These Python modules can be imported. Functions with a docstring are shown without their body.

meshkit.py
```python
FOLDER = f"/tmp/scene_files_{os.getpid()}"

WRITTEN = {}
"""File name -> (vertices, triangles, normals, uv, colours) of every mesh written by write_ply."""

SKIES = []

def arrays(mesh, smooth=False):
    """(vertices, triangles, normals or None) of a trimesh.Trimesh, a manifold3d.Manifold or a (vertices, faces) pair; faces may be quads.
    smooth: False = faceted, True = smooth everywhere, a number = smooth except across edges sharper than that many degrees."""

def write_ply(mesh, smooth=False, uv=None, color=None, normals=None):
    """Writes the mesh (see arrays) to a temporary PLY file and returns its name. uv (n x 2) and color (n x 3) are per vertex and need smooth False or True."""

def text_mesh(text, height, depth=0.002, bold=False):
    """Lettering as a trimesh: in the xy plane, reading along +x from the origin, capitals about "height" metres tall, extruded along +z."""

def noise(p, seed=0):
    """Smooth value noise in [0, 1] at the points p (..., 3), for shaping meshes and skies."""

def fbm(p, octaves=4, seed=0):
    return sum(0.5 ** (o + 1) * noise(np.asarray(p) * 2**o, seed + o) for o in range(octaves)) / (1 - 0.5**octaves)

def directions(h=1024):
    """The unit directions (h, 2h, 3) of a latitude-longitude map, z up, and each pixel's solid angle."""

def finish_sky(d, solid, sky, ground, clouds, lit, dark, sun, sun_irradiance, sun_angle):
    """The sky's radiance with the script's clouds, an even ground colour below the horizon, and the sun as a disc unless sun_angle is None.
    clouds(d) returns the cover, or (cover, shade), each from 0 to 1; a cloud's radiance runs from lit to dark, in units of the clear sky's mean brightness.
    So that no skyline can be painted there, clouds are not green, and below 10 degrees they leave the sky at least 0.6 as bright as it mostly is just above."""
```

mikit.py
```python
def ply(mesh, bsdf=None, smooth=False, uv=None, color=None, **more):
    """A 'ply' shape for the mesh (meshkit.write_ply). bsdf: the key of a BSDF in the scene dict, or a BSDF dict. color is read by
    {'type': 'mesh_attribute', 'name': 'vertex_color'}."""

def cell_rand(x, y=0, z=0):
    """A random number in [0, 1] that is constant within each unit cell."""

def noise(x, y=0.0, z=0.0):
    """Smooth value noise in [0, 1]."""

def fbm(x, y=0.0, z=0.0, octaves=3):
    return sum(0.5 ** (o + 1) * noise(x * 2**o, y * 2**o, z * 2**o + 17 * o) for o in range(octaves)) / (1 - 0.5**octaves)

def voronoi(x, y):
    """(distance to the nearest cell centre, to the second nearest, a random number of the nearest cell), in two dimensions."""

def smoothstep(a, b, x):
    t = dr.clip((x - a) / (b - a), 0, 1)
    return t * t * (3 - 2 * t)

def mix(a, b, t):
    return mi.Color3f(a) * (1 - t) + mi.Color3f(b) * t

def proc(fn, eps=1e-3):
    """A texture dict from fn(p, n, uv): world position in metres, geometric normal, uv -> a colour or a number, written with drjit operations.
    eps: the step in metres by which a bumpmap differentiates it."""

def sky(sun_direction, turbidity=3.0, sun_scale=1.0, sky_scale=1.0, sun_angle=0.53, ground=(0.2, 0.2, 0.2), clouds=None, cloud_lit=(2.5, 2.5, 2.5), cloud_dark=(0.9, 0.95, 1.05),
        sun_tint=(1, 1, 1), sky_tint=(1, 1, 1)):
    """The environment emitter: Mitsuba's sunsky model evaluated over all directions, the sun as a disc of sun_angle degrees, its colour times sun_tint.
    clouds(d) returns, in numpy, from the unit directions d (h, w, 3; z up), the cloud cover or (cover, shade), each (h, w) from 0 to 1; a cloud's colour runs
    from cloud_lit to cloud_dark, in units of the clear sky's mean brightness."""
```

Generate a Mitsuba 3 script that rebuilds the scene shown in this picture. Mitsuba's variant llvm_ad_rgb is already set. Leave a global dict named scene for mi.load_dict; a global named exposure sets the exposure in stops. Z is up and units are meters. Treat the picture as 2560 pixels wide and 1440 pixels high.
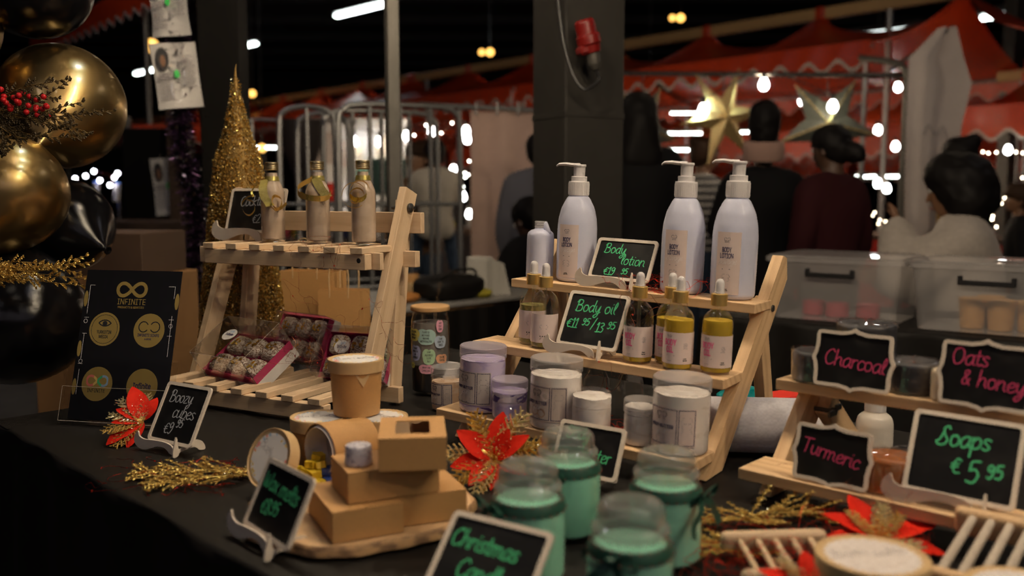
import math, random
import numpy as np, trimesh, mitsuba as mi, mikit, meshkit
import drjit as dr
import manifold3d as m3
import shapely, shapely.geometry as sg
from shapely import affinity
from mikit import proc, noise as tnoise, fbm as tfbm, smoothstep, mix

# ------------------------------------------------------------------ camera, air, exposure
scene, labels = {}, {}
exposure = 0.12
EYE = 1.21                      # the lens stands 1.21 m above the floor
TAB = 0.76                      # height of the table tops
TR = mi.ScalarTransform4f
scene['camera'] = {
    'type': 'thinlens', 'fov': math.degrees(2 * math.atan(1280 / 2300.0)), 'fov_axis': 'x',
    'aperture_radius': 0.0064, 'focus_distance': 1.78, 'near_clip': 0.05, 'far_clip': 200.0,
    'to_world': TR().look_at(origin=[0, 0, EYE], target=[0, math.cos(math.radians(6.0)), EYE - math.sin(math.radians(6.0))], up=[0, 0, 1])}
# the hall itself is closed and dark: its lamps are the only light (bulbs over the stalls, tubes under the roof)

rng = np.random.default_rng(7)
rnd = random.Random(11)
PI = math.pi

# ------------------------------------------------------------------ small maths
def T(x=0., y=0., z=0.):
    m = np.eye(4); m[:3, 3] = x, y, z; return m
def S(x, y=None, z=None):
    m = np.eye(4); m[0, 0] = x; m[1, 1] = x if y is None else y; m[2, 2] = x if z is None else z; return m
def R(axis, deg):
    a = math.radians(deg); c, s = math.cos(a), math.sin(a); m = np.eye(4)
    i, j = {'x': (1, 2), 'y': (2, 0), 'z': (0, 1)}[axis]
    m[i, i] = c; m[j, j] = c; m[i, j] = -s; m[j, i] = s; return m
def frame(o, x, y, z):
    m = np.eye(4); m[:3, 0] = x; m[:3, 1] = y; m[:3, 2] = z; m[:3, 3] = o; return m
def pt(M, p):
    return (M @ np.r_[np.asarray(p, float), 1.0])[:3]
def unit(v):
    v = np.asarray(v, float); return v / (np.linalg.norm(v) + 1e-12)
def apply(mesh, M):
    m = mesh.copy(); m.apply_transform(M); return m
def cat(*ms):
    flat = []
    for m in ms:
        flat += list(m) if isinstance(m, (list, tuple)) else [m]
    flat = [m for m in flat if m is not None]
    return trimesh.util.concatenate(flat) if len(flat) > 1 else flat[0]

# ------------------------------------------------------------------ scene bookkeeping
taken = {}
def numbered(name):
    n = taken.get(name, -1) + 1
    taken[name] = n
    return name if n == 0 else f'{name}_{n:03d}'
def thing(name, label, cat_, group=None, kind=None):
    k = numbered(name)
    labels[k] = {'label': label, 'category': cat_}
    if group: labels[k]['group'] = group
    if kind: labels[k]['kind'] = kind
    return k
def struct(name):
    k = numbered(name); labels[k] = {'kind': 'structure'}; return k
class Shape:                                     # a mesh written once, placed many times
    def __init__(self, mesh, smooth=35, uv=None):
        if uv is not None: smooth = False
        self.d = mikit.ply(mesh, None, smooth, uv=uv)
def sh(mesh, smooth=35, uv=None):
    return mesh if isinstance(mesh, Shape) else Shape(mesh, smooth, uv)
def put(key, mesh, mat, M=None, smooth=35, uv=None, emit=None):
    d = dict(sh(mesh, smooth, uv).d)
    d['bsdf'] = {'type': 'ref', 'id': 'material_' + mat}
    if M is not None: d['to_world'] = TR(np.asarray(M, float))
    if emit is not None:
        rad, wt = emit
        d['emitter'] = {'type': 'area', 'radiance': {'type': 'rgb', 'value': list(map(float, rad))}, 'sampling_weight': float(wt)}
    scene[key] = d
    return key
def part(parent, name, mesh, mat, M=None, smooth=35, uv=None, label=None, emit=None, kind=None):
    k = numbered(parent + '__' + name)
    put(k, mesh, mat, M, smooth, uv, emit)
    if label or kind:
        labels[k] = {}
        if label: labels[k]['label'] = label
        if kind: labels[k]['kind'] = kind
    return k
def solo(name, mesh, mat, label, cat_, M=None, smooth=35, group=None, uv=None, kind=None, emit=None):
    k = thing(name, label, cat_, group, kind); put(k, mesh, mat, M, smooth, uv, emit); return k

# ------------------------------------------------------------------ mesh makers
def box(sx, sy, sz, ch=0.0):
    """centred in x and y, standing on z = 0; ch = chamfer of all edges"""
    if ch <= 0:
        b = trimesh.creation.box((sx, sy, sz)); b.apply_translation((0, 0, sz / 2)); return b
    pts = []
    for a in (-1, 1):
        for b in (-1, 1):
            for c in (-1, 1):
                x, y, z = a * sx / 2, b * sy / 2, sz / 2 + c * sz / 2
                pts += [(x - a * ch, y - b * ch, z), (x - a * ch, y, z - c * ch), (x, y - b * ch, z - c * ch)]
    return trimesh.convex.convex_hull(np.array(pts))
def quadmesh(grid, closed_u=False, closed_v=False):
    g = np.asarray(grid, float); n, m = g.shape[:2]
    iu = np.arange(n if closed_u else n - 1); iv = np.arange(m if closed_v else m - 1)
    I, J = np.meshgrid(iu, iv, indexing='ij'); I2, J2 = (I + 1) % n, (J + 1) % m
    q = np.stack([I * m + J, I2 * m + J, I2 * m + J2, I * m + J2], -1).reshape(-1, 4)
    f = np.vstack([q[:, [0, 1, 2]], q[:, [0, 2, 3]]])
    return trimesh.Trimesh(g.reshape(-1, 3), f, process=False)
def lathe(prof, n=40, close=False, cap0=True, cap1=True):
    """prof: (r, z) upward; r = 0 at an end closes it"""
    prof = np.array(prof, float)
    a = np.arange(n) * 2 * PI / n
    g = np.stack([prof[:, :1] * np.cos(a)[None], prof[:, :1] * np.sin(a)[None], np.repeat(prof[:, 1:2], n, 1)], -1)
    g = g.transpose(1, 0, 2)
    m = quadmesh(g, closed_u=True, closed_v=close)
    m.merge_vertices(digits_vertex=7); m.update_faces(m.nondegenerate_faces()); m.remove_unreferenced_vertices()
    return m
def rounded(prof, r=0.002, k=3):
    """rounds the inner corners of an (r, z) profile"""
    p = [np.array(q, float) for q in prof]; out = [p[0]]
    for i in range(1, len(p) - 1):
        a, b, c = p[i - 1], p[i], p[i + 1]
        d = min(r, np.linalg.norm(a - b) * .45, np.linalg.norm(c - b) * .45)
        s, e = b + unit(a - b) * d, b + unit(c - b) * d
        for t in np.linspace(0, 1, k + 1):
            out.append((1 - t) ** 2 * s + 2 * t * (1 - t) * b + t * t * e)
    out.append(p[-1]); return out
def tube(path, rad, sides=6, closed=False):
    p = np.asarray(path, float); n = len(p)
    t = np.gradient(p, axis=0) if not closed else np.roll(p, -1, 0) - np.roll(p, 1, 0)
    t /= np.linalg.norm(t, axis=1, keepdims=True) + 1e-12
    a = np.zeros_like(p); ref = np.array([0, 0, 1.]) if abs(t[0][2]) < .9 else np.array([1., 0, 0])
    a[0] = unit(np.cross(t[0], ref))
    for i in range(1, n):
        v = a[i - 1] - t[i] * (a[i - 1] @ t[i]); a[i] = unit(v)
    b = np.cross(t, a); ang = np.arange(sides) * 2 * PI / sides
    rr = np.broadcast_to(rad, (n,))[:, None, None]
    g = p[:, None] + rr * (np.cos(ang)[None, :, None] * a[:, None] + np.sin(ang)[None, :, None] * b[:, None])
    m = quadmesh(g, closed_u=closed, closed_v=True)
    if not closed:
        v = np.vstack([m.vertices, p[:1], p[-1:]]); i0, i1 = len(v) - 2, len(v) - 1; k = np.arange(sides); k2 = (k + 1) % sides
        f = np.vstack([m.faces, np.stack([k2, k, np.full(sides, i0)], 1), np.stack([k + (n - 1) * sides, k2 + (n - 1) * sides, np.full(sides, i1)], 1)])
        m = trimesh.Trimesh(v, f, process=False)
    m.fix_normals() if False else None
    return m
def rod(a, b, r, sides=12):
    a, b = np.asarray(a, float), np.asarray(b, float)
    return tube([a, b], r, sides)
def smooth_path(pts, n=8, closed=False):
    p = np.asarray(pts, float)
    if len(p) < 3: return np.linspace(p[0], p[-1], n)
    q = np.vstack([p[-1:], p, p[:2]]) if closed else np.vstack([2 * p[0] - p[1], p, 2 * p[-1] - p[-2]])
    out = []
    for i in range(1, len(q) - 2):
        a, b, c, d = q[i - 1:i + 3]
        for t in np.linspace(0, 1, n, endpoint=False):
            out.append(.5 * ((2 * b) + (c - a) * t + (2 * a - 5 * b + 4 * c - d) * t * t + (3 * b - a - 3 * c + d) * t ** 3))
    if not closed: out.append(p[-1])
    return np.array(out)
def extrude(poly, h):
    gs = getattr(poly, 'geoms', [poly])
    return cat([trimesh.creation.extrude_polygon(g, h, engine='earcut') for g in gs if g.area > 1e-10])
def rrect(w, h, r, n=5):
    return sg.box(-w / 2 + r, -h / 2 + r, w / 2 - r, h / 2 - r).buffer(r, quad_segs=n)
def hull_spheres(pts, seg=16):
    """rounded solid: hull of spheres (x, y, z, r)"""
    ms = [m3.Manifold.sphere(p[3], seg).translate(p[:3]) for p in pts]
    return m3.Manifold.batch_hull(ms)
def to_tri(m):
    q = m.to_mesh(); return trimesh.Trimesh(np.array(q.vert_properties[:, :3]), np.array(q.tri_verts), process=True)
def ribbon(path, width, wdir=None, thick=0.0):
    """flat band along a path; wdir: direction(s) of its width"""
    p = np.asarray(path, float); n = len(p)
    w = np.broadcast_to(np.asarray(wdir, float), (n, 3)).copy()
    w /= np.linalg.norm(w, axis=1, keepdims=True)
    ww = np.broadcast_to(width, (n,))[:, None]
    return quadmesh(np.stack([p - w * ww / 2, p + w * ww / 2], 1))
def bend_on_cylinder(mesh, rad, z0=0.0, a0=0.0):
    """x runs round the cylinder, y up it, z outward; a0 = angle of x = 0 (degrees, 0 = towards -y)"""
    m = mesh.copy(); v = m.vertices; th = v[:, 0] / rad + math.radians(a0); r = rad + v[:, 2]
    m.vertices = np.stack([np.sin(th) * r, -np.cos(th) * r, v[:, 1] + z0], 1); return m
def patch_on_cylinder(w, h, rad, z0, a0=0.0, n=20, off=0.0002):
    th = np.linspace(-w / 2, w / 2, n) / rad + math.radians(a0); r = rad + off
    g = np.stack([np.stack([np.sin(th) * r, -np.cos(th) * r, np.full(n, z)], 1) for z in (z0 + h, z0)], 0)
    m = quadmesh(g); return m
def flakes(P, size, normals=None, seed=1, jitter=1.0):
    """small triangles' pairs (glitter) at the points P"""
    g = np.random.default_rng(seed); n = len(P)
    a = g.normal(size=(n, 3)); a /= np.linalg.norm(a, axis=1, keepdims=True)
    b = np.cross(a, g.normal(size=(n, 3))); b /= np.linalg.norm(b, axis=1, keepdims=True)
    s = size * (0.6 + 0.8 * g.random((n, 1)))
    v = np.stack([P - a * s, P + b * s * .6, P + a * s, P - b * s * .6], 1).reshape(-1, 3)
    i = np.arange(n)[:, None] * 4
    return trimesh.Trimesh(v, np.vstack([i + [0, 1, 2], i + [0, 2, 3]]), process=False)
def ball(r, sub=2):
    return trimesh.creation.icosphere(subdivisions=sub, radius=r)

# ------------------------------------------------------------------ materials
def mat(name, d):
    scene['material_' + name] = d
def rgb(c): return {'type': 'rgb', 'value': list(map(float, c))}
def princ(name, color, rough=.5, metal=0., spec=.5, two=True, **kw):
    c = color if isinstance(color, dict) else rgb(color)
    d = {'type': 'principled', 'base_color': c, 'roughness': rough, 'metallic': metal, 'specular': spec}
    d.update(kw)
    mat(name, {'type': 'twosided', 'bsdf': d} if two else d)
def diffuse(name, color):
    mat(name, {'type': 'twosided', 'bsdf': {'type': 'diffuse', 'reflectance': color if isinstance(color, dict) else rgb(color)}})

def wood_uv(light, dark, fine=900., rings=1.0):
    def fn(p, n, uv):                         # uv in metres: u along the grain, v across
        wob = tnoise(uv.x * 9., uv.y * 30., 3.) * .012
        w = (uv.y + wob) * 260. * rings + tfbm(uv.x * 6., uv.y * 60., 1.) * 3.0
        ring = .5 + .5 * dr.sin(w)
        g = tfbm(uv.x * 25., uv.y * fine, 7.)
        t = dr.clip(.55 * ring * ring + .55 * g - .15, 0, 1)
        return mix(light, dark, t)
    return proc(fn)
princ('pine_wood', wood_uv((.70, .48, .27), (.54, .335, .165)), .55)
princ('pine_pale', wood_uv((.66, .49, .32), (.53, .37, .22), 700., .7), .55)
princ('birch_ply', proc(lambda p, n, uv: mix((.73, .65, .55), (.65, .56, .46), tfbm(p.x * 40 + p.z * 200, p.y * 60, p.z * 60))), .6)
princ('bark_wood', proc(lambda p, n, uv: mix((.50, .30, .14), (.20, .11, .06), smoothstep(.35, .7, tfbm(p.x * 60, p.y * 60, p.z * 90)))), .8)
def slice_fn(p, n, uv):
    r = dr.sqrt(dr.square(uv.x) + dr.square(uv.y)) + .006 * tfbm(uv.x * 40, uv.y * 40, 2.)
    return mix((.62, .42, .23), (.45, .27, .13), .5 + .5 * dr.sin(r * 900.))
princ('slice_wood', proc(slice_fn), .6)
def kraft_fn(p, n, uv):
    return mix((.52, .285, .105), (.44, .235, .085), tfbm(p.x * 500, p.y * 500, p.z * 700))
princ('kraft', proc(kraft_fn), .62)
princ('kraft_rim', (.53, .36, .18), .6)
princ('brown_board', (.22, .115, .045), .75)
princ('dark_brown', (.055, .03, .018), .7)
def slate_fn(p, n, uv):
    return mix((.006, .006, .007), (.016, .0155, .0155), smoothstep(.45, .8, tfbm(p.x * 30, p.y * 30, p.z * 30)))
princ('slate', proc(slate_fn), .5, spec=.25)
princ('chalk_green', (.06, .46, .20), .7)
princ('chalk_pink', (.56, .05, .15), .7)
princ('chalk_white', (.36, .38, .42), .8)
def cloth_fn(p, n, uv):
    return mix((.0030, .0024, .0020), (.0065, .0052, .0044), tfbm(p.x * 14 + p.y * 9, p.y * 4 - p.x * 3, p.z * 10))
princ('black_cloth', proc(cloth_fn), .6, spec=.25)
mat('white_plastic', {'type': 'twosided', 'bsdf': {'type': 'roughplastic', 'diffuse_reflectance': rgb((.76, .73, .72)), 'alpha': .12, 'int_ior': 1.45}})
mat('lotion', {'type': 'twosided', 'bsdf': {'type': 'roughplastic', 'diffuse_reflectance': rgb((.62, .64, .79)), 'alpha': .05, 'int_ior': 1.5}})
princ('label_pink', (.66, .55, .52), .5)
princ('label_tan', (.50, .42, .38), .5)
princ('label_grey', (.47, .43, .42), .5)
princ('white_paper', (.70, .68, .66), .75)
princ('ink_navy', (.022, .018, .075), .6)
princ('ink_black', (.02, .02, .022), .6)
princ('ink_grey', (.22, .20, .21), .6)
princ('ink_pink', (.72, .06, .25), .6)
princ('ink_white', (.80, .76, .76), .6)
princ('gold_metal', (.85, .58, .20), .3, .75)
princ('gold_cap', (.62, .50, .28), .35, 1.)
princ('gold_print', (.42, .30, .09), .45, .25)
princ('gold_glitter', (.74, .49, .13), .32, .85)
princ('gold_sparkle', (1., .86, .48), .16, .8)
princ('gold_deep', (.20, .12, .03), .6, .6)
def glit_rib(p, n, uv):
    c = mikit.cell_rand(dr.floor(p.x * 1700), dr.floor(p.y * 1700), dr.floor(p.z * 1700))
    return mix((.42, .33, .06), (.95, .85, .40), smoothstep(.55, .95, c))
princ('ribbon_glitter', proc(glit_rib), .35, .8)
princ('ribbon_satin', (.70, .48, .14), .32, .7)
princ('red_velvet', proc(lambda p, n, uv: mix((.50, .010, .004), (.62, .020, .006), tfbm(p.x * 90, p.y * 90, p.z * 90))), .75, spec=.15)
princ('red_foil', (.85, .06, .03), .25, 1.)
princ('red_berry', (.45, .012, .015), .25)
princ('copper_wire', (.35, .10, .05), .35, 1.)
princ('gold_balloon', (.50, .335, .125), .27, 1., clearcoat=1., clearcoat_gloss=1.)
mat('black_balloon', {'type': 'twosided', 'bsdf': {'type': 'roughplastic', 'diffuse_reflectance': rgb((.004, .004, .005)), 'alpha': .05, 'int_ior': 1.4}})
princ('steel', (.36, .36, .36), .45, .9)
princ('dark_steel', (.10, .10, .10), .4, .9)
princ('galvanised', proc(lambda p, n, uv: mix((.065, .062, .055), (.105, .098, .088), tfbm(p.x * 60, p.y * 60, p.z * 12))), .5, .6)
princ('black_plastic', (.012, .012, .013), .35)
mat('glass', {'type': 'thindielectric', 'int_ior': 1.5})
mat('clear_film', {'type': 'thindielectric', 'int_ior': 1.35})
mat('thick_glass', {'type': 'dielectric', 'int_ior': 1.5, 'ext_ior': 1.0})
mat('oil', {'type': 'dielectric', 'int_ior': 1.42, 'ext_ior': 1.0, 'specular_transmittance': rgb((.95, .82, .25))})
mat('oil_lit', {'type': 'blendbsdf', 'weight': .55, 'a': {'type': 'dielectric', 'int_ior': 1.42, 'ext_ior': 1.0, 'specular_transmittance': rgb((.95, .80, .22))}, 'b': {'type': 'diffuse', 'reflectance': rgb((.86, .60, .07))}})
mat('oil_light', {'type': 'blendbsdf', 'weight': .30, 'a': {'type': 'dielectric', 'int_ior': 1.42, 'ext_ior': 1.0, 'specular_transmittance': rgb((.95, .92, .60))}, 'b': {'type': 'diffuse', 'reflectance': rgb((.72, .66, .26))}})
mat('lid_glass', {'type': 'blendbsdf', 'weight': .13, 'a': {'type': 'thindielectric', 'int_ior': 1.7}, 'b': {'type': 'twosided', 'bsdf': {'type': 'roughplastic', 'diffuse_reflectance': rgb((.62, .64, .62)), 'alpha': .08, 'int_ior': 1.9}}})
mat('oil_pale', {'type': 'dielectric', 'int_ior': 1.42, 'ext_ior': 1.0, 'specular_transmittance': rgb((.93, .90, .62))})
def frosted(name, color, w):
    mat(name, {'type': 'blendbsdf', 'weight': float(w), 'a': {'type': 'thindielectric', 'int_ior': 1.4}, 'b': {'type': 'twosided', 'bsdf': {'type': 'principled', 'base_color': rgb(color), 'roughness': .25}}})
frosted('frosted_plastic', (.50, .48, .48), .22)
frosted('jar_plastic', (.74, .71, .71), .20)
frosted('jar_lavender', (.62, .56, .66), .30)
frosted('vellum', (.5, .47, .44), .35)
# ------------------------------------------------------------------ writing
# one-line letters: (advance, strokes) on a grid with x-height 1, capitals 1.7
GL = {
 'a': (.95, [[(.8, .92), (.45, 1), (.1, .6), (.2, .08), (.5, .02), (.78, .5), (.82, .95)], [(.82, .95), (.78, .25), (.98, .02)]]),
 'b': (.9, [[(.12, 1.75), (.1, .9), (.12, .06)], [(.12, .5), (.4, .98), (.78, .72), (.72, .14), (.35, 0), (.12, .15)]]),
 'c': (.78, [[(.74, .84), (.42, 1), (.1, .6), (.22, .06), (.5, .0), (.78, .18)]]),
 'd': (.98, [[(.76, .84), (.42, 1), (.1, .5), (.35, 0), (.7, .3), (.8, 1.0), (.84, 1.75)], [(.82, 1.4), (.78, .25), (.98, .02)]]),
 'e': (.82, [[(.12, .48), (.5, .52), (.72, .76), (.46, 1), (.14, .68), (.18, .16), (.48, 0), (.82, .2)]]),
 'h': (.95, [[(.12, 1.75), (.12, .9), (.12, 0)], [(.12, .5), (.4, .95), (.72, .8), (.74, .3), (.92, .02)]]),
 'i': (.42, [[(.18, .98), (.16, .3), (.36, .02)], [(.2, 1.38), (.22, 1.42)]]),
 'k': (.85, [[(.12, 1.75), (.12, 0)], [(.7, .95), (.2, .5), (.78, .0)]]),
 'l': (.48, [[(.14, .5), (.4, 1.2), (.3, 1.75), (.14, 1.3), (.16, .3), (.42, .02)]]),
 'm': (1.4, [[(.1, .98), (.12, 0)], [(.12, .6), (.38, .98), (.6, .75), (.6, 0)], [(.6, .6), (.88, .98), (1.12, .75), (1.12, .2), (1.34, .02)]]),
 'n': (.95, [[(.1, .98), (.12, 0)], [(.12, .55), (.42, .98), (.7, .75), (.72, .22), (.92, .02)]]),
 'o': (.88, [[(.6, .96), (.2, .92), (.1, .4), (.35, 0), (.72, .2), (.76, .7), (.5, 1), (.4, .92)]]),
 'p': (.9, [[(.12, .98), (.1, -.75)], [(.12, .6), (.42, 1), (.78, .7), (.68, .14), (.32, .02), (.14, .2)]]),
 'r': (.68, [[(.1, .98), (.14, .4), (.13, 0)], [(.13, .55), (.32, .92), (.62, .92)]]),
 's': (.72, [[(.64, .88), (.36, 1), (.14, .76), (.4, .5), (.62, .26), (.4, 0), (.08, .12)]]),
 't': (.62, [[(.3, 1.5), (.26, .3), (.42, 0), (.62, .14)], [(.02, .98), (.6, 1.02)]]),
 'u': (.95, [[(.1, .98), (.12, .25), (.38, 0), (.72, .4), (.76, .98)], [(.76, .98), (.74, .25), (.96, .02)]]),
 'x': (.8, [[(.1, .98), (.7, 0)], [(.7, .98), (.08, 0)]]),
 'y': (.92, [[(.1, .98), (.16, .3), (.45, .12), (.74, .98)], [(.74, .98), (.66, -.3), (.35, -.75), (.1, -.55), (.4, -.2), (.92, .1)]]),
 'z': (.78, [[(.1, .95), (.65, .95), (.1, .03), (.75, .05)]]),
 'B': (1.2, [[(.25, 1.68), (.22, .9), (.2, 0)], [(.02, 1.3), (.25, 1.7), (.8, 1.6), (.8, 1.1), (.3, .92)], [(.3, .92), (.95, .8), (1.0, .2), (.5, -.03), (.1, .12)]]),
 'C': (1.15, [[(1.0, 1.42), (.7, 1.7), (.25, 1.35), (.1, .7), (.35, .08), (.75, 0), (1.1, .3)]]),
 'H': (1.2, [[(.15, 1.7), (.15, 0)], [(.95, 1.7), (.95, 0)], [(.15, .85), (.95, .85)]]),
 'O': (1.25, [[(.8, 1.62), (.35, 1.6), (.1, .9), (.3, .1), (.75, .02), (1.1, .6), (1.0, 1.4), (.65, 1.7), (.5, 1.55)]]),
 'S': (1.15, [[(1.0, 1.5), (.82, 1.75), (.5, 1.5), (.62, 1.0), (.95, .5), (.75, .05), (.3, 0), (.05, .25), (.3, .45), (.45, .9), (.55, 1.3)]]),
 'T': (1.1, [[(.02, 1.62), (1.1, 1.7)], [(.56, 1.65), (.52, 0)]]),
 'W': (1.5, [[(.1, 1.6), (.2, .3), (.45, .05), (.7, .9), (.72, 1.3)], [(.72, 1.1), (.85, .1), (1.15, .2), (1.4, 1.2), (1.3, 1.65)]]),
 'E': (.95, [[(.85, 1.3), (.55, 1.5), (.25, 1.1), (.2, .6), (.4, .1), (.8, .1)], [(.0, .95), (.65, 1.0)], [(.0, .62), (.6, .68)]]),   # euro
 '1': (.6, [[(.1, 1.3), (.38, 1.65), (.36, 0)], [(.1, 0), (.6, .02)]]),
 '2': (.95, [[(.12, 1.35), (.45, 1.68), (.8, 1.35), (.5, .7), (.08, .05), (.9, .08)]]),
 '3': (.9, [[(.12, 1.55), (.5, 1.68), (.75, 1.3), (.35, .95), (.78, .6), (.6, .05), (.1, .1)]]),
 '5': (.95, [[(.85, 1.68), (.3, 1.62), (.22, .95)], [(.22, .95), (.6, 1.05), (.85, .6), (.6, .05), (.1, .12)]]),
 '8': (.95, [[(.7, 1.45), (.42, 1.68), (.18, 1.35), (.5, .9), (.8, .4), (.45, 0), (.12, .4), (.5, .9), (.75, 1.3), (.6, 1.6)]]),
 '9': (.9, [[(.75, 1.35), (.4, 1.65), (.12, 1.25), (.35, .85), (.72, 1.2)], [(.75, 1.45), (.72, .6), (.4, .0), (.1, .15)]]),
 '/': (.7, [[(.62, 1.8), (.08, -.35)]]),
 '&': (1.0, [[(.9, .0), (.3, 1.1), (.42, 1.5), (.68, 1.3), (.2, .5), (.3, .05), (.62, .15), (.85, .65)]]),
 'v': (.8, [[(.08, .95), (.36, 0), (.72, 1)]]),
 'g': (.9, [[(.74, .9), (.4, 1), (.12, .5), (.4, .05), (.72, .5), (.78, 1)], [(.78, 1), (.72, -.4), (.35, -.75), (.1, -.5), (.9, .1)]]),
 ' ': (.6, []),
}
def hand(text, size, pen, slant=.12, z=.0005):
    """handwriting: x-height 'size' metres, stroke width 'pen'; from the origin along +x, raised along +z"""
    x, lines = 0., []
    for ch in text:
        adv, st = GL[ch]
        for s in st:
            p = smooth_path(s, 5) if len(s) > 2 else np.array(s, float)
            q = np.stack([(p[:, 0] + x + slant * p[:, 1]) * size, p[:, 1] * size], 1)
            lines.append(sg.LineString(q).buffer(pen / 2, quad_segs=3))
        x += adv
    return extrude(shapely.unary_union(lines).simplify(pen * .04), z), x * size
def print_text(text, height, bold=True, squeeze=1.0, center=True, depth=.00025):
    m = meshkit.text_mesh(text, height, depth, bold); m.apply_transform(S(squeeze, 1, 1))
    if center: m.apply_translation((-(m.bounds[0][0] + m.bounds[1][0]) / 2, 0, 0))
    return m
def bars(rows, w, gap, h, seed=0):
    """lines of print too small to read"""
    g = np.random.default_rng(seed); out = []
    for i in range(rows):
        ww = w * (1 if i % 3 else .8) * (.85 + .15 * g.random())
        b = trimesh.creation.box((ww, h, .0002)); b.apply_translation((0, -i * gap, .0001)); out.append(b)
    return cat(out)
def infinity(w, pen):
    t = np.linspace(0, 2 * PI, 60); k = w / 2
    p = np.stack([k * np.cos(t) / (1 + np.sin(t) ** 2), 1.15 * k * np.sin(t) * np.cos(t) / (1 + np.sin(t) ** 2)], 1)
    return sg.LineString(p).buffer(pen / 2)
def two_rings(w, pen):
    a = [sg.LineString([(s * w * .27 + w * .22 * math.cos(t), w * .22 * math.sin(t)) for t in np.linspace(.5 if s < 0 else PI + .6, 5.6 if s < 0 else PI + 5.7, 30)]).buffer(pen / 2) for s in (-1, 1)]
    return shapely.unary_union(a)

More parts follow.
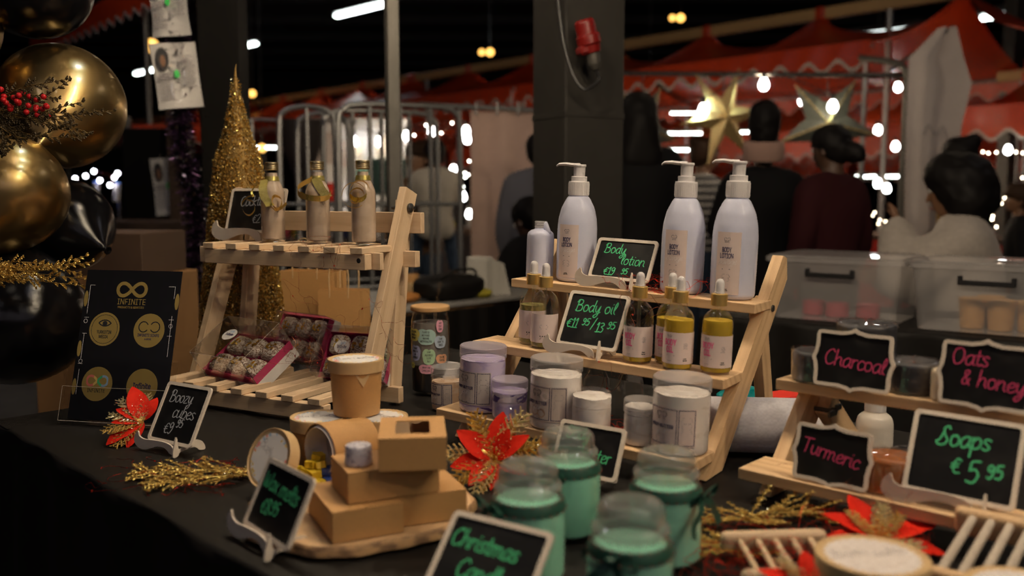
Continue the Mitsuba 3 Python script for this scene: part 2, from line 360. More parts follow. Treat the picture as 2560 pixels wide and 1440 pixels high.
# ------------------------------------------------------------------ boards
_off = [0]
def board(L, W, H, ch=.0012):
    """plank along x, centred in x and y, on z = 0, with the grain along it"""
    m = box(L, W, H, ch); v = m.vertices; _off[0] += 1
    o = np.array([(_off[0] * .737) % 5, (_off[0] * .411) % 3])
    uv = np.stack([v[:, 0] + o[0], v[:, 1] + .8 * v[:, 2] + o[1]], 1)
    return m, uv
def plank(parent, name, L, W, H, M, wood='pine_wood', ch=.0012, label=None):
    m, uv = board(L, W, H, ch)
    # faceted faces need their own vertices
    f = m.faces; v = m.vertices[f.reshape(-1)]; u = uv[f.reshape(-1)]
    return part(parent, name, trimesh.Trimesh(v, np.arange(len(v)).reshape(-1, 3), process=False), wood, M, uv=u, label=label)
def beam_between(parent, name, a, b, w, h, side, wood='pine_wood', label=None):
    """plank from a to b (its axis); w across along 'side', h the other way"""
    a, b = np.asarray(a, float), np.asarray(b, float); x = unit(b - a); L = np.linalg.norm(b - a)
    y = unit(np.asarray(side, float) - x * (x @ np.asarray(side, float))); z = np.cross(x, y)
    return plank(parent, name, L, w, h, frame((a + b) / 2 - z * h / 2, x, y, z), wood, label=label)
def local(M0, parent_fn):
    pass

# ------------------------------------------------------------------ the setting
def table(name, label, M, L, D, H=.74, folds=True):
    t = thing(name, label, 'table')
    # top board, frame and four legs under the cloth
    part(t, 'top', apply(box(L - .02, D - .02, .03, .003), T(0, 0, H - .03)), 'brown_board', M)
    for sx in (-1, 1):
        for sy in (-1, 1):
            part(t, 'leg', rod((sx * (L / 2 - .12), sy * (D / 2 - .1), 0), (sx * (L / 2 - .12), sy * (D / 2 - .1), H - .03), .018, 10), 'steel', M)
    return t
def cloth(label, M, L, D, H, drop=.62, seed=0, amp=.018):
    g = np.random.default_rng(seed)
    per = []                                  # round the edge, a wavy skirt
    for (x0, y0, x1, y1) in ((-L / 2, -D / 2, L / 2, -D / 2), (L / 2, -D / 2, L / 2, D / 2), (L / 2, D / 2, -L / 2, D / 2), (-L / 2, D / 2, -L / 2, -D / 2)):
        n = int(math.hypot(x1 - x0, y1 - y0) / .03)
        for i in range(n): per.append((x0 + (x1 - x0) * i / n, y0 + (y1 - y0) * i / n))
    per = np.array(per); s = np.arange(len(per)) * .03
    nrm = np.where(np.abs(np.abs(per[:, :1]) - L / 2) < 1e-6, np.stack([np.sign(per[:, 0]), per[:, 1] * 0], 1), np.stack([per[:, 0] * 0, np.sign(per[:, 1])], 1))
    wv = np.sin(s * 31 + 2 * np.sin(s * 4.1)) * .6 + np.sin(s * 13 + 1.3) * .4
    rows = []
    for k, (out, dz) in enumerate(((-.10, .0), (-.03, .0), (-.006, .0), (.002, -.004), (.006, -.02), (.010, -.08), (.02, -.25), (.03, -.45), (.035, -drop))):
        o = out + amp * wv * min(1, max(0, (k - 2) / 4.))
        rows.append(np.concatenate([per + nrm * np.reshape(np.broadcast_to(o, len(per)), (-1, 1)), np.full((len(per), 1), H + dz)], 1))
    grid = np.array(rows)
    # slight creases on the top
    m = quadmesh(grid, closed_v=True)
    nx, ny = int((L - .2) / .02), int((D - .2) / .02)
    X, Y = np.meshgrid(np.linspace(-L / 2 + .1, L / 2 - .1, nx), np.linspace(-D / 2 + .1, D / 2 - .1, ny), indexing='ij')
    fade = np.clip(np.minimum(L / 2 - .1 - np.abs(X), D / 2 - .1 - np.abs(Y)) / .08, 0, 1)
    Z = H - .0015 * fade * (.5 - .5 * np.sin(X * 55 + 14 * Y + 3 * np.sin(Y * 9))) * (.5 + .5 * np.sin(X * 9 + 1))
    top = quadmesh(np.stack([X, Y, Z], -1))
    c = cat(m, top)
    return solo('tablecloth', c, 'black_cloth', label, 'tablecloth', M, smooth=60)

struct_floor = struct('floor')
def floor_fn(p, n, uv):
    return mix((.045, .042, .04), (.085, .08, .075), tfbm(p.x * 1.2, p.y * 1.2, 0.) * .6 + .4 * tfbm(p.x * 12, p.y * 12, 3.))
princ('floor_concrete', proc(floor_fn), .5)
put(struct_floor, apply(box(60, 52, .1), T(0, 14, -.1)), 'floor_concrete')
princ('roof_dark', (.012, .012, .015), .7)
princ('wall_dark', (.018, .016, .016), .8)
k = struct('ceiling')
put(k, apply(box(60, 52, .1), T(0, 14, 6.2)), 'roof_dark')
for i in range(16):                            # roof ribs
    part(k, 'rib', apply(box(58, .12, .22), T(0, -9 + i * 3.0, 5.98)), 'roof_dark', R('z', 12) if False else None)
k = struct('wall_back'); put(k, apply(box(60, .2, 6.3), T(0, 40, 0)), 'wall_dark')
k = struct('wall_left'); put(k, apply(box(.2, 52, 6.3), T(-30, 14, 0)), 'wall_dark')
k = struct('wall_right'); put(k, apply(box(.2, 52, 6.3), T(30, 14, 0)), 'wall_dark')
k = struct('wall_front'); put(k, apply(box(60, .2, 6.3), T(0, -12, 0)), 'wall_dark')
# the trading table: front edge runs from far left to near right
MT = T(.378, .378, 0) @ R('z', -45)            # x along the front edge, y to the back
CT = MT @ T(-.35, .60, 0)
table('trestle_table', 'long trestle table under the black cloth that carries the stands', CT, 3.3, 1.20, TAB - .004)
cloth('crumpled black cloth over the front trading table', CT, 3.3, 1.20, TAB - .002, .68, 3)

# ------------------------------------------------------------------ ladder stands
MID = T(-.139, 1.631, TAB) @ R('z', -34.54) @ R('y', 1.96)
RGT = T(.331, 1.311, TAB) @ R('z', -42.7)
LFT = T(-.757, 1.948, TAB) @ R('z', -28.0)
def to_table(M, p, q):
    """point on the line p -> q (stand frame) that lies on the table"""
    a, b = pt(M, p), pt(M, q); t = (a[2] - TAB) / (a[2] - b[2]); return np.asarray(p, float) + (np.asarray(q, float) - np.asarray(p, float)) * t
def screw(parent, M, p, r=.0045):
    part(parent, 'screw', lathe([(0, .0), (r, 0), (r * .9, .0015), (r * .35, .002), (0, .0012)], 10), 'dark_steel', M @ T(*p) @ R('x', 90))
def ladder_stand(label, M, W, zs, ds, wood='pine_wood', top=.335, prop=.272):
    t = thing('display_stand', label, 'shelf stand')
    for z, d in zip(zs, ds):
        plank(t, 'shelf', W, .082, .0165, M @ T(W / 2, d + .041, z - .0165), wood)
    for u in (.022, W - .022 + .010):
        c = lambda z: (u, .075 + .92 * z, z)
        lo = to_table(M, c(top), c(0.0)); hi = np.array(c(top))
        # leaning rail, pointed at the top, cut level with the table
        dirv = unit(hi - lo); nrm = np.array([0, dirv[2], -dirv[1]]); w = .052
        h = w / 2 / dirv[2]
        side = [(lo[1] - h, lo[2]), (lo[1] + h, lo[2]), (hi[1] + nrm[1] * w / 2 - dirv[1] * .012, hi[2] + nrm[2] * w / 2 - dirv[2] * .012), (hi[1] + .002, hi[2] + .012), (hi[1] - nrm[1] * w / 2, hi[2] - nrm[2] * w / 2)]
        poly = sg.Polygon([(y, z) for y, z in side]).buffer(-.001).buffer(.001)
        m = extrude(poly, .02); v = m.vertices.copy()
        m.vertices = np.stack([v[:, 2] + u - .01, v[:, 0], v[:, 1]], 1)
        f = m.faces; vv = m.vertices[f.reshape(-1)]
        al = vv[:, 1] * dirv[1] + vv[:, 2] * dirv[2]; ac = vv[:, 1] * nrm[1] + vv[:, 2] * nrm[2] + vv[:, 0]
        part(t, 'rail', trimesh.Trimesh(vv, np.arange(len(vv)).reshape(-1, 3), process=False), wood, M, uv=np.stack([al + u * 7, ac + u], 1))
        s = 1 if u > W / 2 else -1
        ub = u - s * .021
        top_p = (ub, .075 + .92 * prop + .005, prop); low = to_table(M, top_p, (ub, .43 if prop > .2 else .34, 0.0)); by, bz = .070 + .92 * prop, prop - .010
        beam_between(t, 'back_leg', M[:3, :3] @ low + M[:3, 3], pt(M, top_p), .020, .040, M[:3, 0], wood)
        part(t, 'bolt', cat(rod((u - s * .012 - s * .03, by, bz), (u + s * .012, by, bz), .0035, 8), apply(lathe([(0, 0), (.006, 0), (.006, .003), (0, .0035)], 10), T(u + s * .0100, by, bz) @ R('y', 90 * s))), 'dark_steel', M)
        part(t, 'wing_nut', cat(rod((u - s * .045, by, bz), (u - s * .038, by, bz), .006, 8), apply(box(.004, .02, .010, .001), T(u - s * .043, by + .012, bz)), apply(box(.004, .02, .010, .001), T(u - s * .043, by - .012, bz - .006))), 'dark_steel', M)
    return t
stand_mid = ladder_stand('three-step pine ladder stand holding lotions, oils and body butter', MID, .498, (.0604, .1704, .2785), (0, .1046, .228), top=.335)
stand_right = ladder_stand('two-step pine ladder stand with the soaps and their signs', RGT, .498, (.048, .1635), (0, .110), top=.146, prop=.120)

def slat_stand():
    M = LFT; t = thing('slatted_stand', 'two-tier slatted wooden stand holding cream bottles and cake boxes', 'shelf stand')
    wood = 'pine_pale'
    for (z, v0, v1, u0) in ((.05, 0.0, .235, .0), (.338, .105, .262, .028)):
        for i in range(7):
            u = u0 + .0165 + i * .0675
            plank(t, 'slat', v1 - v0, .031, .013, M @ T(u, (v0 + v1) / 2, z - .013) @ R('z', 90), wood)
        plank(t, 'apron', .445 if z < .1 else .44, .022, .032, M @ T(u0 + .22, v0 + .016, z - .045), wood)
        plank(t, 'apron', .505, .018, .034, M @ T(u0 + .222, v1 - .016, z - .047), wood)
        if z > .1:
            plank(t, 'apron', .50, .012, .035, M @ T(.237, v0 + .036, z - .046), wood)
            plank(t, 'back_rail', .50, .014, .045, M @ T(.24, .285, z + .022), wood)
    for u in (-.004, .462):
        a, b = np.array((u, .104, .012)), np.array((u, .273, .452))
        a = to_table(M, b, a)
        a = a + np.array([0, 0, .002])
        beam_between(t, 'front_leg', pt(M, a), pt(M, b), .018, .045, M[:3, 0], wood)
        s = 1 if u > .2 else -1
        beam_between(t, 'back_leg', pt(M, (u - s * .02, .232, .0)), pt(M, (u - s * .02, .285, .43)), .018, .040, M[:3, 0], wood)
        part(t, 'bolt', rod((u - s * .035, .262, .415), (u + s * .024, .262, .415), .004, 8), 'dark_steel', M)
        part(t, 'wing_nut', apply(lathe([(0, 0), (.010, .001), (.010, .005), (.005, .008), (0, .008)], 12), T(u + s * .0095, .262, .415) @ R('y', 90 * s)), 'dark_steel', M)
    for p in ((.452, .095, .312), (.442, .205, .04)):
        part(t, 'screw', lathe([(0, .0), (.0055, 0), (.005, .0015), (.002, .002), (0, .0012)], 10), 'dark_steel', M @ T(p[0], p[1] + .016, p[2]) @ R('x', 90))
    return t
stand_left = slat_stand()

# ------------------------------------------------------------------ signs
def plate_frame(w, h, z0, lean):
    """plate coordinates (x right, y up, z towards the viewer) -> sign frame"""
    a = math.radians(lean); y = np.array([0, math.sin(a), math.cos(a)]); x = np.array([1., 0, 0]); z = np.cross(x, y)
    return frame(np.array([0, 0, z0]) + y * h / 2, x, y, z)
def foot_broad(w):
    c = [(-.47, .40), (-.55, .29), (-.56, .13), (-.46, .02), (-.30, .0), (-.14, .05), (.04, .12), (.22, .12), (.33, .04), (.37, .0), (.46, .0), (.46, .10), (.40, .20), (.2, .25), (-.1, .25), (-.31, .24), (-.42, .29), (-.445, .38)]
    return sg.Polygon(smooth_path([(x * w * .88, y * w * .72) for x, y in c], 4, True))
def sign(name_label, M, w, h, lean, lines, shape='rect', feet=True, z0=.015, mats=('birch_ply', 'slate')):
    t = thing('chalkboard_sign', name_label, 'sign')
    P = plate_frame(w, h, z0 if feet else .001, lean)
    if shape == 'rect':
        out = rrect(w, h, .007); inn = rrect(w - .012, h - .012, .004)
    else:
        # plaque with pointed bracket edges
        def brack(w, h):
            q = []
            for sx, sy in ((1, 1), (1, -1), (-1, -1), (-1, 1)):
                c = [(0.0, .54), (.05, .50), (.16, .47), (.42, .475), (.455, .46), (.47, .40), (.47, .22), (.485, .10), (.515, .0)]
                pts = [(sx * a * w, sy * b * h) for a, b in c]
                q += pts if sx * sy > 0 else pts[::-1]
            return sg.Polygon(q).buffer(0).buffer(.0015).buffer(-.0015)
        out = brack(w, h); inn = out.buffer(-.005)
    ring = out.difference(inn)
    part(t, 'frame', apply(extrude(ring, .0042), T(0, 0, -.0018)), mats[0], M @ P)
    part(t, 'slate', apply(extrude(inn.buffer(.0005), .0022), T(0, 0, -.0016)), mats[1], M @ P)
    for (txt, x, y, size, pen, col, rot) in lines:
        m, tw = hand(txt, size, pen)
        part(t, 'lettering', m, 'chalk_' + col, M @ P @ T(x, y, .0007) @ R('z', rot), smooth=False)
    if feet:
        fp = extrude(foot_broad(w * .92), .003)
        a = math.radians(lean)
        part(t, 'foot', fp, 'birch_ply', M @ T(-w * .21, -.0065, 0.0003) @ R('z', 4) @ R('x', 90), smooth=False)
        prof = sg.Polygon(smooth_path([(-.016, .0), (-.013, .018), (-.0085, .032), (-.006, .030), (-.004, .0125), (.006, .0125), (.030, .020), (.046, .014), (.052, .0), (.040, .0), (.028, .008), (.0, .006), (-.006, .0)], 3, True))
        m = extrude(prof, .003); v = m.vertices.copy(); m.vertices = np.stack([v[:, 2], v[:, 0], v[:, 1]], 1)
        part(t, 'foot', m, 'birch_ply', M @ T(w * .26, -.002, .0003), smooth=False)
    return t
# ------------------------------------------------------------------ the signs
def on(x, y, yaw, z=0.): return T(x, y, TAB + z) @ R('z', yaw)
ZT, ZM, ZL = .2785, .1704, .0604
sign('rectangular chalkboard reading Body lotion in green, between the lotion bottles on the top step', MID @ T(.2285, .243, ZT), .126, .084, 28,
     [('Body', -.045, .012, .0115, .0017, 'green', -1), ('lotion', -.004, -.0095, .0118, .0017, 'green', -1), ('E19', -.034, -.0325, .0095, .0017, 'green', 0), ('95', .003, -.0285, .0068, .0017, 'green', 0)])
sign('rectangular chalkboard reading Body oil in green, leaning on the middle step among dropper bottles', MID @ T(.237, .118, ZM), .121, .104, 28,
     [('Body oil', -.042, .014, .0128, .0018, 'green', 1), ('E11', -.051, -.018, .0105, .0018, 'green', 1), ('95', -.020, -.011, .0078, .0017, 'green', 1), ('/', -.001, -.014, .0105, .0017, 'green', 0), ('13', .009, -.0205, .0105, .0018, 'green', 1), ('95', .031, -.012, .0080, .0017, 'green', 1)])
sign('chalkboard reading Boozy cubes in white chalk, on the cloth before the slatted stand', on(-.594, 1.556, -32), .116, .108, 28,
     [('Boozy', -.040, .018, .0128, .0012, 'white', 2), ('cubes', -.018, -.008, .0135, .0012, 'white', 1), ('E9', -.026, -.038, .0122, .0012, 'white', 3), ('95', .002, -.024, .0085, .0012, 'white', 3)])
sign('steeply turned chalkboard reading Wax melts in green, before the stack of kraft boxes', on(-.312, 1.122, -50), .128, .092, 26,
     [('Wax melts', -.055, .010, .0125, .0017, 'green', -3), ('E8', -.036, -.022, .0118, .0017, 'green', 3), ('95', -.011, -.018, .0100, .0017, 'green', 3)])
sign('chalkboard reading Christmas Candle in green, nearest the lens beside the green candles', on(-.046, .922, -34), .132, .100, 42,
     [('Christmas', -.056, .012, .0118, .0021, 'green', -2), ('Candle', -.034, -.020, .0122, .0021, 'green', -2)])
sign('chalkboard with the word butter in green, half hidden behind the candle jars', on(.108, 1.374, -36), .118, .082, 24,
     [('Body', -.045, .014, .0110, .0018, 'green', 0), ('butter', -.012, -.016, .0118, .0018, 'green', 0), ('E16', -.030, -.038, .010, .0018, 'green', 0)][:2])
sign('chalkboard half hidden behind the cream bottles, its word beginning Co in white chalk', LFT @ T(.074, .212, .338), .168, .104, 16,
     [('Cocktail', -.052, .010, .0135, .0013, 'white', 2), ('E2', -.006, -.030, .0125, .0013, 'white', 4)], z0=.018)
sign('plaque-shaped chalkboard reading Charcoal in pink, on the upper step of the soap stand', RGT @ T(.120, .100, .1635), .118, .086, 8,
     [('Charcoal', -.043, -.008, .0132, .0017, 'pink', -4)], 'plaque', False)
sign('plaque-shaped chalkboard reading Oats & honey in pink, at the right picture edge', RGT @ T(.296, .100, .1635), .118, .090, 8,
     [('Oats', -.043, .012, .0130, .0017, 'pink', 0), ('& honey', -.030, -.014, .0128, .0018, 'pink', -3)], 'plaque', False)
sign('plaque-shaped chalkboard reading Turmeric in dull pink, on the lower soap step', RGT @ T(.134, .006, .048), .112, .082, 10,
     [('Turmeric', -.045, .0, .0122, .0016, 'pink', -8)], 'plaque', False)
sign('large rectangular chalkboard reading Soaps in green, on the lower step of the soap stand', RGT @ T(.294, .018, .048), .134, .108, 22,
     [('Soaps', -.036, .012, .0142, .0024, 'green', 2), ('E', -.012, -.022, .0128, .0023, 'green', 6), ('5', .006, -.030, .0165, .0027, 'green', 4), ('95', .030, -.020, .0100, .0026, 'green', 6)])

# ------------------------------------------------------------------ lotion bottles
L_PROF = rounded([(0, 0), (.0335, 0), (.0395, .006), (.0402, .05), (.0402, .102), (.0385, .122), (.0335, .143), (.0245, .1605), (.0205, .1655)], .006, 3) + [(.0195, .1655), (.0195, .169), (0, .169)]
lotion_body = Shape(lathe(L_PROF, 48), 50)
lotion_collar = Shape(lathe(rounded([(0, .1675), (.0207, .1675), (.0207, .193), (.0200, .195), (.0160, .195), (.0160, .2035), (.0150, .2045), (0, .2045)], .0008, 2), 40), 30)
ribs = cat([apply(box(.0012, .0010, .022), T(.0207 * math.cos(a), .0207 * math.sin(a), .1695) @ R('z', math.degrees(a))) for a in np.arange(40) * 2 * PI / 40])
lotion_ribs = Shape(ribs, False)
def pump_mesh():
    stem = lathe(rounded([(0, .2045), (.0115, .2045), (.0118, .2215), (.0135, .2235), (.0135, .2262), (.0125, .2275), (0, .2275)], .0008, 2), 32)
    sp = []
    for k, (x, z, w, h) in enumerate(((.0, .2265, .0105, .0035), (.015, .2262, .0085, .0036), (.028, .2275, .0065, .0034), (.042, .2268, .0055, .0028), (.047, .2235, .0045, .0020))):
        sp.append((x, z, w, h))
    rings = []
    for x, z, w, h in sp:
        a = np.linspace(0, 2 * PI, 12, endpoint=False)
        rings.append(np.stack([np.full(12, x), w * np.cos(a), z + h * np.sin(a)], 1))
    g = np.array(rings); m = quadmesh(g, closed_v=True)
    v = np.vstack([m.vertices, g[0].mean(0)[None], g[-1].mean(0)[None]]); k = np.arange(12); k2 = (k + 1) % 12
    f = np.vstack([m.faces, np.stack([k, k2, np.full(12, 60)], 1), np.stack([k2 + 48, k + 48, np.full(12, 61)], 1)])
    return cat(stem, trimesh.Trimesh(v, f, process=False))
lotion_pump = Shape(pump_mesh(), 40)
def lab(parent, rad, z0, w, h, matl, a0=0., off=.0003):
    return part(parent, 'label', patch_on_cylinder(w, h, rad, z0, a0, 20, off), matl, place[parent], smooth=True)
place = {}
def ink(parent, mesh, matl, rad, z, a0, off=.0005, name='print'):
    part(parent, name, bend_on_cylinder(apply(mesh, T(0, 0, off)), rad, z, a0), matl, place[parent], smooth=False)
BT = [print_text(s, .0078, True, .58) for s in ('BODY', 'LOTION')]
savage, sw = hand('Savage', .0058, .0005, .25, .0002); savage.apply_translation((-sw / 2, 0, 0))
def lotion(label, M, face):
    t = thing('lotion_bottle', label, 'bottle', 'pump bottles of lotion on the top step'); place[t] = M
    part(t, 'bottle', lotion_body, 'lotion', M)
    part(t, 'collar', lotion_collar, 'white_plastic', M); part(t, 'collar_ribs', lotion_ribs, 'white_plastic', M)
    part(t, 'pump', lotion_pump, 'white_plastic', M @ R('z', 198))
    r = .0402; lab(t, r, .010, .044, .102, 'label_pink', face)
    ink(t, BT[0], 'ink_navy', r, .0795, face - 3); ink(t, BT[1], 'ink_navy', r, .0695, face - 3)
    ink(t, savage, 'ink_white', r, .060, face - 2)
    ink(t, extrude(two_rings(.011, .0006), .0002), 'ink_grey', r, .1005, face - 3, name='emblem')
    ink(t, bars(2, .009, .0014, .0005), 'ink_grey', r, .0965, face - 3)
    ink(t, bars(1, .020, .002, .0007), 'ink_navy', r, .0515, face - 3)
    ink(t, bars(7, .017, .0018, .0005, 3), 'ink_grey', r, .043, face - 3)
    ink(t, bars(2, .010, .0022, .0012, 3), 'ink_black', r, .0185, face - 3)
    return t
lotion('white pump bottle labelled BODY LOTION, left of the lotion sign', MID @ T(.110, .292, ZT) @ S(.97, .97, 1.0), 3)
lotion('white pump bottle labelled BODY LOTION, directly right of the lotion sign', MID @ T(.340, .279, ZT) @ S(.97, .97, 1.03), 2)
lotion('white pump bottle labelled BODY LOTION, at the right end of the top step', MID @ T(.438, .276, ZT) @ S(.98, .98, 1.05), 5)
# the small bottle without a lid
t = thing('open_lotion_bottle', 'small lilac lotion bottle without its lid at the left end of the top step', 'bottle')
M = MID @ T(.033, .280, ZT)
part(t, 'bottle', lathe(rounded([(0, 0), (.0255, 0), (.0272, .004), (.0272, .080), (.0262, .090), (.0205, .0955), (.0125, .098), (.0122, .100)], .005, 3) + [(.0122, .1005), (0, .1005)], 40), 'lotion', M, smooth=50)
nk = [(.0118, .099)]
for i in range(3): nk += [(.0118, .1015 + i * .0045), (.0130, .1025 + i * .0045), (.0130, .1035 + i * .0045), (.0118, .1045 + i * .0045)]
part(t, 'neck', lathe(nk + [(.0118, .114), (.0095, .114), (.0095, .099)], 32), 'jar_plastic', M, smooth=40)
part(t, 'drip', to_tri(m3.Manifold.batch_hull([m3.Manifold.sphere(.005, 12).translate((.0115, -.001, .109)), m3.Manifold.sphere(.0055, 12).translate((.0135, -.002, .100)), m3.Manifold.sphere(.004, 12).translate((.022, -.003, .093))])), 'lotion', M, smooth=60)

# ------------------------------------------------------------------ dropper bottles
OUT = rounded([(0, 0), (.0225, 0), (.0250, .003), (.0250, .080), (.0243, .088), (.0195, .0975), (.0122, .1035), (.0105, .1065), (.0105, .114)], .004, 3)
glass_bottle = Shape(lathe(OUT, 40), 50)
def liquid(level):
    pr = [(0, .0045), (.0225, .0045), (.0236, .006), (.0236, .080), (.0229, .0875), (.0185, .0955)]
    q = [p for p in pr if p[1] <= level]; last = pr[len(q)] if len(q) < len(pr) else pr[-1]
    a, b = q[-1], last; s = (level - a[1]) / max(1e-6, b[1] - a[1]); r = a[0] + (b[0] - a[0]) * min(1, s)
    return Shape(lathe(q + [(r, level), (0, level)], 32), 40)
drop_cap = Shape(lathe(rounded([(0, .1115), (.0132, .1115), (.0132, .1300), (.0125, .1310), (.0085, .1312), (0, .1312)], .0006, 2), 36), 30)
drop_bulb = Shape(lathe(rounded([(0, .131), (.0082, .131), (.0082, .133), (.0078, .134), (.0072, .146), (.0070, .1495), (.0050, .154), (0, .1555)], .002, 3), 28), 50)
pipette = Shape(tube([(0, 0, .030), (0, 0, .112)], .0030, 10), 40)
OT = [print_text(s, .0098, True, .56) for s in ('BODY', 'OIL')]
def dropper(label, M, kind, level, face, front=True, group='dropper bottles of body oil'):
    t = thing('oil_bottle', label, 'bottle', group); place[t] = M
    part(t, 'bottle', glass_bottle, 'glass', M)
    part(t, 'oil', liquid(level), kind, M)
    part(t, 'pipette', pipette, 'glass', M)
    part(t, 'collar', drop_cap, 'gold_metal', M, label='gold collar'); part(t, 'bulb', drop_bulb, 'white_plastic', M, label='white rubber bulb')
    r = .0250; lab(t, r, .0125, .100 if front else .090, .052, 'label_pink', face + (22 if front else -8))
    if front:
        ink(t, OT[0], 'ink_pink', r, .0435, face - 14); ink(t, OT[1], 'ink_pink', r, .0315, face - 16)
        ink(t, extrude(two_rings(.008, .0006), .0002), 'ink_grey', r, .0590, face - 18, name='emblem')
        ink(t, bars(1, .019, .002, .0006), 'ink_grey', r, .0265, face - 12)
        ink(t, bars(1, .010, .002, .0005), 'ink_grey', r, .0175, face - 16)
        ink(t, bars(5, .008, .0021, .0006, 2), 'ink_grey', r, .0470, face + 44)
        ink(t, bars(2, .008, .003, .0014, 2), 'ink_black', r, .0215, face + 44)
    else:
        ink(t, bars(4, .016, .0023, .0006, 5), 'ink_grey', r, .0450, face + 14)
        ink(t, cat([apply(extrude(sg.Point(0, 0).buffer(.0011), .0002), T(x, 0, 0)) for x in (-.006, -.002, .002, .006)]), 'ink_black', r, .0245, face + 14)
        ink(t, bars(2, .015, .002, .0006, 5), 'ink_black', r, .0215, face + 14)
    return t
dropper('dropper bottle of pale oil at the left end of the middle step, behind another', MID @ T(.098, .160, ZM), 'oil_light', .074, 10, False)
dropper('dropper bottle of pale oil showing its back label, left of the oil sign', MID @ T(.137, .140, ZM), 'oil_light', .020, 16, False)
dropper('dropper bottle labelled BODY OIL with clear shoulders, right beside the oil sign', MID @ T(.328, .138, ZM), 'oil_lit', .0185, 6)
dropper('dropper bottle labelled BODY OIL, half hidden behind the bottle in front of it', MID @ T(.372, .172, ZM), 'oil_lit', .078, 4)
dropper('dropper bottle of yellow oil labelled BODY OIL, in front of a hidden one', MID @ T(.405, .132, ZM), 'oil_lit', .084, 8)
dropper('dropper bottle of yellow oil at the right end of the middle step', MID @ T(.466, .147, ZM), 'oil_lit', .088, 2)

# ------------------------------------------------------------------ body butter jars
BB = print_text('BODY BUTTER', .0052, True, .78)
def lumpy(rad, z0, z1, amp, seed, n=36, rows=10):
    """whipped filling with a wavy top"""
    prof = [(0, z0), (rad * .96, z0), (rad, z0 + .003)] + [(rad, z0 + .003 + (z1 - z0 - .003) * i / rows) for i in range(1, rows + 1)]
    top = [(rad * f, z1 + .0005) for f in (.85, .65, .4, .2, 0)]
    m = lathe(prof + top, n); v = m.vertices.copy()
    nn = meshkit.fbm(v * 90 + seed * 7, 3, seed) - .5
    up = v[:, 2] > z1 - .002
    v[up, 2] += (nn[up] * 2 * amp); m.vertices = v; return m
def jar(label, M, rad, h, fill, body='jar_plastic', lab_mat='label_grey', face=0, lid=True, printed=True, filltop=None, words=True, dark=None, cap='jar_plastic', group=None, lw=None):
    t = thing('cream_jar', label, 'jar', group); place[t] = M
    fh = filltop or h * .72
    part(t, 'cream', lumpy(rad - .0012, .0025, fh, .003, int(rad * 1e5) % 97), fill, M, smooth=50)
    if dark: part(t, 'swirl', apply(lumpy(rad - .0008, .0035, .014, .004, 5), S(1, 1, .9)), dark, M, smooth=50)
    neck = h - .022
    part(t, 'wall', lathe(rounded([(0, 0), (rad - .003, 0), (rad, .003), (rad, neck - .004), (rad - .003, neck)], .002, 2), 44), 'clear_film', M, smooth=40)
    pr = [(rad - .0015, neck - .001)]
    if lid:
        pr = [(rad - .0005, neck), (rad + .0008, neck + .001), (rad + .0008, neck + .007), (rad, neck + .008), (rad + .0008, neck + .009), (rad + .0008, h - .002), (rad - .001, h), (rad * .8, h), (0, h)]
        part(t, 'lid', lathe(pr, 44), cap, M, smooth=35)
    else:
        for i in range(3): pr += [(rad - .003, neck + .002 + i * .006), (rad - .0015, neck + .0035 + i * .006), (rad - .003, neck + .005 + i * .006)]
        part(t, 'neck', lathe(pr + [(rad - .003, h), (rad - .006, h), (rad - .006, neck)], 44), 'clear_film', M, smooth=40)
    if printed:
        lw = lw or rad * 1.85; lh = h * .50; z0 = h * .14
        lab(t, rad, z0, lw, lh, lab_mat, face)
        def rect(w, hh, p): return sg.box(-w / 2, -hh / 2, w / 2, hh / 2).difference(sg.box(-w / 2 + p, -hh / 2 + p, w / 2 - p, hh / 2 - p))
        deg = math.degrees(1 / rad)
        W1 = lw * .62; c1 = -lw * .17
        for cx, ww in ((c1, W1), (lw * .325, lw * .31)):
            bar = [sg.box(-ww / 2 + i * ww / 8, y, -ww / 2 + (i + 1) * ww / 8, y + .0009) for i in range(8) for y in (-lh * .46, lh * .46)] + [sg.box(x, -lh * .46, x + .0009, lh * .46 + .0009) for x in (-ww / 2, ww / 2 - .0009)]
            ink(t, cat([extrude(b, .0002) for b in bar]), 'ink_navy', rad, z0 + lh / 2, face + cx * deg, name='border')
        ink(t, extrude(two_rings(rad * .42, .0008), .0002), 'ink_black', rad, z0 + lh * .82, face + c1 * deg, name='emblem')
        ink(t, bars(2, rad * .38, .0016, .0006), 'ink_black', rad, z0 + lh * .715, face + c1 * deg)
        if words:
            ink(t, apply(BB, S(rad / .042)), 'ink_navy', rad, z0 + lh * .47, face + c1 * deg)
        w2, ww2 = hand('your', .0052 * rad / .042, .0006, .25, .0002); w2.apply_translation((-ww2 / 2, 0, 0))
        ink(t, w2, 'ink_white', rad, z0 + lh * .32, face + c1 * deg)
        ink(t, bars(3, W1 * .8, .0028, .0006, 1), 'ink_white', rad, z0 + lh * .23, face + c1 * deg)
        ink(t, bars(1, W1 * .45, .002, .0009, 1), 'ink_navy', rad, z0 + lh * .08, face + c1 * deg)
        ink(t, bars(9, lw * .22, .0030, .0006, 4), 'ink_grey', rad, z0 + lh * .78, face + lw * .325 * deg)
    return t
def swirl_mat(name, a, b, lo=.5, hi=.62, sc=45., rough=.35):
    princ(name, proc(lambda p, n, uv: mix(a, b, smoothstep(lo, hi, tfbm(p.x * sc + 2 * tnoise(p.z * 60), p.y * sc, p.z * sc * 1.3)))), rough)
swirl_mat('cream_lavender', (.55, .48, .66), (.42, .35, .60))
swirl_mat('cream_purple', (.66, .60, .70), (.10, .06, .26), .48, .56, 55.)
swirl_mat('cream_pinkish', (.72, .58, .55), (.45, .38, .58), .45, .6, 50.)
swirl_mat('cream_white', (.78, .73, .69), (.70, .64, .59))
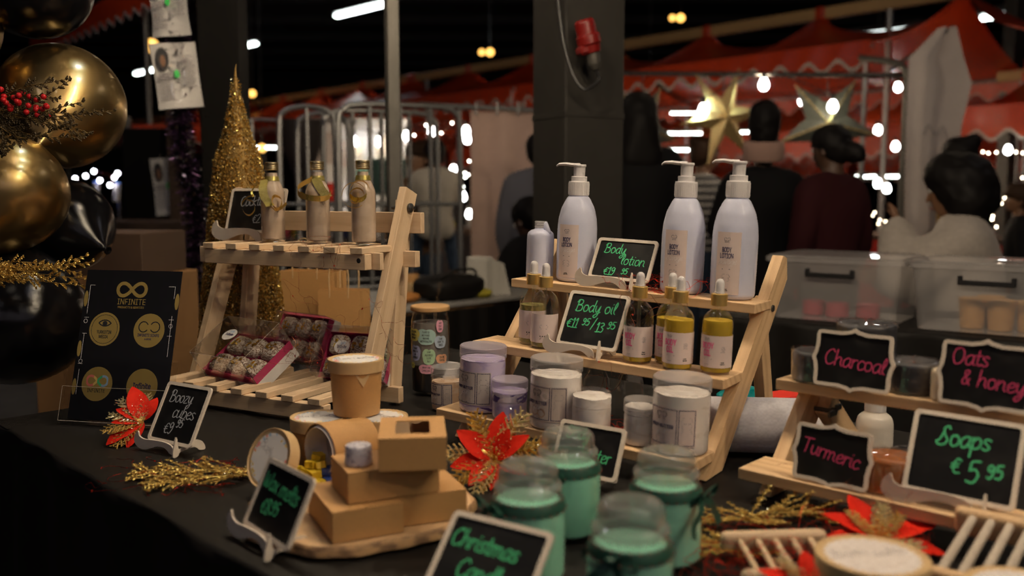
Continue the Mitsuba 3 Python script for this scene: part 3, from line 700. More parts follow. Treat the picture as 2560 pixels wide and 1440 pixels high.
swirl_mat('cream_peach', (.72, .50, .33), (.80, .62, .48))
jars_z = ZL
G = 'body butter jars on the bottom step'
jar('tall lilac lidded jar labelled BODY BUTTER at the left of the bottom step', MID @ T(.066, .050, ZL), .0415, .118, 'cream_lavender', face=4, dark='cream_purple', filltop=.094, cap='jar_lavender', group=G)
jar('small jar of lilac and dark purple swirled cream beside the tall lilac jar', MID @ T(.137, .034, ZL), .031, .070, 'cream_lavender', printed=False, filltop=.048, dark=None, cap='jar_lavender', group=G)
t_small = [k for k in labels if k.startswith('cream_jar')][-1]
part(t_small, 'swirl', apply(lumpy(.0304, .030, .047, .005, 9), T(0, 0, .0)), 'cream_purple', MID @ T(.137, .034, ZL), smooth=50)
jar('tall jar of white body butter with nuts and coconuts printed on its label', MID @ T(.225, .044, ZL), .0440, .118, 'cream_white', face=4, lab_mat='label_tan', filltop=.090, group=G)
t_nut = [k for k in labels if k.startswith('cream_jar')][-1]
princ('nut_print', (.36, .22, .15), .6)
for (x, z, r) in ((-.010, .033, .0085), (.004, .030, .0075), (-.030, .030, .007), (.010, .060, .008)):
    ink(t_nut, extrude(sg.Point(0, 0).buffer(r).difference(sg.Point(0, 0).buffer(r * .5) if r == .008 else sg.Point(9, 9).buffer(.001)), .0001), 'nut_print' if r != .008 else 'label_pink', .044, z, 4 - 10 + math.degrees(x / .044), off=.00038, name='picture')
jar('small open jar of whipped white cream between two tall jars', MID @ T(.300, .036, ZL), .0330, .074, 'cream_white', printed=False, lid=False, filltop=.066, group=G)
jar('small frosted white jar with a flat lid behind the butter sign', MID @ T(.386, .040, ZL), .0255, .074, 'cream_white', printed=False, filltop=.062, cap='jar_plastic', group=G)
jar('tall jar of white cream with a pinkish label, rightmost on the bottom step', MID @ T(.452, .050, ZL), .0450, .119, 'cream_white', face=2, lab_mat='label_pink', filltop=.094, group=G)
jar('small jar of orange cream standing on the cloth left of the bottom step', on(-.135, 1.880, -34), .0325, .090, 'cream_peach', face=4, lab_mat='label_tan', filltop=.060, group='small cream jars')

# ------------------------------------------------------------------ candle jars
CAN = rounded([(0, 0), (.040, 0), (.044, .004), (.044, .082), (.042, .092), (.0365, .098), (.0355, .101), (.0355, .106)], .005, 3)
can_glass = Shape(lathe(CAN, 48), 50)
can_wax = Shape(lathe(rounded([(0, .004), (.040, .004), (.0428, .007), (.0428, .082), (.0405, .090), (.0355, .0955), (.030, .0965), (0, .0965)], .003, 2), 44), 45)
def lid_prof():
    # solid glass lid: plug, flange, dome with a hollow
    o = [(0, .1005), (.0325, .1005), (.0335, .102), (.0335, .1065), (.0395, .1070), (.0405, .1095), (.0395, .1120), (.0365, .1150), (.0345, .1170), (.0350, .1190), (.0355, .1260), (.0335, .1325), (.0290, .1370), (.0200, .1388), (0, .1392)]
    return rounded(o, .0025, 3)
can_lid = Shape(lathe(lid_prof(), 56), 50)
can_void = Shape(lathe(rounded([(0, .1040), (.0290, .1040), (.0300, .106), (.0300, .128), (.0270, .1335), (.0180, .1355), (0, .1360)][::-1], .002, 2), 48), 50)
def ring_band(r0, z, w, r1=None):
    return lathe([(r0, z), (r0 + .0006, z + w * .5), (r0 - .001, z + w)], 44)
princ('green_wax', proc(lambda p, n, uv: mix((.38, .78, .60), (.29, .66, .50), tfbm(p.x * 8, p.y * 8, p.z * 14))), .35, clearcoat=1., clearcoat_gloss=.97)
princ('green_ribbon', proc(lambda p, n, uv: mix((.006, .050, .032), (.012, .075, .05), tfbm(p.x * 200, p.y * 200, p.z * 500))), .5)
princ('red_stitch', (.45, .03, .03), .6)
def candle(label, M, bow_a, tails=True):
    t = thing('candle_jar', label, 'candle', 'green candles in lidded glass jars')
    part(t, 'wax', can_wax, 'green_wax', M); part(t, 'jar', can_glass, 'glass', M)
    part(t, 'lid', can_lid, 'lid_glass', M, label='domed clear glass lid'); part(t, 'lid_hollow', can_void, 'glass', M)
    part(t, 'neck_ring', lathe(rounded([(.0352, .0995), (.0388, .1005), (.0392, .103), (.0388, .1055), (.0352, .1062)], .001, 2), 44), 'glass', M, smooth=40)
    part(t, 'ribbon', lathe([(.0424, .0835), (.0447, .0840), (.0440, .0905), (.0405, .0965), (.0385, .0968)], 44), 'green_ribbon', M, smooth=40)
    st = [apply(box(.0012, .0012, .0012), T(.0449 * math.cos(a), .0449 * math.sin(a), .0845)) for a in np.arange(26) * 2 * PI / 26] + [apply(box(.0012, .0012, .0012), T(.0412 * math.cos(a), .0412 * math.sin(a), .0955)) for a in np.arange(26) * 2 * PI / 26]
    part(t, 'stitching', cat(st), 'red_stitch', M, smooth=False)
    B = M @ R('z', bow_a)                     # the knot is at -y of this frame
    part(t, 'knot', to_tri(hull_spheres([(-.004, -.046, .089, .004), (.004, -.046, .089, .004), (0, -.0485, .089, .0045)], 10)), 'green_ribbon', B, smooth=60)
    for s in (-1, 1):
        p = smooth_path([(s * .003, -.048, .089), (s * .016, -.054, .098), (s * .027, -.052, .096), (s * .026, -.050, .085), (s * .012, -.050, .084), (s * .003, -.048, .088)], 5)
        part(t, 'bow_loop', ribbon(p, .011, (0, -.75, .6)), 'green_ribbon', B, smooth=60)
        if tails:
            p = smooth_path([(s * .003, -.049, .088), (s * .014, -.055, .076), (s * .028, -.053, .062), (s * .034, -.056, .048)], 5)
            part(t, 'bow_tail', ribbon(p, .010, (.75 * 1, -.2, .45 * s)), 'green_ribbon', B, smooth=60)
    return t
candle('lidded jar of green wax, leftmost of the four candles, its bow at its left', on(.0185, 1.042, 0), -62)
candle('lidded jar of green wax, the rearmost of the four candles in glass', on(.0735, 1.185, 0), -38, False)
c3 = candle('lidded jar of green wax nearest the lens, its long bow towards the left', on(.121, .908, 0), -30)
part(c3, 'paper_label', patch_on_cylinder(.05, .05, .044, .012, -46, 20, .0004), 'white_paper', on(.121, .908, 0), smooth=True, label='pale paper label')
candle('lidded jar of green wax, rightmost of the four candles in glass', on(.188, 1.092, 0), 52)

# ------------------------------------------------------------------ kraft boxes on the wood slice
t = thing('wood_slice', 'round slice of a trunk with bark under the kraft boxes', 'wood slice')
ang = np.linspace(0, 2 * PI, 72, endpoint=False)
rr = 1 + .03 * np.sin(3 * ang + 1) + .02 * np.sin(7 * ang) + .012 * np.sin(17 * ang)
MS = on(-.215, 1.248, 0)
def slice_ring(s, z): return np.stack([.158 * s * rr * np.cos(ang), .156 * s * rr * np.sin(ang), np.full(72, z)], 1)
part(t, 'bark', quadmesh(np.array([slice_ring(.97, 0), slice_ring(1.0, .003), slice_ring(1.0, .012), slice_ring(.975, .0155)]), closed_v=True), 'bark_wood', MS, smooth=50)
face = quadmesh(np.array([slice_ring(.976, .0157), slice_ring(.5, .0162), slice_ring(.02, .0162)]), closed_v=True)
part(t, 'cut_face', face, 'slice_wood', MS, smooth=True, uv=face.vertices[:, :2])
ZS = .0164
def kraft_box(label, M, w, d, h, window=False, group='kraft boxes stacked on the wood slice'):
    t = thing('kraft_box', label, 'box', group)
    e = .0006
    part(t, 'tray', cat(apply(box(w - .003, d - .003, e), T(0, 0, .0003)), *[apply(box(w - .003, e, h - .003), T(0, s * (d / 2 - .0018), .0003)) for s in (-1, 1)], *[apply(box(e, d - .003, h - .003), T(s * (w / 2 - .0018), 0, .0003)) for s in (-1, 1)]), 'kraft', M, smooth=False)
    lidp = rrect(w, d, .0012, 2)
    hole = rrect(w * .52, d * .58, .004) if window else None
    top = extrude(lidp.difference(hole) if window else lidp, e)
    part(t, 'lid', cat(apply(top, T(0, 0, h - e)), *[apply(box(w - .0008, e, h - .002), T(0, s * (d / 2 - e / 2), .0012)) for s in (-1, 1)], *[apply(box(e, d - .0008, h - .002), T(s * (w / 2 - e / 2), 0, .0012)) for s in (-1, 1)]), 'kraft', M, smooth=False)
    if window:
        part(t, 'window', apply(extrude(rrect(w * .56, d * .62, .004), .0002), T(0, 0, h - .0010)), 'clear_film', M, smooth=False)
    part(t, 'tuck_flap', apply(box(w * .30, .0006, .010), T(w * .05, d / 2 + .0004, h - .0105)), 'kraft', M, smooth=False)
    return t
def corner(x, y, z, yaw, w, d): return T(x, y, TAB + z) @ R('z', yaw) @ T(w / 2, d / 2, 0)
kraft_box('plain kraft box at the front of the stack, lowest on the left', corner(-.221, 1.096, ZS, 26, .092, .125), .092, .125, .040)
kraft_box('plain kraft box at the lower right of the stack', corner(-.153, 1.150, ZS, 22, .100, .105), .100, .105, .040)
kraft_box('plain kraft box across the two lower ones', corner(-.206, 1.124, ZS + .0405, 25, .122, .088), .122, .088, .041)
kb = kraft_box('topmost kraft box of the stack, with a clear window in its lid', corner(-.168, 1.126, ZS + .082, 6, .086, .112), .086, .112, .043, True)
for (dx, dy) in ((-.016, .012), (.018, -.006), (.004, .026)):
    solo('wax_melt', lathe(rounded([(0, 0), (.013, 0), (.015, .002), (.012, .020), (.009, .023), (0, .023)], .002, 2), 16), 'cream_white', 'pale wax melt seen through the window of the top kraft box', 'wax melt', corner(-.168, 1.126, ZS + .082, 6, .086, .112) @ T(dx, dy, .001), group='wax melts in the window box')
princ('speckled_wax', proc(lambda p, n, uv: mix((.60, .58, .64), (.30, .28, .36), smoothstep(.66, .72, tnoise(p.x * 260, p.y * 260, p.z * 260)))), .4)
solo('wax_puck', lathe(rounded([(0, 0), (.0170, 0), (.0180, .002), (.0170, .0240), (.0160, .0258), (.012, .0262), (0, .0262)], .002, 3), 36), 'speckled_wax', 'short white speckled wax puck on the kraft box beside the windowed one', 'wax melt', T(-.199, 1.164, TAB + ZS + .0818), smooth=45)

# ------------------------------------------------------------------ kraft tubs
def floral(seed, rad):
    """blossoms and leaves printed in a ring on a round label"""
    g = np.random.default_rng(seed); sets = {'flower_red': [], 'flower_yellow': [], 'flower_blue': []}
    for i in range(46):
        a = g.random() * 2 * PI; r = rad * (.86 + .12 * g.random()); key = list(sets)[int(((a / (2 * PI)) * 6 + g.random() * .8) % 3)]
        sets[key].append(affinity.rotate(affinity.scale(sg.Point(r * math.cos(a), r * math.sin(a)).buffer(rad * .06, quad_segs=2), 1, .5 + .4 * g.random()), g.random() * 180))
    return {k: extrude(shapely.unary_union(v), .0001) for k, v in sets.items()}
princ('flower_red', (.70, .20, .16), .6); princ('flower_yellow', (.72, .52, .16), .6); princ('flower_blue', (.28, .42, .58), .6)
bw, bww = hand('Bath', .0085, .0005, .2, .0002); hw, hww = hand('salts', .0085, .0005, .2, .0002)
word = cat(apply(bw, T(-bww - .001, .001, 0)), apply(hw, T(.001, -.002, 0)))
tub_cup = Shape(lathe(rounded([(0, .001), (.0355, .001), (.0368, 0), (.0372, .001), (.0425, .084), (.0425, .086), (.0415, .086), (.0362, .004), (0, .004)], .0006, 1), 44), 40)
tub_cup_open = tub_cup
tub_lid = Shape(lathe(rounded([(.0440, .071), (.0448, .071), (.0452, .0880), (.0448, .0905), (.0435, .0905), (.0425, .0888), (0, .0888)], .0008, 2), 48), 40)
def label_disc(t, M, seed, rad=.0375, z=.0889, up=True):
    part(t, 'label', apply(extrude(sg.Point(0, 0).buffer(rad, quad_segs=12), .0002), T(0, 0, z)), 'white_paper', M, smooth=False)
    for k, m in floral(seed, rad).items(): part(t, 'flowers', apply(m, T(0, 0, z + .00025)), k, M, smooth=False, kind='stuff')
    part(t, 'lettering', apply(word, T(0, 0, z + .00025)), 'ink_grey', M, smooth=False)
def tub(label, M, seed, group='lidded kraft tubs'):
    t = thing('kraft_tub', label, 'tub', group)
    part(t, 'cup', tub_cup, 'kraft', M); part(t, 'lid', tub_lid, 'kraft_rim', M); label_disc(t, M, seed)
    return t
tub('lidded kraft tub behind the leaning lid, under the upper tub at its left', on(-.312, 1.452, 20), 1)
tub('lidded kraft tub under the upper tub at its right, behind the windowed box', on(-.213, 1.455, -30), 2)
ut = tub('upright kraft tub standing highest, on the lids of two others', on(-.2530, 1.470, 25, .0912), 3)
part(ut, 'tape', apply(bend_on_cylinder(extrude(sg.Polygon([(-.012, 0), (.012, 0), (.001, -.020)]), .0002), .0422, .070, 24), S(1)), 'kraft_rim', on(-.2530, 1.470, 0, .0912), smooth=False, label='pointed pale paper seal')
# the tub lying on its side, spilling yellow melts
t = thing('open_tub', 'open kraft tub lying on its side with yellow wax melts at its mouth', 'tub')
ML = T(-.290, 1.352, TAB + ZS + .0440) @ R('z', 46) @ R('x', 0) @ frame((0, 0, 0), (0, 1, 0), (0, 0, 1), (-1, 0, 0)) @ T(0, 0, -.086)
part(t, 'cup', tub_cup, 'kraft', ML)
part(t, 'tissue', lathe([(.0365, .030), (.039, .060), (.0400, .080), (.037, .088), (.0355, .084), (.034, .050)], 18), 'white_paper', ML, smooth=40, label='white tissue lining')
princ('yellow_wax', (.55, .38, .02), .4); princ('blue_wax', (.03, .07, .32), .4)
def melt(s=1.0):
    pts = []
    for i in range(10):
        a = i * 2 * PI / 10; r = .0105 if i % 2 else .0075
        pts.append((r * math.cos(a), r * math.sin(a)))
    return apply(extrude(sg.Polygon(pts).buffer(.001), .010), S(s))
star_melt = Shape(melt(), False)
mp = [(-.318, 1.330, .005, 'y'), (-.300, 1.322, .005, 'y'), (-.284, 1.320, .005, 'y'), (-.309, 1.340, .0155, 'y'), (-.292, 1.334, .0155, 'y'), (-.301, 1.346, .026, 'y'), (-.287, 1.343, .025, 'y'), (-.294, 1.357, .034, 'y'), (-.270, 1.330, .006, 'b'), (-.333, 1.345, .005, 'y'), (-.326, 1.352, .0155, 'y'), (-.276, 1.344, .017, 'b')]
for i, (x, y, z, c) in enumerate(mp):
    solo('star_melt', star_melt, 'yellow_wax' if c == 'y' else 'blue_wax', ('yellow' if c == 'y' else 'dark blue') + ' star-shaped wax melt in the little heap at the fallen kraft tub', 'wax melt', T(x, y, TAB + ZS + z - .0045) @ R('z', i * 37) @ R('x', (i * 53) % 40 - 20), group='yellow melts at the tub mouth' if c == 'y' else 'blue melts at the tub mouth')
# its lid leaning in front
t = thing('tub_lid', 'kraft lid with a floral label leaning on edge before the fallen tub', 'lid')
MLd = T(-.357, 1.318, TAB + ZS + .0435) @ R('z', -36) @ R('x', 66) @ R('z', -30) @ T(0, 0, -.0888)
part(t, 'rim', tub_lid, 'kraft_rim', MLd); label_disc(t, MLd, 5)
# ------------------------------------------------------------------ cream bottles on the slatted stand
CB = rounded([(0, 0), (.0240, 0), (.0262, .004), (.0262, .108), (.0250, .116), (.0180, .132), (.0130, .142), (.0118, .152), (.0118, .158)], .005, 3)
cb_glass = Shape(lathe(CB, 40), 50)
cb_fill = Shape(lathe([(0, .006), (.0225, .006), (.0252, .009), (.0252, .108), (.0240, .1155), (.0172, .1315), (.0122, .1415), (.0108, .153), (0, .153)], 36), 45)
cp = [(.0125, .158)]
for z in (.1600, .1635, .1670): cp += [(.0148, z - .0006), (.0148, z + .0010), (.0138, z + .0017)]
cb_cap = Shape(lathe(rounded(cp + [(.0148, .1705), (.0148, .1750), (.0138, .1762), (0, .1762)], .0005, 1), 44), 30)
swirl_mat('cream_beige', (.46, .36, .27), (.52, .42, .33), .4, .7, 30., .25)
def curl(pts, w, wd): return ribbon(smooth_path(pts, 8), w, wd)
def cream_bottle(label, M, style):
    t = thing('cream_bottle', label, 'bottle', 'corked beige cream bottles' if False else 'cream bottles on the slatted stand')
    part(t, 'drink', cb_fill, 'cream_beige', M); part(t, 'bottle', cb_glass, 'glass', M); part(t, 'cap', cb_cap, 'gold_cap', M, label='ridged gold screw cap')
    part(t, 'ribbon', lathe([(.0150, .1355), (.0165, .1345), (.0145, .1450), (.0135, .1450)], 30), 'ribbon_glitter', M, smooth=40)
    fr = M @ R('z', 28)                         # towards the lens
    y = -.030
    def rib(pts, w, wd, m): part(t, 'curl', curl(pts, w, wd), m, fr, smooth=60)
    if style == 0:
        rib([(-.012, -.014, .138), (-.014, y + .004, .120), (-.010, y, .100), (-.002, y, .088), (.004, y - .006, .080)], .018, (1, .2, .2), 'ribbon_glitter')
        rib([(.004, y - .006, .080), (.016, y - .012, .072), (.026, y - .004, .078), (.026, y + .004, .095), (.014, y, .102), (.008, y - .004, .095), (.012, y - .012, .080), (.026, y - .016, .074), (.040, y - .006, .086)], .010, (.0, -.8, .6), 'ribbon_satin')
        rib([(-.014, -.010, .137), (-.028, -.016, .128), (-.040, -.02, .112), (-.034, -.03, .100)], .006, (.5, .6, .3), 'ribbon_glitter')
        rib([(-.034, -.030, .104), (-.050, -.026, .098), (-.062, -.022, .085), (-.056, -.028, .066), (-.042, -.034, .060), (-.032, -.030, .072), (-.036, -.026, .088), (-.048, -.030, .094)], .012, (.2, -.9, .3), 'ribbon_satin')
    elif style == 1:
        rib([(.0, -.016, .140), (.010, y + .004, .122), (.020, y + .002, .108), (.028, y, .100)], .020, (1, 0, .25), 'ribbon_glitter')
        rib([(-.008, -.014, .138), (-.026, -.022, .128), (-.036, -.028, .118), (-.030, y - .006, .104), (-.008, y - .012, .098), (.014, y - .010, .096), (.030, y - .002, .100), (.034, y + .006, .110)], .012, (.1, -.35, .9), 'ribbon_satin')
        rib([(-.030, y - .004, .106), (-.010, y - .0125, .0985), (.014, y - .0105, .0965)], .013, (.1, -.35, .9), 'ribbon_glitter')
    else:
        c = []
        for i in range(26):
            a = i * .52; r = .020 - .0004 * i
            c.append((r * math.cos(a) - .002 - .0004 * i, y - .004 - .0006 * i, .118 - .0009 * i + r * math.sin(a)))
        part(t, 'curl', ribbon(np.array(c), .011, (.15, -.85, .25)), 'ribbon_satin', fr, smooth=60)
        c2 = [(.034 * math.cos(a) * .75 - .012, y - .010, .104 + .026 * math.sin(a)) for a in np.linspace(.6, 5.4, 16)]
        part(t, 'curl', ribbon(np.array(c2), .007, (.1, -.9, .2)), 'ribbon_satin', fr, smooth=60)
        c3_ = [(.019 * math.cos(a) - .004, y - .012, .112 + .018 * math.sin(a)) for a in np.linspace(3.6, 5.9, 10)]
        part(t, 'curl', ribbon(np.array(c3_), .012, (.1, -.5, .85)), 'ribbon_glitter', fr, smooth=60)
    return t
cream_bottle('beige cream bottle with curled gold ribbon, leftmost, half covering a chalkboard', LFT @ T(.148, .200, .338), 0)
cream_bottle('beige cream bottle with gold ribbon wrapped round its shoulder, middle of three', LFT @ T(.276, .200, .338), 1)
cream_bottle('beige cream bottle with a round gold ribbon curl, beside the stand post', LFT @ T(.398, .200, .338), 2)

# ------------------------------------------------------------------ cake boxes
princ('pink_paper', (.44, .03, .12), .6)
princ('coconut', proc(lambda p, n, uv: mix((.16, .085, .05), (.60, .54, .48), smoothstep(.38, .6, tfbm(p.x * 420, p.y * 420, p.z * 420)))), .8)
princ('gold_leaf', (.9, .62, .12), .3, 1.)
def bumpy_cake(w, d, h, seed):
    m = trimesh.creation.icosphere(subdivisions=3, radius=1.0); v = m.vertices.copy()
    v = np.sign(v) * np.abs(v) ** .55
    v = v * np.array([w / 2, d / 2, h / 2]) + np.array([0, 0, h / 2])
    n_ = meshkit.fbm(v * 260 + seed * 3.1, 3, seed) - .5
    v += unit(np.array([0, 0, 1.])) * n_[:, None] * .005 + (v - [0, 0, h / 2]) * n_[:, None] * .12
    m.vertices = v; return m
cakes = [Shape(bumpy_cake(.040, .040, .032, s), 60) for s in range(3)]
def cup_mesh(w, d, h):
    per = []; n = 14
    for (x0, y0, x1, y1) in ((-1, -1, 1, -1), (1, -1, 1, 1), (1, 1, -1, 1), (-1, 1, -1, -1)):
        for i in range(n): per.append((x0 + (x1 - x0) * i / n, y0 + (y1 - y0) * i / n))
    per = np.array(per) * [w / 2, d / 2]; zig = np.where(np.arange(len(per)) % 2, .0012, -.0012)
    nv = per / np.linalg.norm(per, axis=1, keepdims=True)
    rings = [np.concatenate([per * s + nv * zig[:, None] * k, np.full((len(per), 1), z)], 1) for s, k, z in ((.0, 0, .0005), (.88, .4, .0005), (1.0, 1, h))]
    return quadmesh(np.array(rings), closed_v=True)
cupm = Shape(cup_mesh(.043, .043, .024), False)
g5 = np.random.default_rng(5)
leafs = [Shape(cat([apply(box(.006 * g5.random() + .003, .004, .0005), T((g5.random() - .5) * .018, (g5.random() - .5) * .016, .0325 + .002 * g5.random()) @ R('z', g5.random() * 180) @ R('x', g5.random() * 40 - 20)) for _ in range(6)]), False) for _ in range(3)]
def cake_box(label, M, nx=3, ny=2, lidh=.062, sticker=True, stick_face='top'):
    t = thing('cake_box', label, 'cake box'); w, d, h = nx * .052 + .006, ny * .052 + .006, .022
    e = .0012
    part(t, 'tray', cat(apply(box(w, d, e), T(0, 0, 0)), *[apply(box(w, e, h), T(0, s * (d / 2 - e / 2), 0)) for s in (-1, 1)], *[apply(box(e, d, h), T(s * (w / 2 - e / 2), 0, 0)) for s in (-1, 1)]), 'white_paper', M, smooth=False)
    part(t, 'lining', cat(*[apply(box(w - .003, .0006, .037), T(0, s * (d / 2 - .002), e)) for s in (-1, 1)], *[apply(box(.0006, d - .003, .037), T(s * (w / 2 - .002), 0, e)) for s in (-1, 1)], apply(box(w - .004, d - .004, .0008), T(0, 0, e))), 'pink_paper', M, smooth=False, label='bright pink paper lining')
    L = h + lidh; q = .0003
    part(t, 'lid', cat(apply(box(w + .001, d + .001, q), T(0, 0, L)), *[apply(box(w + .001, q, L - .002), T(0, s * (d / 2 + .0006), .002)) for s in (-1, 1)], *[apply(box(q, d + .001, L - .002), T(s * (w / 2 + .0006), 0, .002)) for s in (-1, 1)]), 'clear_film', M, smooth=False, label='clear box lid')
    edge = [((-1, -1), (1, -1)), ((1, -1), (1, 1)), ((1, 1), (-1, 1)), ((-1, 1), (-1, -1))]
    part(t, 'lid_edge', cat(*[rod((a[0] * w / 2, a[1] * d / 2, L), (b[0] * w / 2, b[1] * d / 2, L), .0004, 5) for a, b in edge], *[rod((a[0] * w / 2, a[1] * d / 2, h), (a[0] * w / 2, a[1] * d / 2, L), .0004, 5) for a, b in edge]), 'clear_edge', M, smooth=True)
    if sticker:
        sm = extrude(affinity.scale(sg.Point(0, 0).buffer(.016, quad_segs=10), 1.15, .95), .0002)
        P = M @ (T(-w * .12, d * .05, L + .0005) if stick_face == 'top' else T(-w * .16, -d / 2 - .0008, L * .6) @ R('x', 90))
        part(t, 'sticker', sm, 'white_paper', P, smooth=False, label='oval white sticker')
        iw, iww = hand('Infinite'.replace('I', 'l').replace('f', 't'), .0052, .0011, .2, .0002) if False else (print_text('Infinite', .0062, True, .8), 0)
        part(t, 'sticker_print', apply(iw, T(0, -.003, .0003)), 'ink_navy', P, smooth=False)
        part(t, 'sticker_print', apply(extrude(infinity(.010, .0012), .0002), T(.001, .008, .0003)), 'flower_blue', P, smooth=False)
    for i in range(nx):
        for j in range(ny):
            C_ = M @ T((i - (nx - 1) / 2) * .052, (j - (ny - 1) / 2) * .052, .0022) @ S(1.13)
            ck = part(t, 'cake', cakes[(i + 2 * j) % 3], 'coconut', C_ @ R('z', 90 * ((i + j) % 4)) @ T(0, 0, .004))
            part(ck, 'paper_cup', cupm, 'pink_paper', C_); part(ck, 'gold_leaf', leafs[(i * 2 + j) % 3], 'gold_leaf', C_ @ T(0, 0, .004), smooth=False)
    return t
princ('clear_edge', (.42, .36, .30), .15, spec_trans=.0)
P0 = LFT @ T(.182, .104, .0505)
cake_box('clear-lidded box of coconut cakes in pink paper, frontmost on the lower tier', LFT @ T(.150, .128, .0620) @ R('z', -9) @ R('x', 34) @ S(1.10), 3, 2, .062)
cake_box('clear-lidded box of coconut cakes standing upright behind the frontmost one', LFT @ T(.150, .300, .100) @ R('z', -8) @ R('x', 66) @ T(0, 0, -.014), 3, 2, .035, False)
cake_box('clear-lidded box of coconut cakes with a round sticker, leaning behind the kraft tub', LFT @ T(.362, .235, .080) @ R('z', 8) @ R('x', 58) @ T(0, 0, -.008), 3, 2, .052, True, 'top')

# ------------------------------------------------------------------ display card in an acrylic holder
MP = on(-.765, 1.738, -12)
t = thing('poster_stand', 'black card with gold round logos in a clear stand left of the slatted stand', 'poster stand')
PP = MP @ plate_frame(.206, .297, .008, 16)
princ('card_black', (.010, .010, .012), .3)
part(t, 'card', apply(extrude(sg.box(-.105, -.1485, .105, .1485), .0012), T(0, 0, -.0006)), 'card_black', PP, smooth=False)
part(t, 'holder', cat(apply(extrude(sg.box(-.122, -.152, .122, -.03), .0004), T(0, 0, .006)), apply(extrude(sg.box(-.122, -.152, .122, .1485), .0004), T(0, 0, -.004)), apply(box(.244, .012, .0006), T(0, -.152, -.003) @ R('x', 0))), 'clear_film', PP, smooth=False)
part(t, 'holder_edge', cat(rod((-.122, -.152, .006), (-.122, -.085, .006), .0006, 5), rod((.122, -.152, .006), (.122, -.085, .006), .0006, 5), rod((-.122, -.085, .006), (.122, -.085, .006), .0006, 5), rod((-.122, -.152, .006), (.122, -.152, .006), .0008, 5)), 'clear_edge', PP)
part(t, 'holder_base', apply(box(.244, .11, .0025), T(0, .05, .0)), 'clear_film', MP, smooth=False)
Z1, Z2 = .0007, .0010
def flat(poly, x, y, matl, name, z=Z1): part(t, name, apply(extrude(poly, .0002), T(x, y, z)), matl, PP, smooth=False)
flat(infinity(.062, .0070), .0, .110, 'gold_print', 'emblem')
part(t, 'lettering', apply(print_text('INFINITE', .0115, False, .86), T(.002, .080, Z1)), 'gold_print', PP, smooth=False)
part(t, 'lettering', apply(print_text('PRODUCTS & SERVICES', .0042, False, .86), T(.002, .0725, Z1)), 'gold_print', PP, smooth=False)
for x, y in ((-.050, .030), (.048, .030), (-.050, -.078), (.048, -.078)):
    flat(sg.Point(0, 0).buffer(.0335, quad_segs=12), x, y, 'gold_print', 'logo_disc')
flat(sg.Point(0, 0).buffer(.029, quad_segs=12).difference(sg.Point(0, 0).buffer(.0282, quad_segs=12)), -.050, .030, 'ink_black', 'ring', Z2)
eye = sg.Point(0, -.008).buffer(.019).intersection(sg.Point(0, .016).buffer(.019))
flat(eye.difference(eye.buffer(-.0022)).union(sg.Point(0, .003).buffer(.0052)), -.050, .038, 'ink_black', 'eye_emblem', Z2)
part(t, 'lettering', apply(print_text('TURKOTIN', .0062, True, .72), T(-.050, .021, Z2)), 'ink_black', PP, smooth=False)
part(t, 'lettering', apply(print_text('MEDIA', .0062, True, .72), T(-.050, .012, Z2)), 'ink_black', PP, smooth=False)
flat(two_rings(.046, .0020), .048, .037, 'ink_black', 'emblem', Z2)
part(t, 'lettering', apply(print_text('INFINITE SOAPS', .0056, True, .74), T(.048, .018, Z2)), 'ink_navy', PP, smooth=False)
part(t, 'lettering', apply(print_text('& MORE', .0032, True, .9), T(.048, .0115, Z2)), 'ink_navy', PP, smooth=False)
inf = infinity(.046, .0046)
for cm, x0, x1 in (('flower_red', -.024, -.008), ('flower_yellow', -.008, .0), ('chalk_green', .0, .010), ('flower_blue', .010, .024)):
    flat(inf.intersection(sg.box(x0, -.02, x1, .02)), -.050, -.072, cm, 'rainbow_emblem', Z2)
part(t, 'lettering', apply(print_text('INFINITE', .0072, False, .86), T(-.050, -.0945, Z2)), 'ink_black', PP, smooth=False)
part(t, 'lettering', apply(print_text('Infinite', .0105, True, .8), T(.048, -.083, Z2)), 'ink_navy', PP, smooth=False)
for (x0, y0, x1, y1) in ((-.094, .118, -.0932, .06), (-.094, .02, -.0932, -.03), (-.094, -.05, -.0932, -.10), (.0935, .118, .0943, .094), (.0935, .06, .0943, -.02), (-.094, .1172, -.083, .118), (.080, .1172, .094, .118), (-.098, .052, -.088, .0528), (.088, .052, .098, .0528), (-.098, .020, -.088, .0208), (.088, .02, .098, .0208), (-.098, -.04, -.088, -.0392)):
    flat(sg.box(min(x0, x1), min(y0, y1), max(x0, x1), max(y0, y1)), 0, 0, 'ink_white', 'line')
for x, y in ((-.094, .045), (.0935, .040), (-.093, -.035)):
    flat(sg.Point(0, 0).buffer(.0042).difference(sg.Point(0, 0).buffer(.0034)), x, y, 'ink_white', 'ring')
for x, y, a in ((-.100, .09, 0), (-.100, -.01, 0), (.101, .088, 0), (-.100, -.085, 0)):
    flat(affinity.scale(sg.Point(0, 0).buffer(.016), .28, 1), x, y, 'gold_print', 'petal')

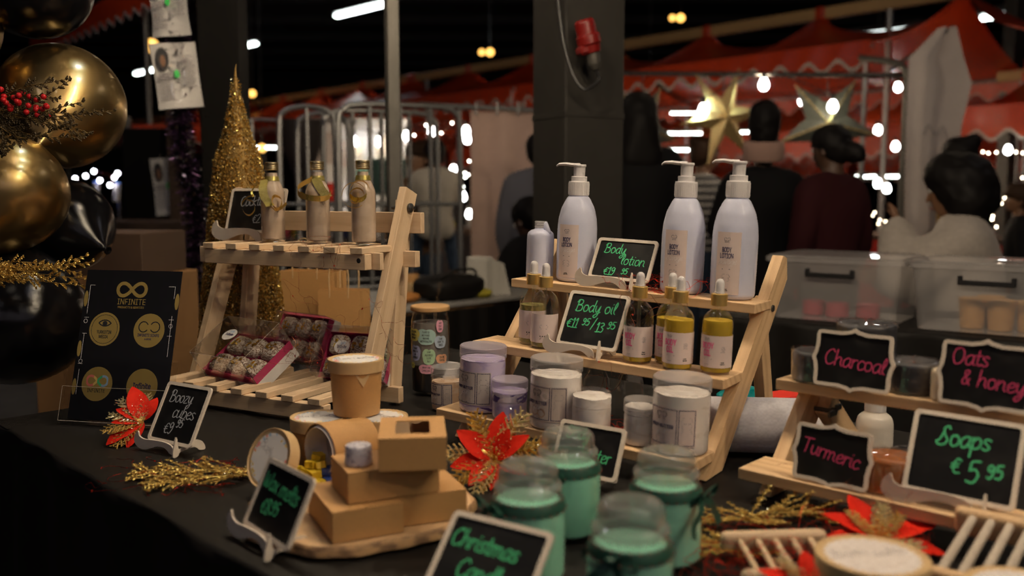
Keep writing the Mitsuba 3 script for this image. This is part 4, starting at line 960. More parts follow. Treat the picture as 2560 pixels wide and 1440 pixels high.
# ------------------------------------------------------------------ poinsettias, sprigs, wire
def petal_mesh(L, W, cup=.2, twist=0., n=9, m=5):
    u = np.linspace(0, 1, n)[:, None]; v = np.linspace(-1, 1, m)[None]
    prof = np.sin(PI * np.clip(u * .96 + .03, 0, 1) ** .8) ** .75
    x = u * L + 0 * v; y = v * W / 2 * prof; z = cup * L * (u * .9 - u ** 2 * .8) + .10 * W * np.abs(v) * prof + twist * y * u + .02 * W * np.sin(u * 17 + v * 3)
    return quadmesh(np.stack([x, y, z], -1))
def sparkle_leaf(L, seed, n=16, wid=.42):
    """glittered cut leaf: a rib with side barbs"""
    g = np.random.default_rng(seed); out = []
    rib = np.array([(L * s, 0, .12 * L * math.sin(2.2 * s)) for s in np.linspace(0, 1, 7)])
    out.append(tube(rib, np.linspace(.0012, .0004, 7), 4))
    for i in range(n):
        s = (i // 2 + 1) / (n / 2 + 1); p = np.array((L * s, 0, .12 * L * math.sin(2.2 * s))); sd = 1 if i % 2 else -1
        q = p + np.array((L * .14, sd * wid * L * math.sin(PI * (s * .8 + .12)) * .5, .02 * L * g.normal()))
        out.append(tube([p, (p + q) / 2 + [0, 0, .01 * L], q], [.0014, .0021, .0009], 4))
        for k in range(3):
            r = p + (q - p) * (.4 + .25 * k); out.append(tube([r, r + np.array([.05 * L, sd * .04 * L * (1 - 2 * (k % 2)), .015 * L])], .0014, 4))
    return cat(out)
pet = [Shape(petal_mesh(1.0, .52, .16, .1), 60), Shape(petal_mesh(1.0, .46, .30, -.15), 60)]
def poinsettia(label, M, petals, leaves, s=1.0, core=True):
    t = thing('poinsettia', label, 'artificial flower')
    for i, (yaw, pit, L) in enumerate(petals):
        part(t, 'petal', pet[i % 2], 'red_velvet', M @ R('z', yaw) @ R('y', -pit) @ T(.003, 0, 0) @ S(L))
    for i, (yaw, pit, L) in enumerate(leaves):
        part(t, 'glitter_leaf', sparkle_leaf(L, i + 3), 'gold_glitter' if i % 2 else 'gold_sparkle', M @ R('z', yaw) @ R('y', -pit), smooth=False)
    for i, (yaw, pit, L) in enumerate(leaves):
        A_ = M @ R('z', yaw + 6) @ R('y', -pit); part(t, 'leaf_blade', apply(petal_mesh(L * .92, L * .30, .2, 0, 12, 3), T(0, 0, .001)), 'gold_glitter', A_, smooth=False)
        gg = np.random.default_rng(i + 50); q = np.stack([L * (.1 + .85 * gg.random(110)), (gg.random(110) - .5) * L * .34, .006 + .12 * L * gg.random(110)], 1); part(t, 'leaf_glitter', flakes(q, .0015, seed=i), 'gold_sparkle', A_, smooth=False, kind='stuff')
    if core:
        part(t, 'centre', cat(*[cat(rod((0, 0, 0), (.008 * math.cos(a), .008 * math.sin(a), .016 + .004 * (i % 3)), .0008, 5), apply(ball(.0022, 1), T(.008 * math.cos(a), .008 * math.sin(a), .017 + .004 * (i % 3)))) for i, a in enumerate(np.arange(7) * 2 * PI / 7)]), 'gold_glitter', M @ S(s), smooth=False)
    part(t, 'stem', rod((0, 0, .002), (0, 0, -.012), .002, 6), 'gold_deep', M)
    return t
# flower faces lean towards the lens
F2 = T(-.028, 1.395, TAB + .036) @ R('z', -4) @ R('x', 48)
poinsettia('red velvet poinsettia with gold glitter leaves between the kraft boxes and the candles', F2,
           [(80, 18, .072), (28, 20, .064), (150, 22, .070), (196, 6, .066), (236, 10, .060), (268, 0, .050), (58, 30, .050), (338, -8, .058)],
           [(55, 14, .085), (118, 14, .078), (176, -2, .078), (215, 0, .078), (250, 4, .070), (12, 4, .085), (-14, 2, .07)])
poinsettia('red and gold poinsettia behind the sign for boozy cubes', T(-.672, 1.640, TAB + .034) @ R('z', 18) @ R('x', 24) @ S(.84),
           [(105, 20, .090), (150, 10, .062), (182, 2, .060), (215, -14, .085), (60, 20, .06), (245, -18, .07)],
           [(130, 10, .075), (200, -6, .080), (165, 0, .070), (228, -18, .08), (85, 12, .07)], core=False)
poinsettia('red poinsettia lying before the soap stand, between the soap dishes', T(.462, 1.118, TAB + .012) @ R('z', 8) @ R('x', 8),
           [(95, 20, .075), (140, 12, .070), (175, 6, .065), (10, 4, .085), (335, -4, .075), (215, 4, .06), (260, 0, .06)],
           [(60, 26, .055), (120, 18, .05), (300, 10, .055), (30, 20, .05)])
poinsettia('red poinsettia petal cluster below the left soap dish', T(.330, .965, TAB + .014) @ R('z', 8) @ R('x', 10),
           [(150, 10, .06), (190, 5, .055), (80, 24, .05), (20, 10, .05)], [(120, 14, .05), (45, 14, .05)], core=False)

def sprig(label, M, L, W, seed, matl='gold_glitter', n=26, drop=.0, thick=.0011, up=.2, cat_='sprig', glit=500):
    """a branching glitter sprig lying along +x: side twigs of scaly leaflets, dusted with glitter"""
    g = np.random.default_rng(seed); t = thing('glitter_sprig', label, cat_)
    stem = smooth_path([(0, 0, .006), (L * .35, .01 * W, .010), (L * .7, 0, .008 - drop * .5), (L, .02 * W, .003 - drop)], 6)
    part(t, 'stem', tube(stem, np.linspace(.0018, .0008, len(stem)), 5), 'gold_deep', M)
    out, dust = [], []
    for i in range(n):
        s = .03 + .95 * i / n; p = stem[min(len(stem) - 1, int(s * (len(stem) - 1)))]; sd = 1 if i % 2 else -1
        ln = W * .70 * (math.sin(PI * min(1, s * .85 + .14)) * .75 + .3) * (.7 + .5 * g.random())
        d = unit(np.array([.9 + .5 * g.random(), sd * (.35 + .55 * g.random()), up * (g.random() - .2)])); bend = g.normal(size=3) * .25
        c = [p + d * ln * v + bend * ln * v * v * .5 for v in np.linspace(0, 1, 9)]
        for q in c: q[2] = max(q[2], .0025 - drop * s) + .0015 * g.random()
        out.append(tube(c, np.linspace(thick, thick * .5, 9), 4)); dust += c
        for k in range(2, 9):
            dd = unit(c[k] - c[k - 1])
            for s2 in (-1, 1):
                e = c[k] + unit(dd + np.array([-dd[1], dd[0], .25 * g.normal()]) * s2 * .75) * (.0045 + .0035 * g.random()); e[2] = max(e[2], .0015 - drop * s)
                out.append(tube([c[k], (c[k] + e) / 2 + [0, 0, .0006], e], [thick * .8, thick * 1.5, thick * .6], 4)); dust.append(e)
    part(t, 'twigs', cat(out), matl, M, smooth=False, kind='stuff')
    D = np.array(dust)[g.integers(0, len(dust), glit)] + g.normal(size=(glit, 3)) * .0012; D[:, 2] = np.maximum(D[:, 2], .002 - drop)
    part(t, 'glitter', flakes(D, .0013, seed=seed), 'gold_sparkle', M, smooth=False, kind='stuff')
    return t
sprig('gold glitter sprig lying on the cloth left of the fallen tub', on(-.395, 1.425, 182), .20, .090, 3, n=34)
sprig('second gold glitter sprig on the cloth, pointing left from the leaning lid', on(-.400, 1.405, 196), .155, .075, 4, n=26)
sprig('gold glitter sprig at the foot of the middle stand, right of the candles', on(.375, 1.195, 175), .13, .08, 5, n=26)
sprig('gold glitter sprig before the soap stand with its twigs raised', on(.310, 1.215, 8), .12, .08, 6, n=22, up=1.0)
sprig('gold glitter sprig lying at the bottom edge right of the candles', on(.340, 1.085, 160), .12, .08, 7, n=22)

def wire_tangle(label, M, sx, sy, sz, n, seed, matl='copper_wire', rad=.00028, glints=40, flat_=False, droop=None):
    g = np.random.default_rng(seed); t = thing('wire_tangle', label, 'foil wire', kind='stuff')
    strands, gl = [], []
    for i in range(n):
        p = np.array([g.normal() * sx * .3, g.normal() * sy * .3, abs(g.normal()) * sz * .3 + .002]); d = unit(g.normal(size=3)); pts = [p.copy()]
        for k in range(10):
            d = unit(d + g.normal(size=3) * .55); p = p + d * .016
            p[0] -= .12 * max(0, abs(p[0]) - sx / 2) * np.sign(p[0]); p[1] -= .3 * max(0, abs(p[1]) - sy / 2) * np.sign(p[1]); p[2] = min(max(p[2], .0012), sz)
            pts.append(p.copy())
        c = smooth_path(pts, 3); strands.append(tube(c, rad, 3))
        for k in range(max(1, glints // n)): gl.append(c[int(g.integers(0, len(c)))])
    put(t, cat(strands), matl, M, False) if not glints else (part(t, 'wire', cat(strands), matl, M, smooth=False), part(t, 'foil', flakes(np.array(gl), .0022, seed=seed), 'red_foil', M, smooth=False))
    return t
wire_tangle('thin copper wire with red foil glints hanging over the cake boxes', LFT @ T(.335, .10, .09), .12, .10, .24, 26, 2)
wire_tangle('thin copper wire trailing from the top tier of the slatted stand', LFT @ T(.36, .10, .29), .10, .02, .07, 9, 12, glints=9)
wire_tangle('thin copper wire looped round the right post of the slatted stand', LFT @ T(.480, .17, .10), .03, .05, .30, 8, 13, glints=8)
wire_tangle('red foil wire lying on the top step behind the dropper bulbs', MID @ T(.285, .262, ZT), .13, .05, .028, 34, 3, 'red_foil', .00035, 60)
wire_tangle('red foil wire hanging behind the clear dropper bottle', MID @ T(.300, .175, ZM), .09, .03, .11, 9, 15, 'copper_wire', .0003, 12)
wire_tangle('red foil wire under the middle step beside the curled ribbon', MID @ T(.265, .098, .095), .07, .02, .08, 5, 16, 'copper_wire', .0003, 8)
wire_tangle('red foil wire on the bottom step behind the small cream jars', MID @ T(.340, .070, ZL), .12, .03, .02, 14, 17, 'red_foil', .00035, 24)
wire_tangle('red foil wire scattered on the cloth before the soap stand', on(.385, 1.125, 0), .20, .11, .03, 60, 18, 'red_foil', .0004, 150)
wire_tangle('red foil wire between the left soap dish and the candles', on(.300, 1.025, 0), .14, .11, .025, 40, 19, 'red_foil', .0004, 110)
wire_tangle('red foil wire strewn round the gold sprigs on the cloth', on(-.50, 1.415, 0), .24, .12, .012, 22, 20, 'red_foil', .0004, 60)
wire_tangle('thin red wire trailing over the lower soap step', RGT @ T(.20, .012, .046), .16, .03, .02, 8, 21, 'copper_wire', .0003, 12)

# ------------------------------------------------------------------ things between and behind the stands
# glass tumbler with bamboo lid and straw
MTm = on(-.183, 2.040, 0)
t = thing('glass_tumbler', 'can-shaped glass tumbler with stickers, bamboo lid and glass straw behind the stands', 'tumbler')
part(t, 'glass', lathe(rounded([(0, .002), (.036, 0), (.0430, .006), (.0435, .150), (.0420, .166), (.0385, .178), (.0385, .186)], .006, 3), 44), 'glass', MTm, smooth=45)
part(t, 'drink', lathe(rounded([(0, .006), (.0395, .006), (.041, .009), (.041, .066), (0, .066)], .002, 2), 36), 'black_plastic', MTm, smooth=45, label='dark drink in the bottom')
part(t, 'ice', lathe([(0, .0665), (.0400, .0665), (.0405, .12), (.0385, .160), (0, .162)], 36), 'vellum', MTm, smooth=45, label='pale cloudy drink'); part(t, 'lid', lathe(rounded([(0, .186), (.0435, .186), (.0440, .188), (.0440, .1945), (.0425, .197), (0, .1975)], .001, 2), 44), 'bamboo', MTm, smooth=35, label='bamboo lid')
part(t, 'straw', tube([(.006, -.004, .02), (.012, -.004, .190), (.024, -.006, .250)], .0042, 10), 'glass', MTm @ R('z', 0))
princ('bamboo', (.50, .30, .13), .45)
stk = [('sticker_yellow', (.55, .50, .12), -52, .135, 'IT IS OKAY|TO HAVE A|BAD DAY'), ('sticker_mint', (.34, .50, .47), -8, .132, 'THERE IS|NOTHING|WRONG|WITH FEELING'), ('sticker_pink', (.66, .32, .42), 34, .155, 'YES|YOU|CAN'), ('sticker_blue', (.40, .48, .58), 36, .120, 'I AM|HERE TO|SMILE'), ('sticker_lilac', (.36, .38, .60), -44, .095, 'I DONT|NEED TO|BE|PERFECT'), ('sticker_green', (.38, .56, .36), 0, .088, 'I AM|ALLOWED|TO BE|SAD'), ('sticker_peach', (.72, .38, .22), 40, .082, 'ITS OK|TO FEEL'), ('sticker_pink', None, -8, .060, 'WHAT AM|I FEELING'), ('sticker_yellow', None, -58, .066, 'OH')]
for nm, col, a0, z, txt in stk:
    if col: princ(nm, col, .6)
    rows = txt.split('|'); hh = .0068 * len(rows) + .006; ww = .0026 * max(len(r) for r in rows) + .008
    blob = shapely.unary_union([affinity.translate(affinity.scale(sg.Point(0, 0).buffer(1), ww * .36, hh * .42), dx * ww, dy * hh) for dx, dy in ((-.2, .1), (.2, .08), (0, -.12), (-.15, -.1), (.16, -.1))])
    fp = trimesh.remesh.subdivide_to_size(*(lambda mm: (mm.vertices, mm.faces))(extrude(blob, .0002)), max_edge=.010)
    part(t, 'sticker', bend_on_cylinder(apply(trimesh.Trimesh(*fp, process=False), T(0, 0, .0003)), .0435, z, a0), nm, MTm, smooth=False)
    for i, r in enumerate(rows):
        part(t, 'sticker_print', bend_on_cylinder(apply(print_text(r, .0042, True, .62), T(0, (len(rows) - 1) * .0034 - i * .0068 - .002, .0006)), .0435, z, a0), 'ink_black', MTm, smooth=False)
# card reader
t = thing('card_reader', 'small white card reader leaning behind the orange cream jar', 'card reader')
MC = on(-.165, 2.000, -30, .0) @ R('x', -35) @ S(.85)
part(t, 'body', to_tri(hull_spheres([(sx * .032, sy * .005, .010 + sz * .080, .0075) for sx in (-1, 1) for sy in (-1, 1) for sz in (0, 1)], 12)), 'white_plastic', MC, smooth=40)
part(t, 'slot', apply(box(.052, .006, .003, .0005), T(0, -.002, .0960)), 'black_plastic', MC)
# empty swing-top bottles under the middle step
for x, y, nm in ((.160, 1.716, 'empty clear glass bottle with a gold ribbon at its neck, under the middle step'), (.222, 1.700, 'empty clear glass bottle under the middle step, right of the ribboned one')):
    t = thing('empty_bottle', nm, 'bottle'); Mb = on(x, y, -34)
    part(t, 'glass', lathe(rounded([(0, .001), (.024, 0), (.0275, .004), (.0275, .085), (.024, .098), (.0135, .118), (.0125, .140), (.0135, .143), (.0125, .145)], .005, 3), 36), 'glass', Mb, smooth=45)
    if nm[12] == 'c' and 'ribbon at' in nm:
        part(t, 'ribbon', lathe([(.0140, .118), (.0155, .121), (.0140, .126)], 24), 'ribbon_glitter', Mb, smooth=40)
        part(t, 'curl', curl([(-.010, -.014, .122), (-.022, -.022, .116), (-.026, -.026, .100), (-.020, -.028, .094)], .014, (.8, -.3, .2)), 'ribbon_glitter', Mb @ R('z', 30), smooth=60)
        part(t, 'curl', curl([(.010, -.014, .122), (.026, -.022, .112), (.040, -.026, .100), (.058, -.026, .100), (.066, -.024, .112), (.056, -.024, .122), (.044, -.026, .114)], .008, (.1, -.6, .7)), 'gold_deep', Mb @ R('z', 30), smooth=60)
# foam sheet, bowl, turquoise bag
princ('foam', proc(lambda p, n, uv: mix((.56, .56, .62), (.70, .70, .76), tnoise(p.x * 300, p.y * 300, p.z * 300))), .8)
t = thing('kitchen_roll', 'thick white kitchen roll lying on the table behind the middle stand', 'paper roll')
MF = on(.420, 1.560, -6, .048) @ R('y', 90) @ S(.72, .72, .95)
part(t, 'roll', lathe(rounded([(.020, -.13), (.062, -.13), (.066, -.125), (.066, .125), (.062, .13), (.020, .13)], .003, 2) + [(.020, -.13)], 44), 'foam', MF, smooth=40)
part(t, 'loose_end', quadmesh(np.array([[(.0665 * math.cos(a_) + (.0 if a_ > -.6 else .006 * (-.6 - a_)), .0665 * math.sin(a_) , x_) for a_ in np.linspace(.9, -1.0, 12)] for x_ in (-.129, 0, .129)])), 'foam', MF, smooth=True)
princ('bowl_wood', (.28, .14, .06), .5)
solo('wooden_bowl', lathe(rounded([(0, .0), (.030, .0), (.050, .018), (.058, .034), (.055, .034), (.047, .020), (.028, .004), (0, .004)], .002, 2), 36), 'bowl_wood', 'small brown wooden bowl behind the tall right jar', 'bowl', on(.428, 1.728, 0), smooth=45)
princ('turquoise_foil', (.01, .30, .32), .3, .4)
cr = trimesh.creation.icosphere(subdivisions=3, radius=1.0); vv = cr.vertices.copy(); nn_ = meshkit.fbm(vv * 2.4, 3, 8) - .5
cr.vertices = (vv * (1 + .35 * nn_[:, None])) * [.055, .032, .026] + [0, 0, .028]
solo('turquoise_packet', cr, 'turquoise_foil', 'crumpled turquoise packet behind the middle stand', 'packet', on(.440, 1.800, 20, .036) if False else on(.470, 1.850, 20), smooth=False)
princ('red_felt', (.50, .02, .01), .7)
solo('red_box', box(.09, .06, .05, .003), 'red_felt', 'small red box peeping out above the foam wrapping', 'box', on(.545, 1.800, 30))
# white lotion bottle
princ('cream_plastic', (.72, .66, .58), .28, clearcoat=.6)
t = thing('screw_cap_bottle', 'cream white bottle with a screw cap standing behind the soap stand', 'bottle'); Mw = on(.612, 1.520, 0)
part(t, 'bottle', lathe(rounded([(0, 0), (.027, 0), (.030, .004), (.030, .062), (.027, .073), (.019, .079), (.017, .081), (.017, .084)], .006, 4), 40), 'cream_plastic', Mw, smooth=45)
part(t, 'cap', lathe(rounded([(0, .082), (.0172, .082), (.0175, .084), (.0172, .104), (.0160, .106), (.0150, .1055), (0, .1055)], .001, 2), 40), 'white_plastic', Mw, smooth=35)

# ------------------------------------------------------------------ soaps
princ('charcoal_soap', proc(lambda p, n, uv: mix((.02, .02, .023), (.07, .07, .08), tfbm(p.x * 90, p.y * 90, p.z * 90))), .35)
princ('oat_soap', proc(lambda p, n, uv: mix((.62, .52, .40), (.50, .40, .28), tfbm(p.x * 120, p.y * 120, p.z * 120))), .4)
princ('orange_soap', proc(lambda p, n, uv: mix((.36, .12, .035), (.28, .085, .02), tfbm(p.x * 60, p.y * 60, p.z * 60))), .35)
def wrapped_soap(label, M, r, h, matl):
    t = thing('soap', label, 'soap', None)
    part(t, 'bar', lathe(rounded([(0, 0), (r - .003, 0), (r, .003), (r, h - .004), (r - .004, h), (0, h)], .003, 3), 36), matl, M, smooth=45)
    m = lathe(rounded([(0, -.0003), (r, -.0003), (r + .0012, .003), (r + .0012, h - .002), (r + .002, h + .0015), (r - .002, h + .0012), (0, h + .0008)], .001, 2), 60)
    v = m.vertices; k = meshkit.fbm(v * 260, 2, 4) - .5; m.vertices = v * (1 + .07 * k[:, None] * (v[:, 2:] > .003))
    part(t, 'wrap', m, 'sleeve_film', M, smooth=False, label='crinkled clear wrap')
wrapped_soap('dark charcoal soap at the left end of the upper step, left of its sign', RGT @ T(.050, .142, .1635), .036, .047, 'charcoal_soap')
wrapped_soap('dark charcoal soap behind the Charcoal sign, highest in view', RGT @ T(.113, .190 - .02, .1635), .042, .092, 'charcoal_soap')
wrapped_soap('dark charcoal soap right of the Charcoal sign', RGT @ T(.186, .158, .1635), .036, .046, 'charcoal_soap')
wrapped_soap('pale oat soap left of the Oats & honey sign', RGT @ T(.246, .136, .1635), .026, .044, 'oat_soap')
wrapped_soap('orange soap between the Turmeric and Soaps signs', RGT @ T(.200, .046, .048), .033, .050, 'orange_soap')
t = thing('black_wrapped_packet', 'black packet in crinkled clear film behind the orange soap', 'packet')
pk = trimesh.creation.icosphere(subdivisions=3, radius=1.0); vv = pk.vertices.copy(); vv = np.sign(vv) * np.abs(vv) ** .6; nn_ = meshkit.fbm(vv * 3.1, 3, 18) - .5
pk.vertices = (vv * (1 + .25 * nn_[:, None])) * [.062, .036, .027] + [0, 0, .030]
put(t, pk, 'black_film', on(.640, 1.375, -40), False)
princ('black_film', (.012, .012, .014), .15, clearcoat=1.)

# soap dishes
def soap_dish(label, M, L, W, n, rails='pine_pale', rod_m='pine_pale', rr_=.0042, lift=.024):
    t = thing('soap_dish', label, 'soap dish', None)
    for s in (-1, 1):
        part(t, 'rail', apply(to_tri(hull_spheres([(x, s * W / 2, z, .008) for x in (-L / 2, L / 2) for z in (.009, lift - .004)], 12)), np.eye(4)), rails, M, smooth=45)
    for i in range(n):
        x = -L / 2 + L * (i + .7) / (n + .4)
        part(t, 'bar', rod((x, -W / 2, lift - .006), (x, W / 2, lift - .006), rr_, 10), rod_m, M, smooth=60)
princ('grey_wood', proc(lambda p, n, uv: mix((.40, .34, .28), (.52, .45, .37), tfbm(p.x * 80, p.y * 80, p.z * 80))), .6)
soap_dish('wooden soap dish with five bars, left of the kraft salt tub', on(.325, 1.060, 4) @ R('x', 10), .118, .082, 5)
soap_dish('tilted wooden soap dish with grey bars in the bottom right corner', on(.565, .993, -40, .016) @ R('x', 10), .150, .150, 7, 'pine_wood', 'grey_wood', .0052, .034)
# two wide lidded tubs in front
princ('bath_salt', proc(lambda p, n, uv: mix((.56, .48, .44), (.80, .74, .72), tnoise(p.x * 300, p.y * 300, p.z * 300))), .7)
def wide_tub(label, M):
    t = thing('wide_tub', label, 'tub')
    part(t, 'cup', tub_cup, 'kraft_rim', M); part(t, 'lid', tub_lid, 'kraft_rim', M)
    a_ = np.linspace(0, 2 * PI, 180, endpoint=False); r_ = .0375 + .0011 * np.cos(a_ * 26)
    part(t, 'label', apply(extrude(sg.Polygon(np.stack([r_ * np.cos(a_), r_ * np.sin(a_)], 1)), .0002), T(0, 0, .0889)), 'bath_salt', M, smooth=False, label='mottled white scalloped label'); part(t, 'lettering', apply(word, T(0, 0, .08915)), 'ink_grey', M, smooth=False)
wide_tub('wide kraft tub with a white scalloped label, between the two soap dishes', on(.380, .936, 10) @ S(1.29, 1.29, .76))
wide_tub('wide kraft tub with a white label in the bottom right corner', on(.512, .888, -20) @ S(1.20, 1.20, .60))
# ------------------------------------------------------------------ glitter cone, balloons, bags
MK = on(-.668, 2.262, 0)
t = thing('cone_tree', 'tall gold glitter cone tree behind the slatted stand', 'cone tree')
part(t, 'cone', lathe([(0, .004), (.108, .004), (.108, .010), (.093, .18), (.073, .36), (.051, .53), (.032, .58), (.021, .625), (.010, .675), (.005, .722), (0, .726)], 36), 'gold_deep', MK, smooth=60)
gk = np.random.default_rng(31); n = 30000
zz = .73 * (1 - np.sqrt(gk.random(n))); zz = np.clip(zz, .004, .728); ra = np.interp(zz, [0, .18, .36, .53, .58, .625, .675, .722], [.108, .093, .073, .051, .032, .021, .010, .005]); aa = gk.random(n) * 2 * PI
rk = ra + .001 + gk.random(n) * .005
PK = np.stack([rk * np.cos(aa), rk * np.sin(aa), zz], 1)
part(t, 'glitter', flakes(PK[:22000], .0031, seed=4), 'gold_glitter', MK, smooth=False, kind='stuff'); part(t, 'bright_glitter', flakes(PK[22000:], .0027, seed=5), 'gold_sparkle', MK, smooth=False, kind='stuff')
part(t, 'tip', tube([(0, 0, .725), (.001, 0, .745), (.003, 0, .755)], [.004, .002, .0008], 6), 'gold_deep', MK)
BAL = lathe([(0, -1.22), (.05, -1.20), (.10, -1.12), (.22, -1.02), (.48, -.82), (.75, -.55), (.93, -.24), (1.0, .08), (.97, .36), (.84, .63), (.62, .84), (.35, .96), (.15, 1.0), (0, 1.005)], 48)
balloon_m = Shape(trimesh.Trimesh(*trimesh.remesh.subdivide_loop(BAL.vertices, BAL.faces, 1), process=False), True)
knot_m = Shape(lathe([(0, -1.20), (.055, -1.22), (.03, -1.25), (.09, -1.31), (.07, -1.32), (0, -1.27)], 16), 40)
def balloon(label, x, y, z, r, matl, tx=0., tz=0., sq=1.0):
    t = thing('balloon', label, 'balloon', None); M = T(x, y, z) @ R('z', tz) @ R('x', tx) @ S(r, r, r * sq)
    part(t, 'skin', balloon_m, matl, M); part(t, 'knot', knot_m, matl, M)
balloon('large gold balloon with red berries in front of it, upper left', -1.088, 2.24, 1.405, .152, 'gold_balloon', -60, 10)
balloon('gold balloon at the left edge, below the berry spray', -1.128, 2.03, 1.200, .140, 'gold_balloon', -40, -25)
balloon('gold balloon cut by the top left corner', -1.285, 2.10, 1.575, .130, 'gold_balloon', -30, -60)
balloon('black balloon at the top edge above the large gold one', -1.110, 2.19, 1.700, .135, 'black_balloon', 170, 0)
balloon('black balloon partly hidden behind the lower gold balloon', -1.105, 2.30, 1.120, .118, 'black_balloon', -70, 60)
balloon('large black balloon standing lowest at the left edge', -1.118, 2.06, .935, .158, 'black_balloon', 160, 30)
balloon('black balloon behind the gold ones at the left edge', -1.300, 2.36, 1.28, .13, 'black_balloon', 200, 0)
def fern(label, M, L, W, seed, matl, n=9, berries=0, glit=160):
    """a flat fan of cypress-like stems in the xz plane, each with side twigs and scaly leaflets"""
    g = np.random.default_rng(seed); t = thing('fern_spray', label, 'sprig'); stems, need, dust = [], [], []
    for b in range(n):
        a = ((b + .5) / n - .5) * 1.25 * W + .05 * g.normal(); l = L * (1 - .55 * abs(a) ** 1.2) * (.8 + .25 * g.random())
        d = np.array([math.cos(a), .18 * g.normal(), math.sin(a)]); c = smooth_path([(0, 0, 0), d * l * .5 + [0, -.008, .012 * g.normal()], d * l + [0, 0, .014 * g.normal()]], 9); stems.append(tube(c, np.linspace(.0013, .0006, len(c)), 4))
        for k in range(3, len(c)):
            dd = unit(c[k] - c[k - 1]); s = 1 if (k // 2) % 2 else -1; tl = (.012 + .020 * g.random()) * (1.2 - k / len(c))
            e = c[k] + unit(dd + np.array([-dd[2], .3 * g.normal(), dd[0]]) * s * .8) * tl; need.append(tube([c[k], (c[k] + e) / 2, e], [.0010, .0010, .0006], 4))
            for v in (.25, .5, .75, 1.):
                q = c[k] + (e - c[k]) * v
                for s2 in (-1, 1):
                    e2 = q + unit(dd * 1.2 + np.array([-dd[2], .4 * g.normal(), dd[0]]) * s2) * .0046; need.append(tube([q, (q + e2) / 2, e2], [.0010, .0019, .0006], 4)); dust.append(e2)
    part(t, 'stem', cat(stems), 'gold_deep', M, smooth=False); part(t, 'leaves', cat(need), matl, M, smooth=False, kind='stuff')
    D = np.array(dust)[g.integers(0, len(dust), glit)]; part(t, 'glitter', flakes(D, .0011, seed=seed), 'gold_sparkle', M, smooth=False, kind='stuff')
    if berries:
        bs = Shape(ball(.0056, 2), True)
        for i in range(berries):
            x = .0 + .15 * g.random() ** 1.2; part(t, 'berry', bs, 'red_berry', M @ T(x, -.016 - .012 * g.random(), .038 - .22 * x + .014 * g.normal()))
    return t
princ('fern_olive', (.060, .038, .012), .5, .2)
fern('olive glitter fern spray with red berries across the large gold balloon', T(-1.065, 1.86, 1.372) @ R('z', 2) @ R('y', 2), .245, .46, 2, 'fern_olive', 12, 46, 420)
fern('olive fern tips hanging down over the lower gold balloon', T(-1.075, 1.86, 1.35) @ R('y', 34), .115, .7, 5, 'fern_olive', 7)
fern('gold glitter leaf spray between the black balloons, above the poster stand', T(-1.080, 1.86, 1.060) @ R('z', 2) @ R('y', 4), .235, .16, 7, 'gold_glitter', 6, 0, 300)
fern('dark gold fern tip at the left edge over the lowest balloon', T(-1.10, 1.86, 1.056) @ R('y', 6), .10, .35, 9, 'gold_glitter', 5)
def paper_bag(label, x, y, yaw, w, d, h, z=0.):
    t = thing('paper_bag', label, 'paper bag', None); M = on(x, y, yaw, z)
    rows = []
    for s, z_ in ((1.0, 0.), (1.0, h * .25), (.985, h * .6), (.97, h)):
        rows.append([(a * w / 2, b * d / 2 * s - (.0 if b < 0 else .004 * z_ / h), z_) for a, b in ((-1, -1), (0, -1.02), (1, -1), (1, 0) if z_ < .2 * h else (.93, 0), (1, 1), (0, 1), (-1, 1), (-1, 0) if z_ < .2 * h else (-.93, 0))])
    part(t, 'body', quadmesh(np.array(rows), closed_v=True), 'kraft', M, smooth=False); part(t, 'base', apply(box(w, d, .0006), T()), 'kraft', M, smooth=False)
    for s in (-1, 1):
        part(t, 'handle', tube(smooth_path([(-w * .22, s * d / 2 * .97, h - .02), (-w * .22, s * d / 2 * .97, h + .05), (-w * .08, s * d / 2, h + .085), (w * .08, s * d / 2, h + .085), (w * .22, s * d / 2 * .97, h + .05), (w * .22, s * d / 2 * .97, h - .02)], 5), .002, 6), 'kraft_rim', M)
paper_bag('brown paper bag behind the slatted stand, left of the smaller one', -.545, 2.505, -20, .17, .08, .235)
paper_bag('smaller brown paper bag with twine handles behind the right half of the slatted stand', -.440, 2.400, -14, .118, .07, .195)

# ------------------------------------------------------------------ things behind the table
# galvanised post with a sticker, on a foot plate
MPo = T(-.383, 3.0, 0) @ R('z', 20)
t = thing('metal_post', 'grey galvanised square post with a small sticker, behind the slatted stand', 'post')
part(t, 'tube', apply(box(.042, .042, 2.9, .004), T(0, 0, .01)), 'galvanised', MPo, smooth=False); part(t, 'foot_plate', box(.16, .16, .01, .002), 'galvanised', MPo, smooth=False)
part(t, 'sticker', apply(box(.0004, .022, .044), T(.0212, .0, 1.262)), 'label_grey', MPo, smooth=False, label='small pale sticker')
part(t, 'sticker_print', apply(print_text('S', .012, True), frame((.0215, -.002, 1.278), (0, 1, 0), (0, 0, 1), (1, 0, 0))), 'ink_black', MPo, smooth=False)
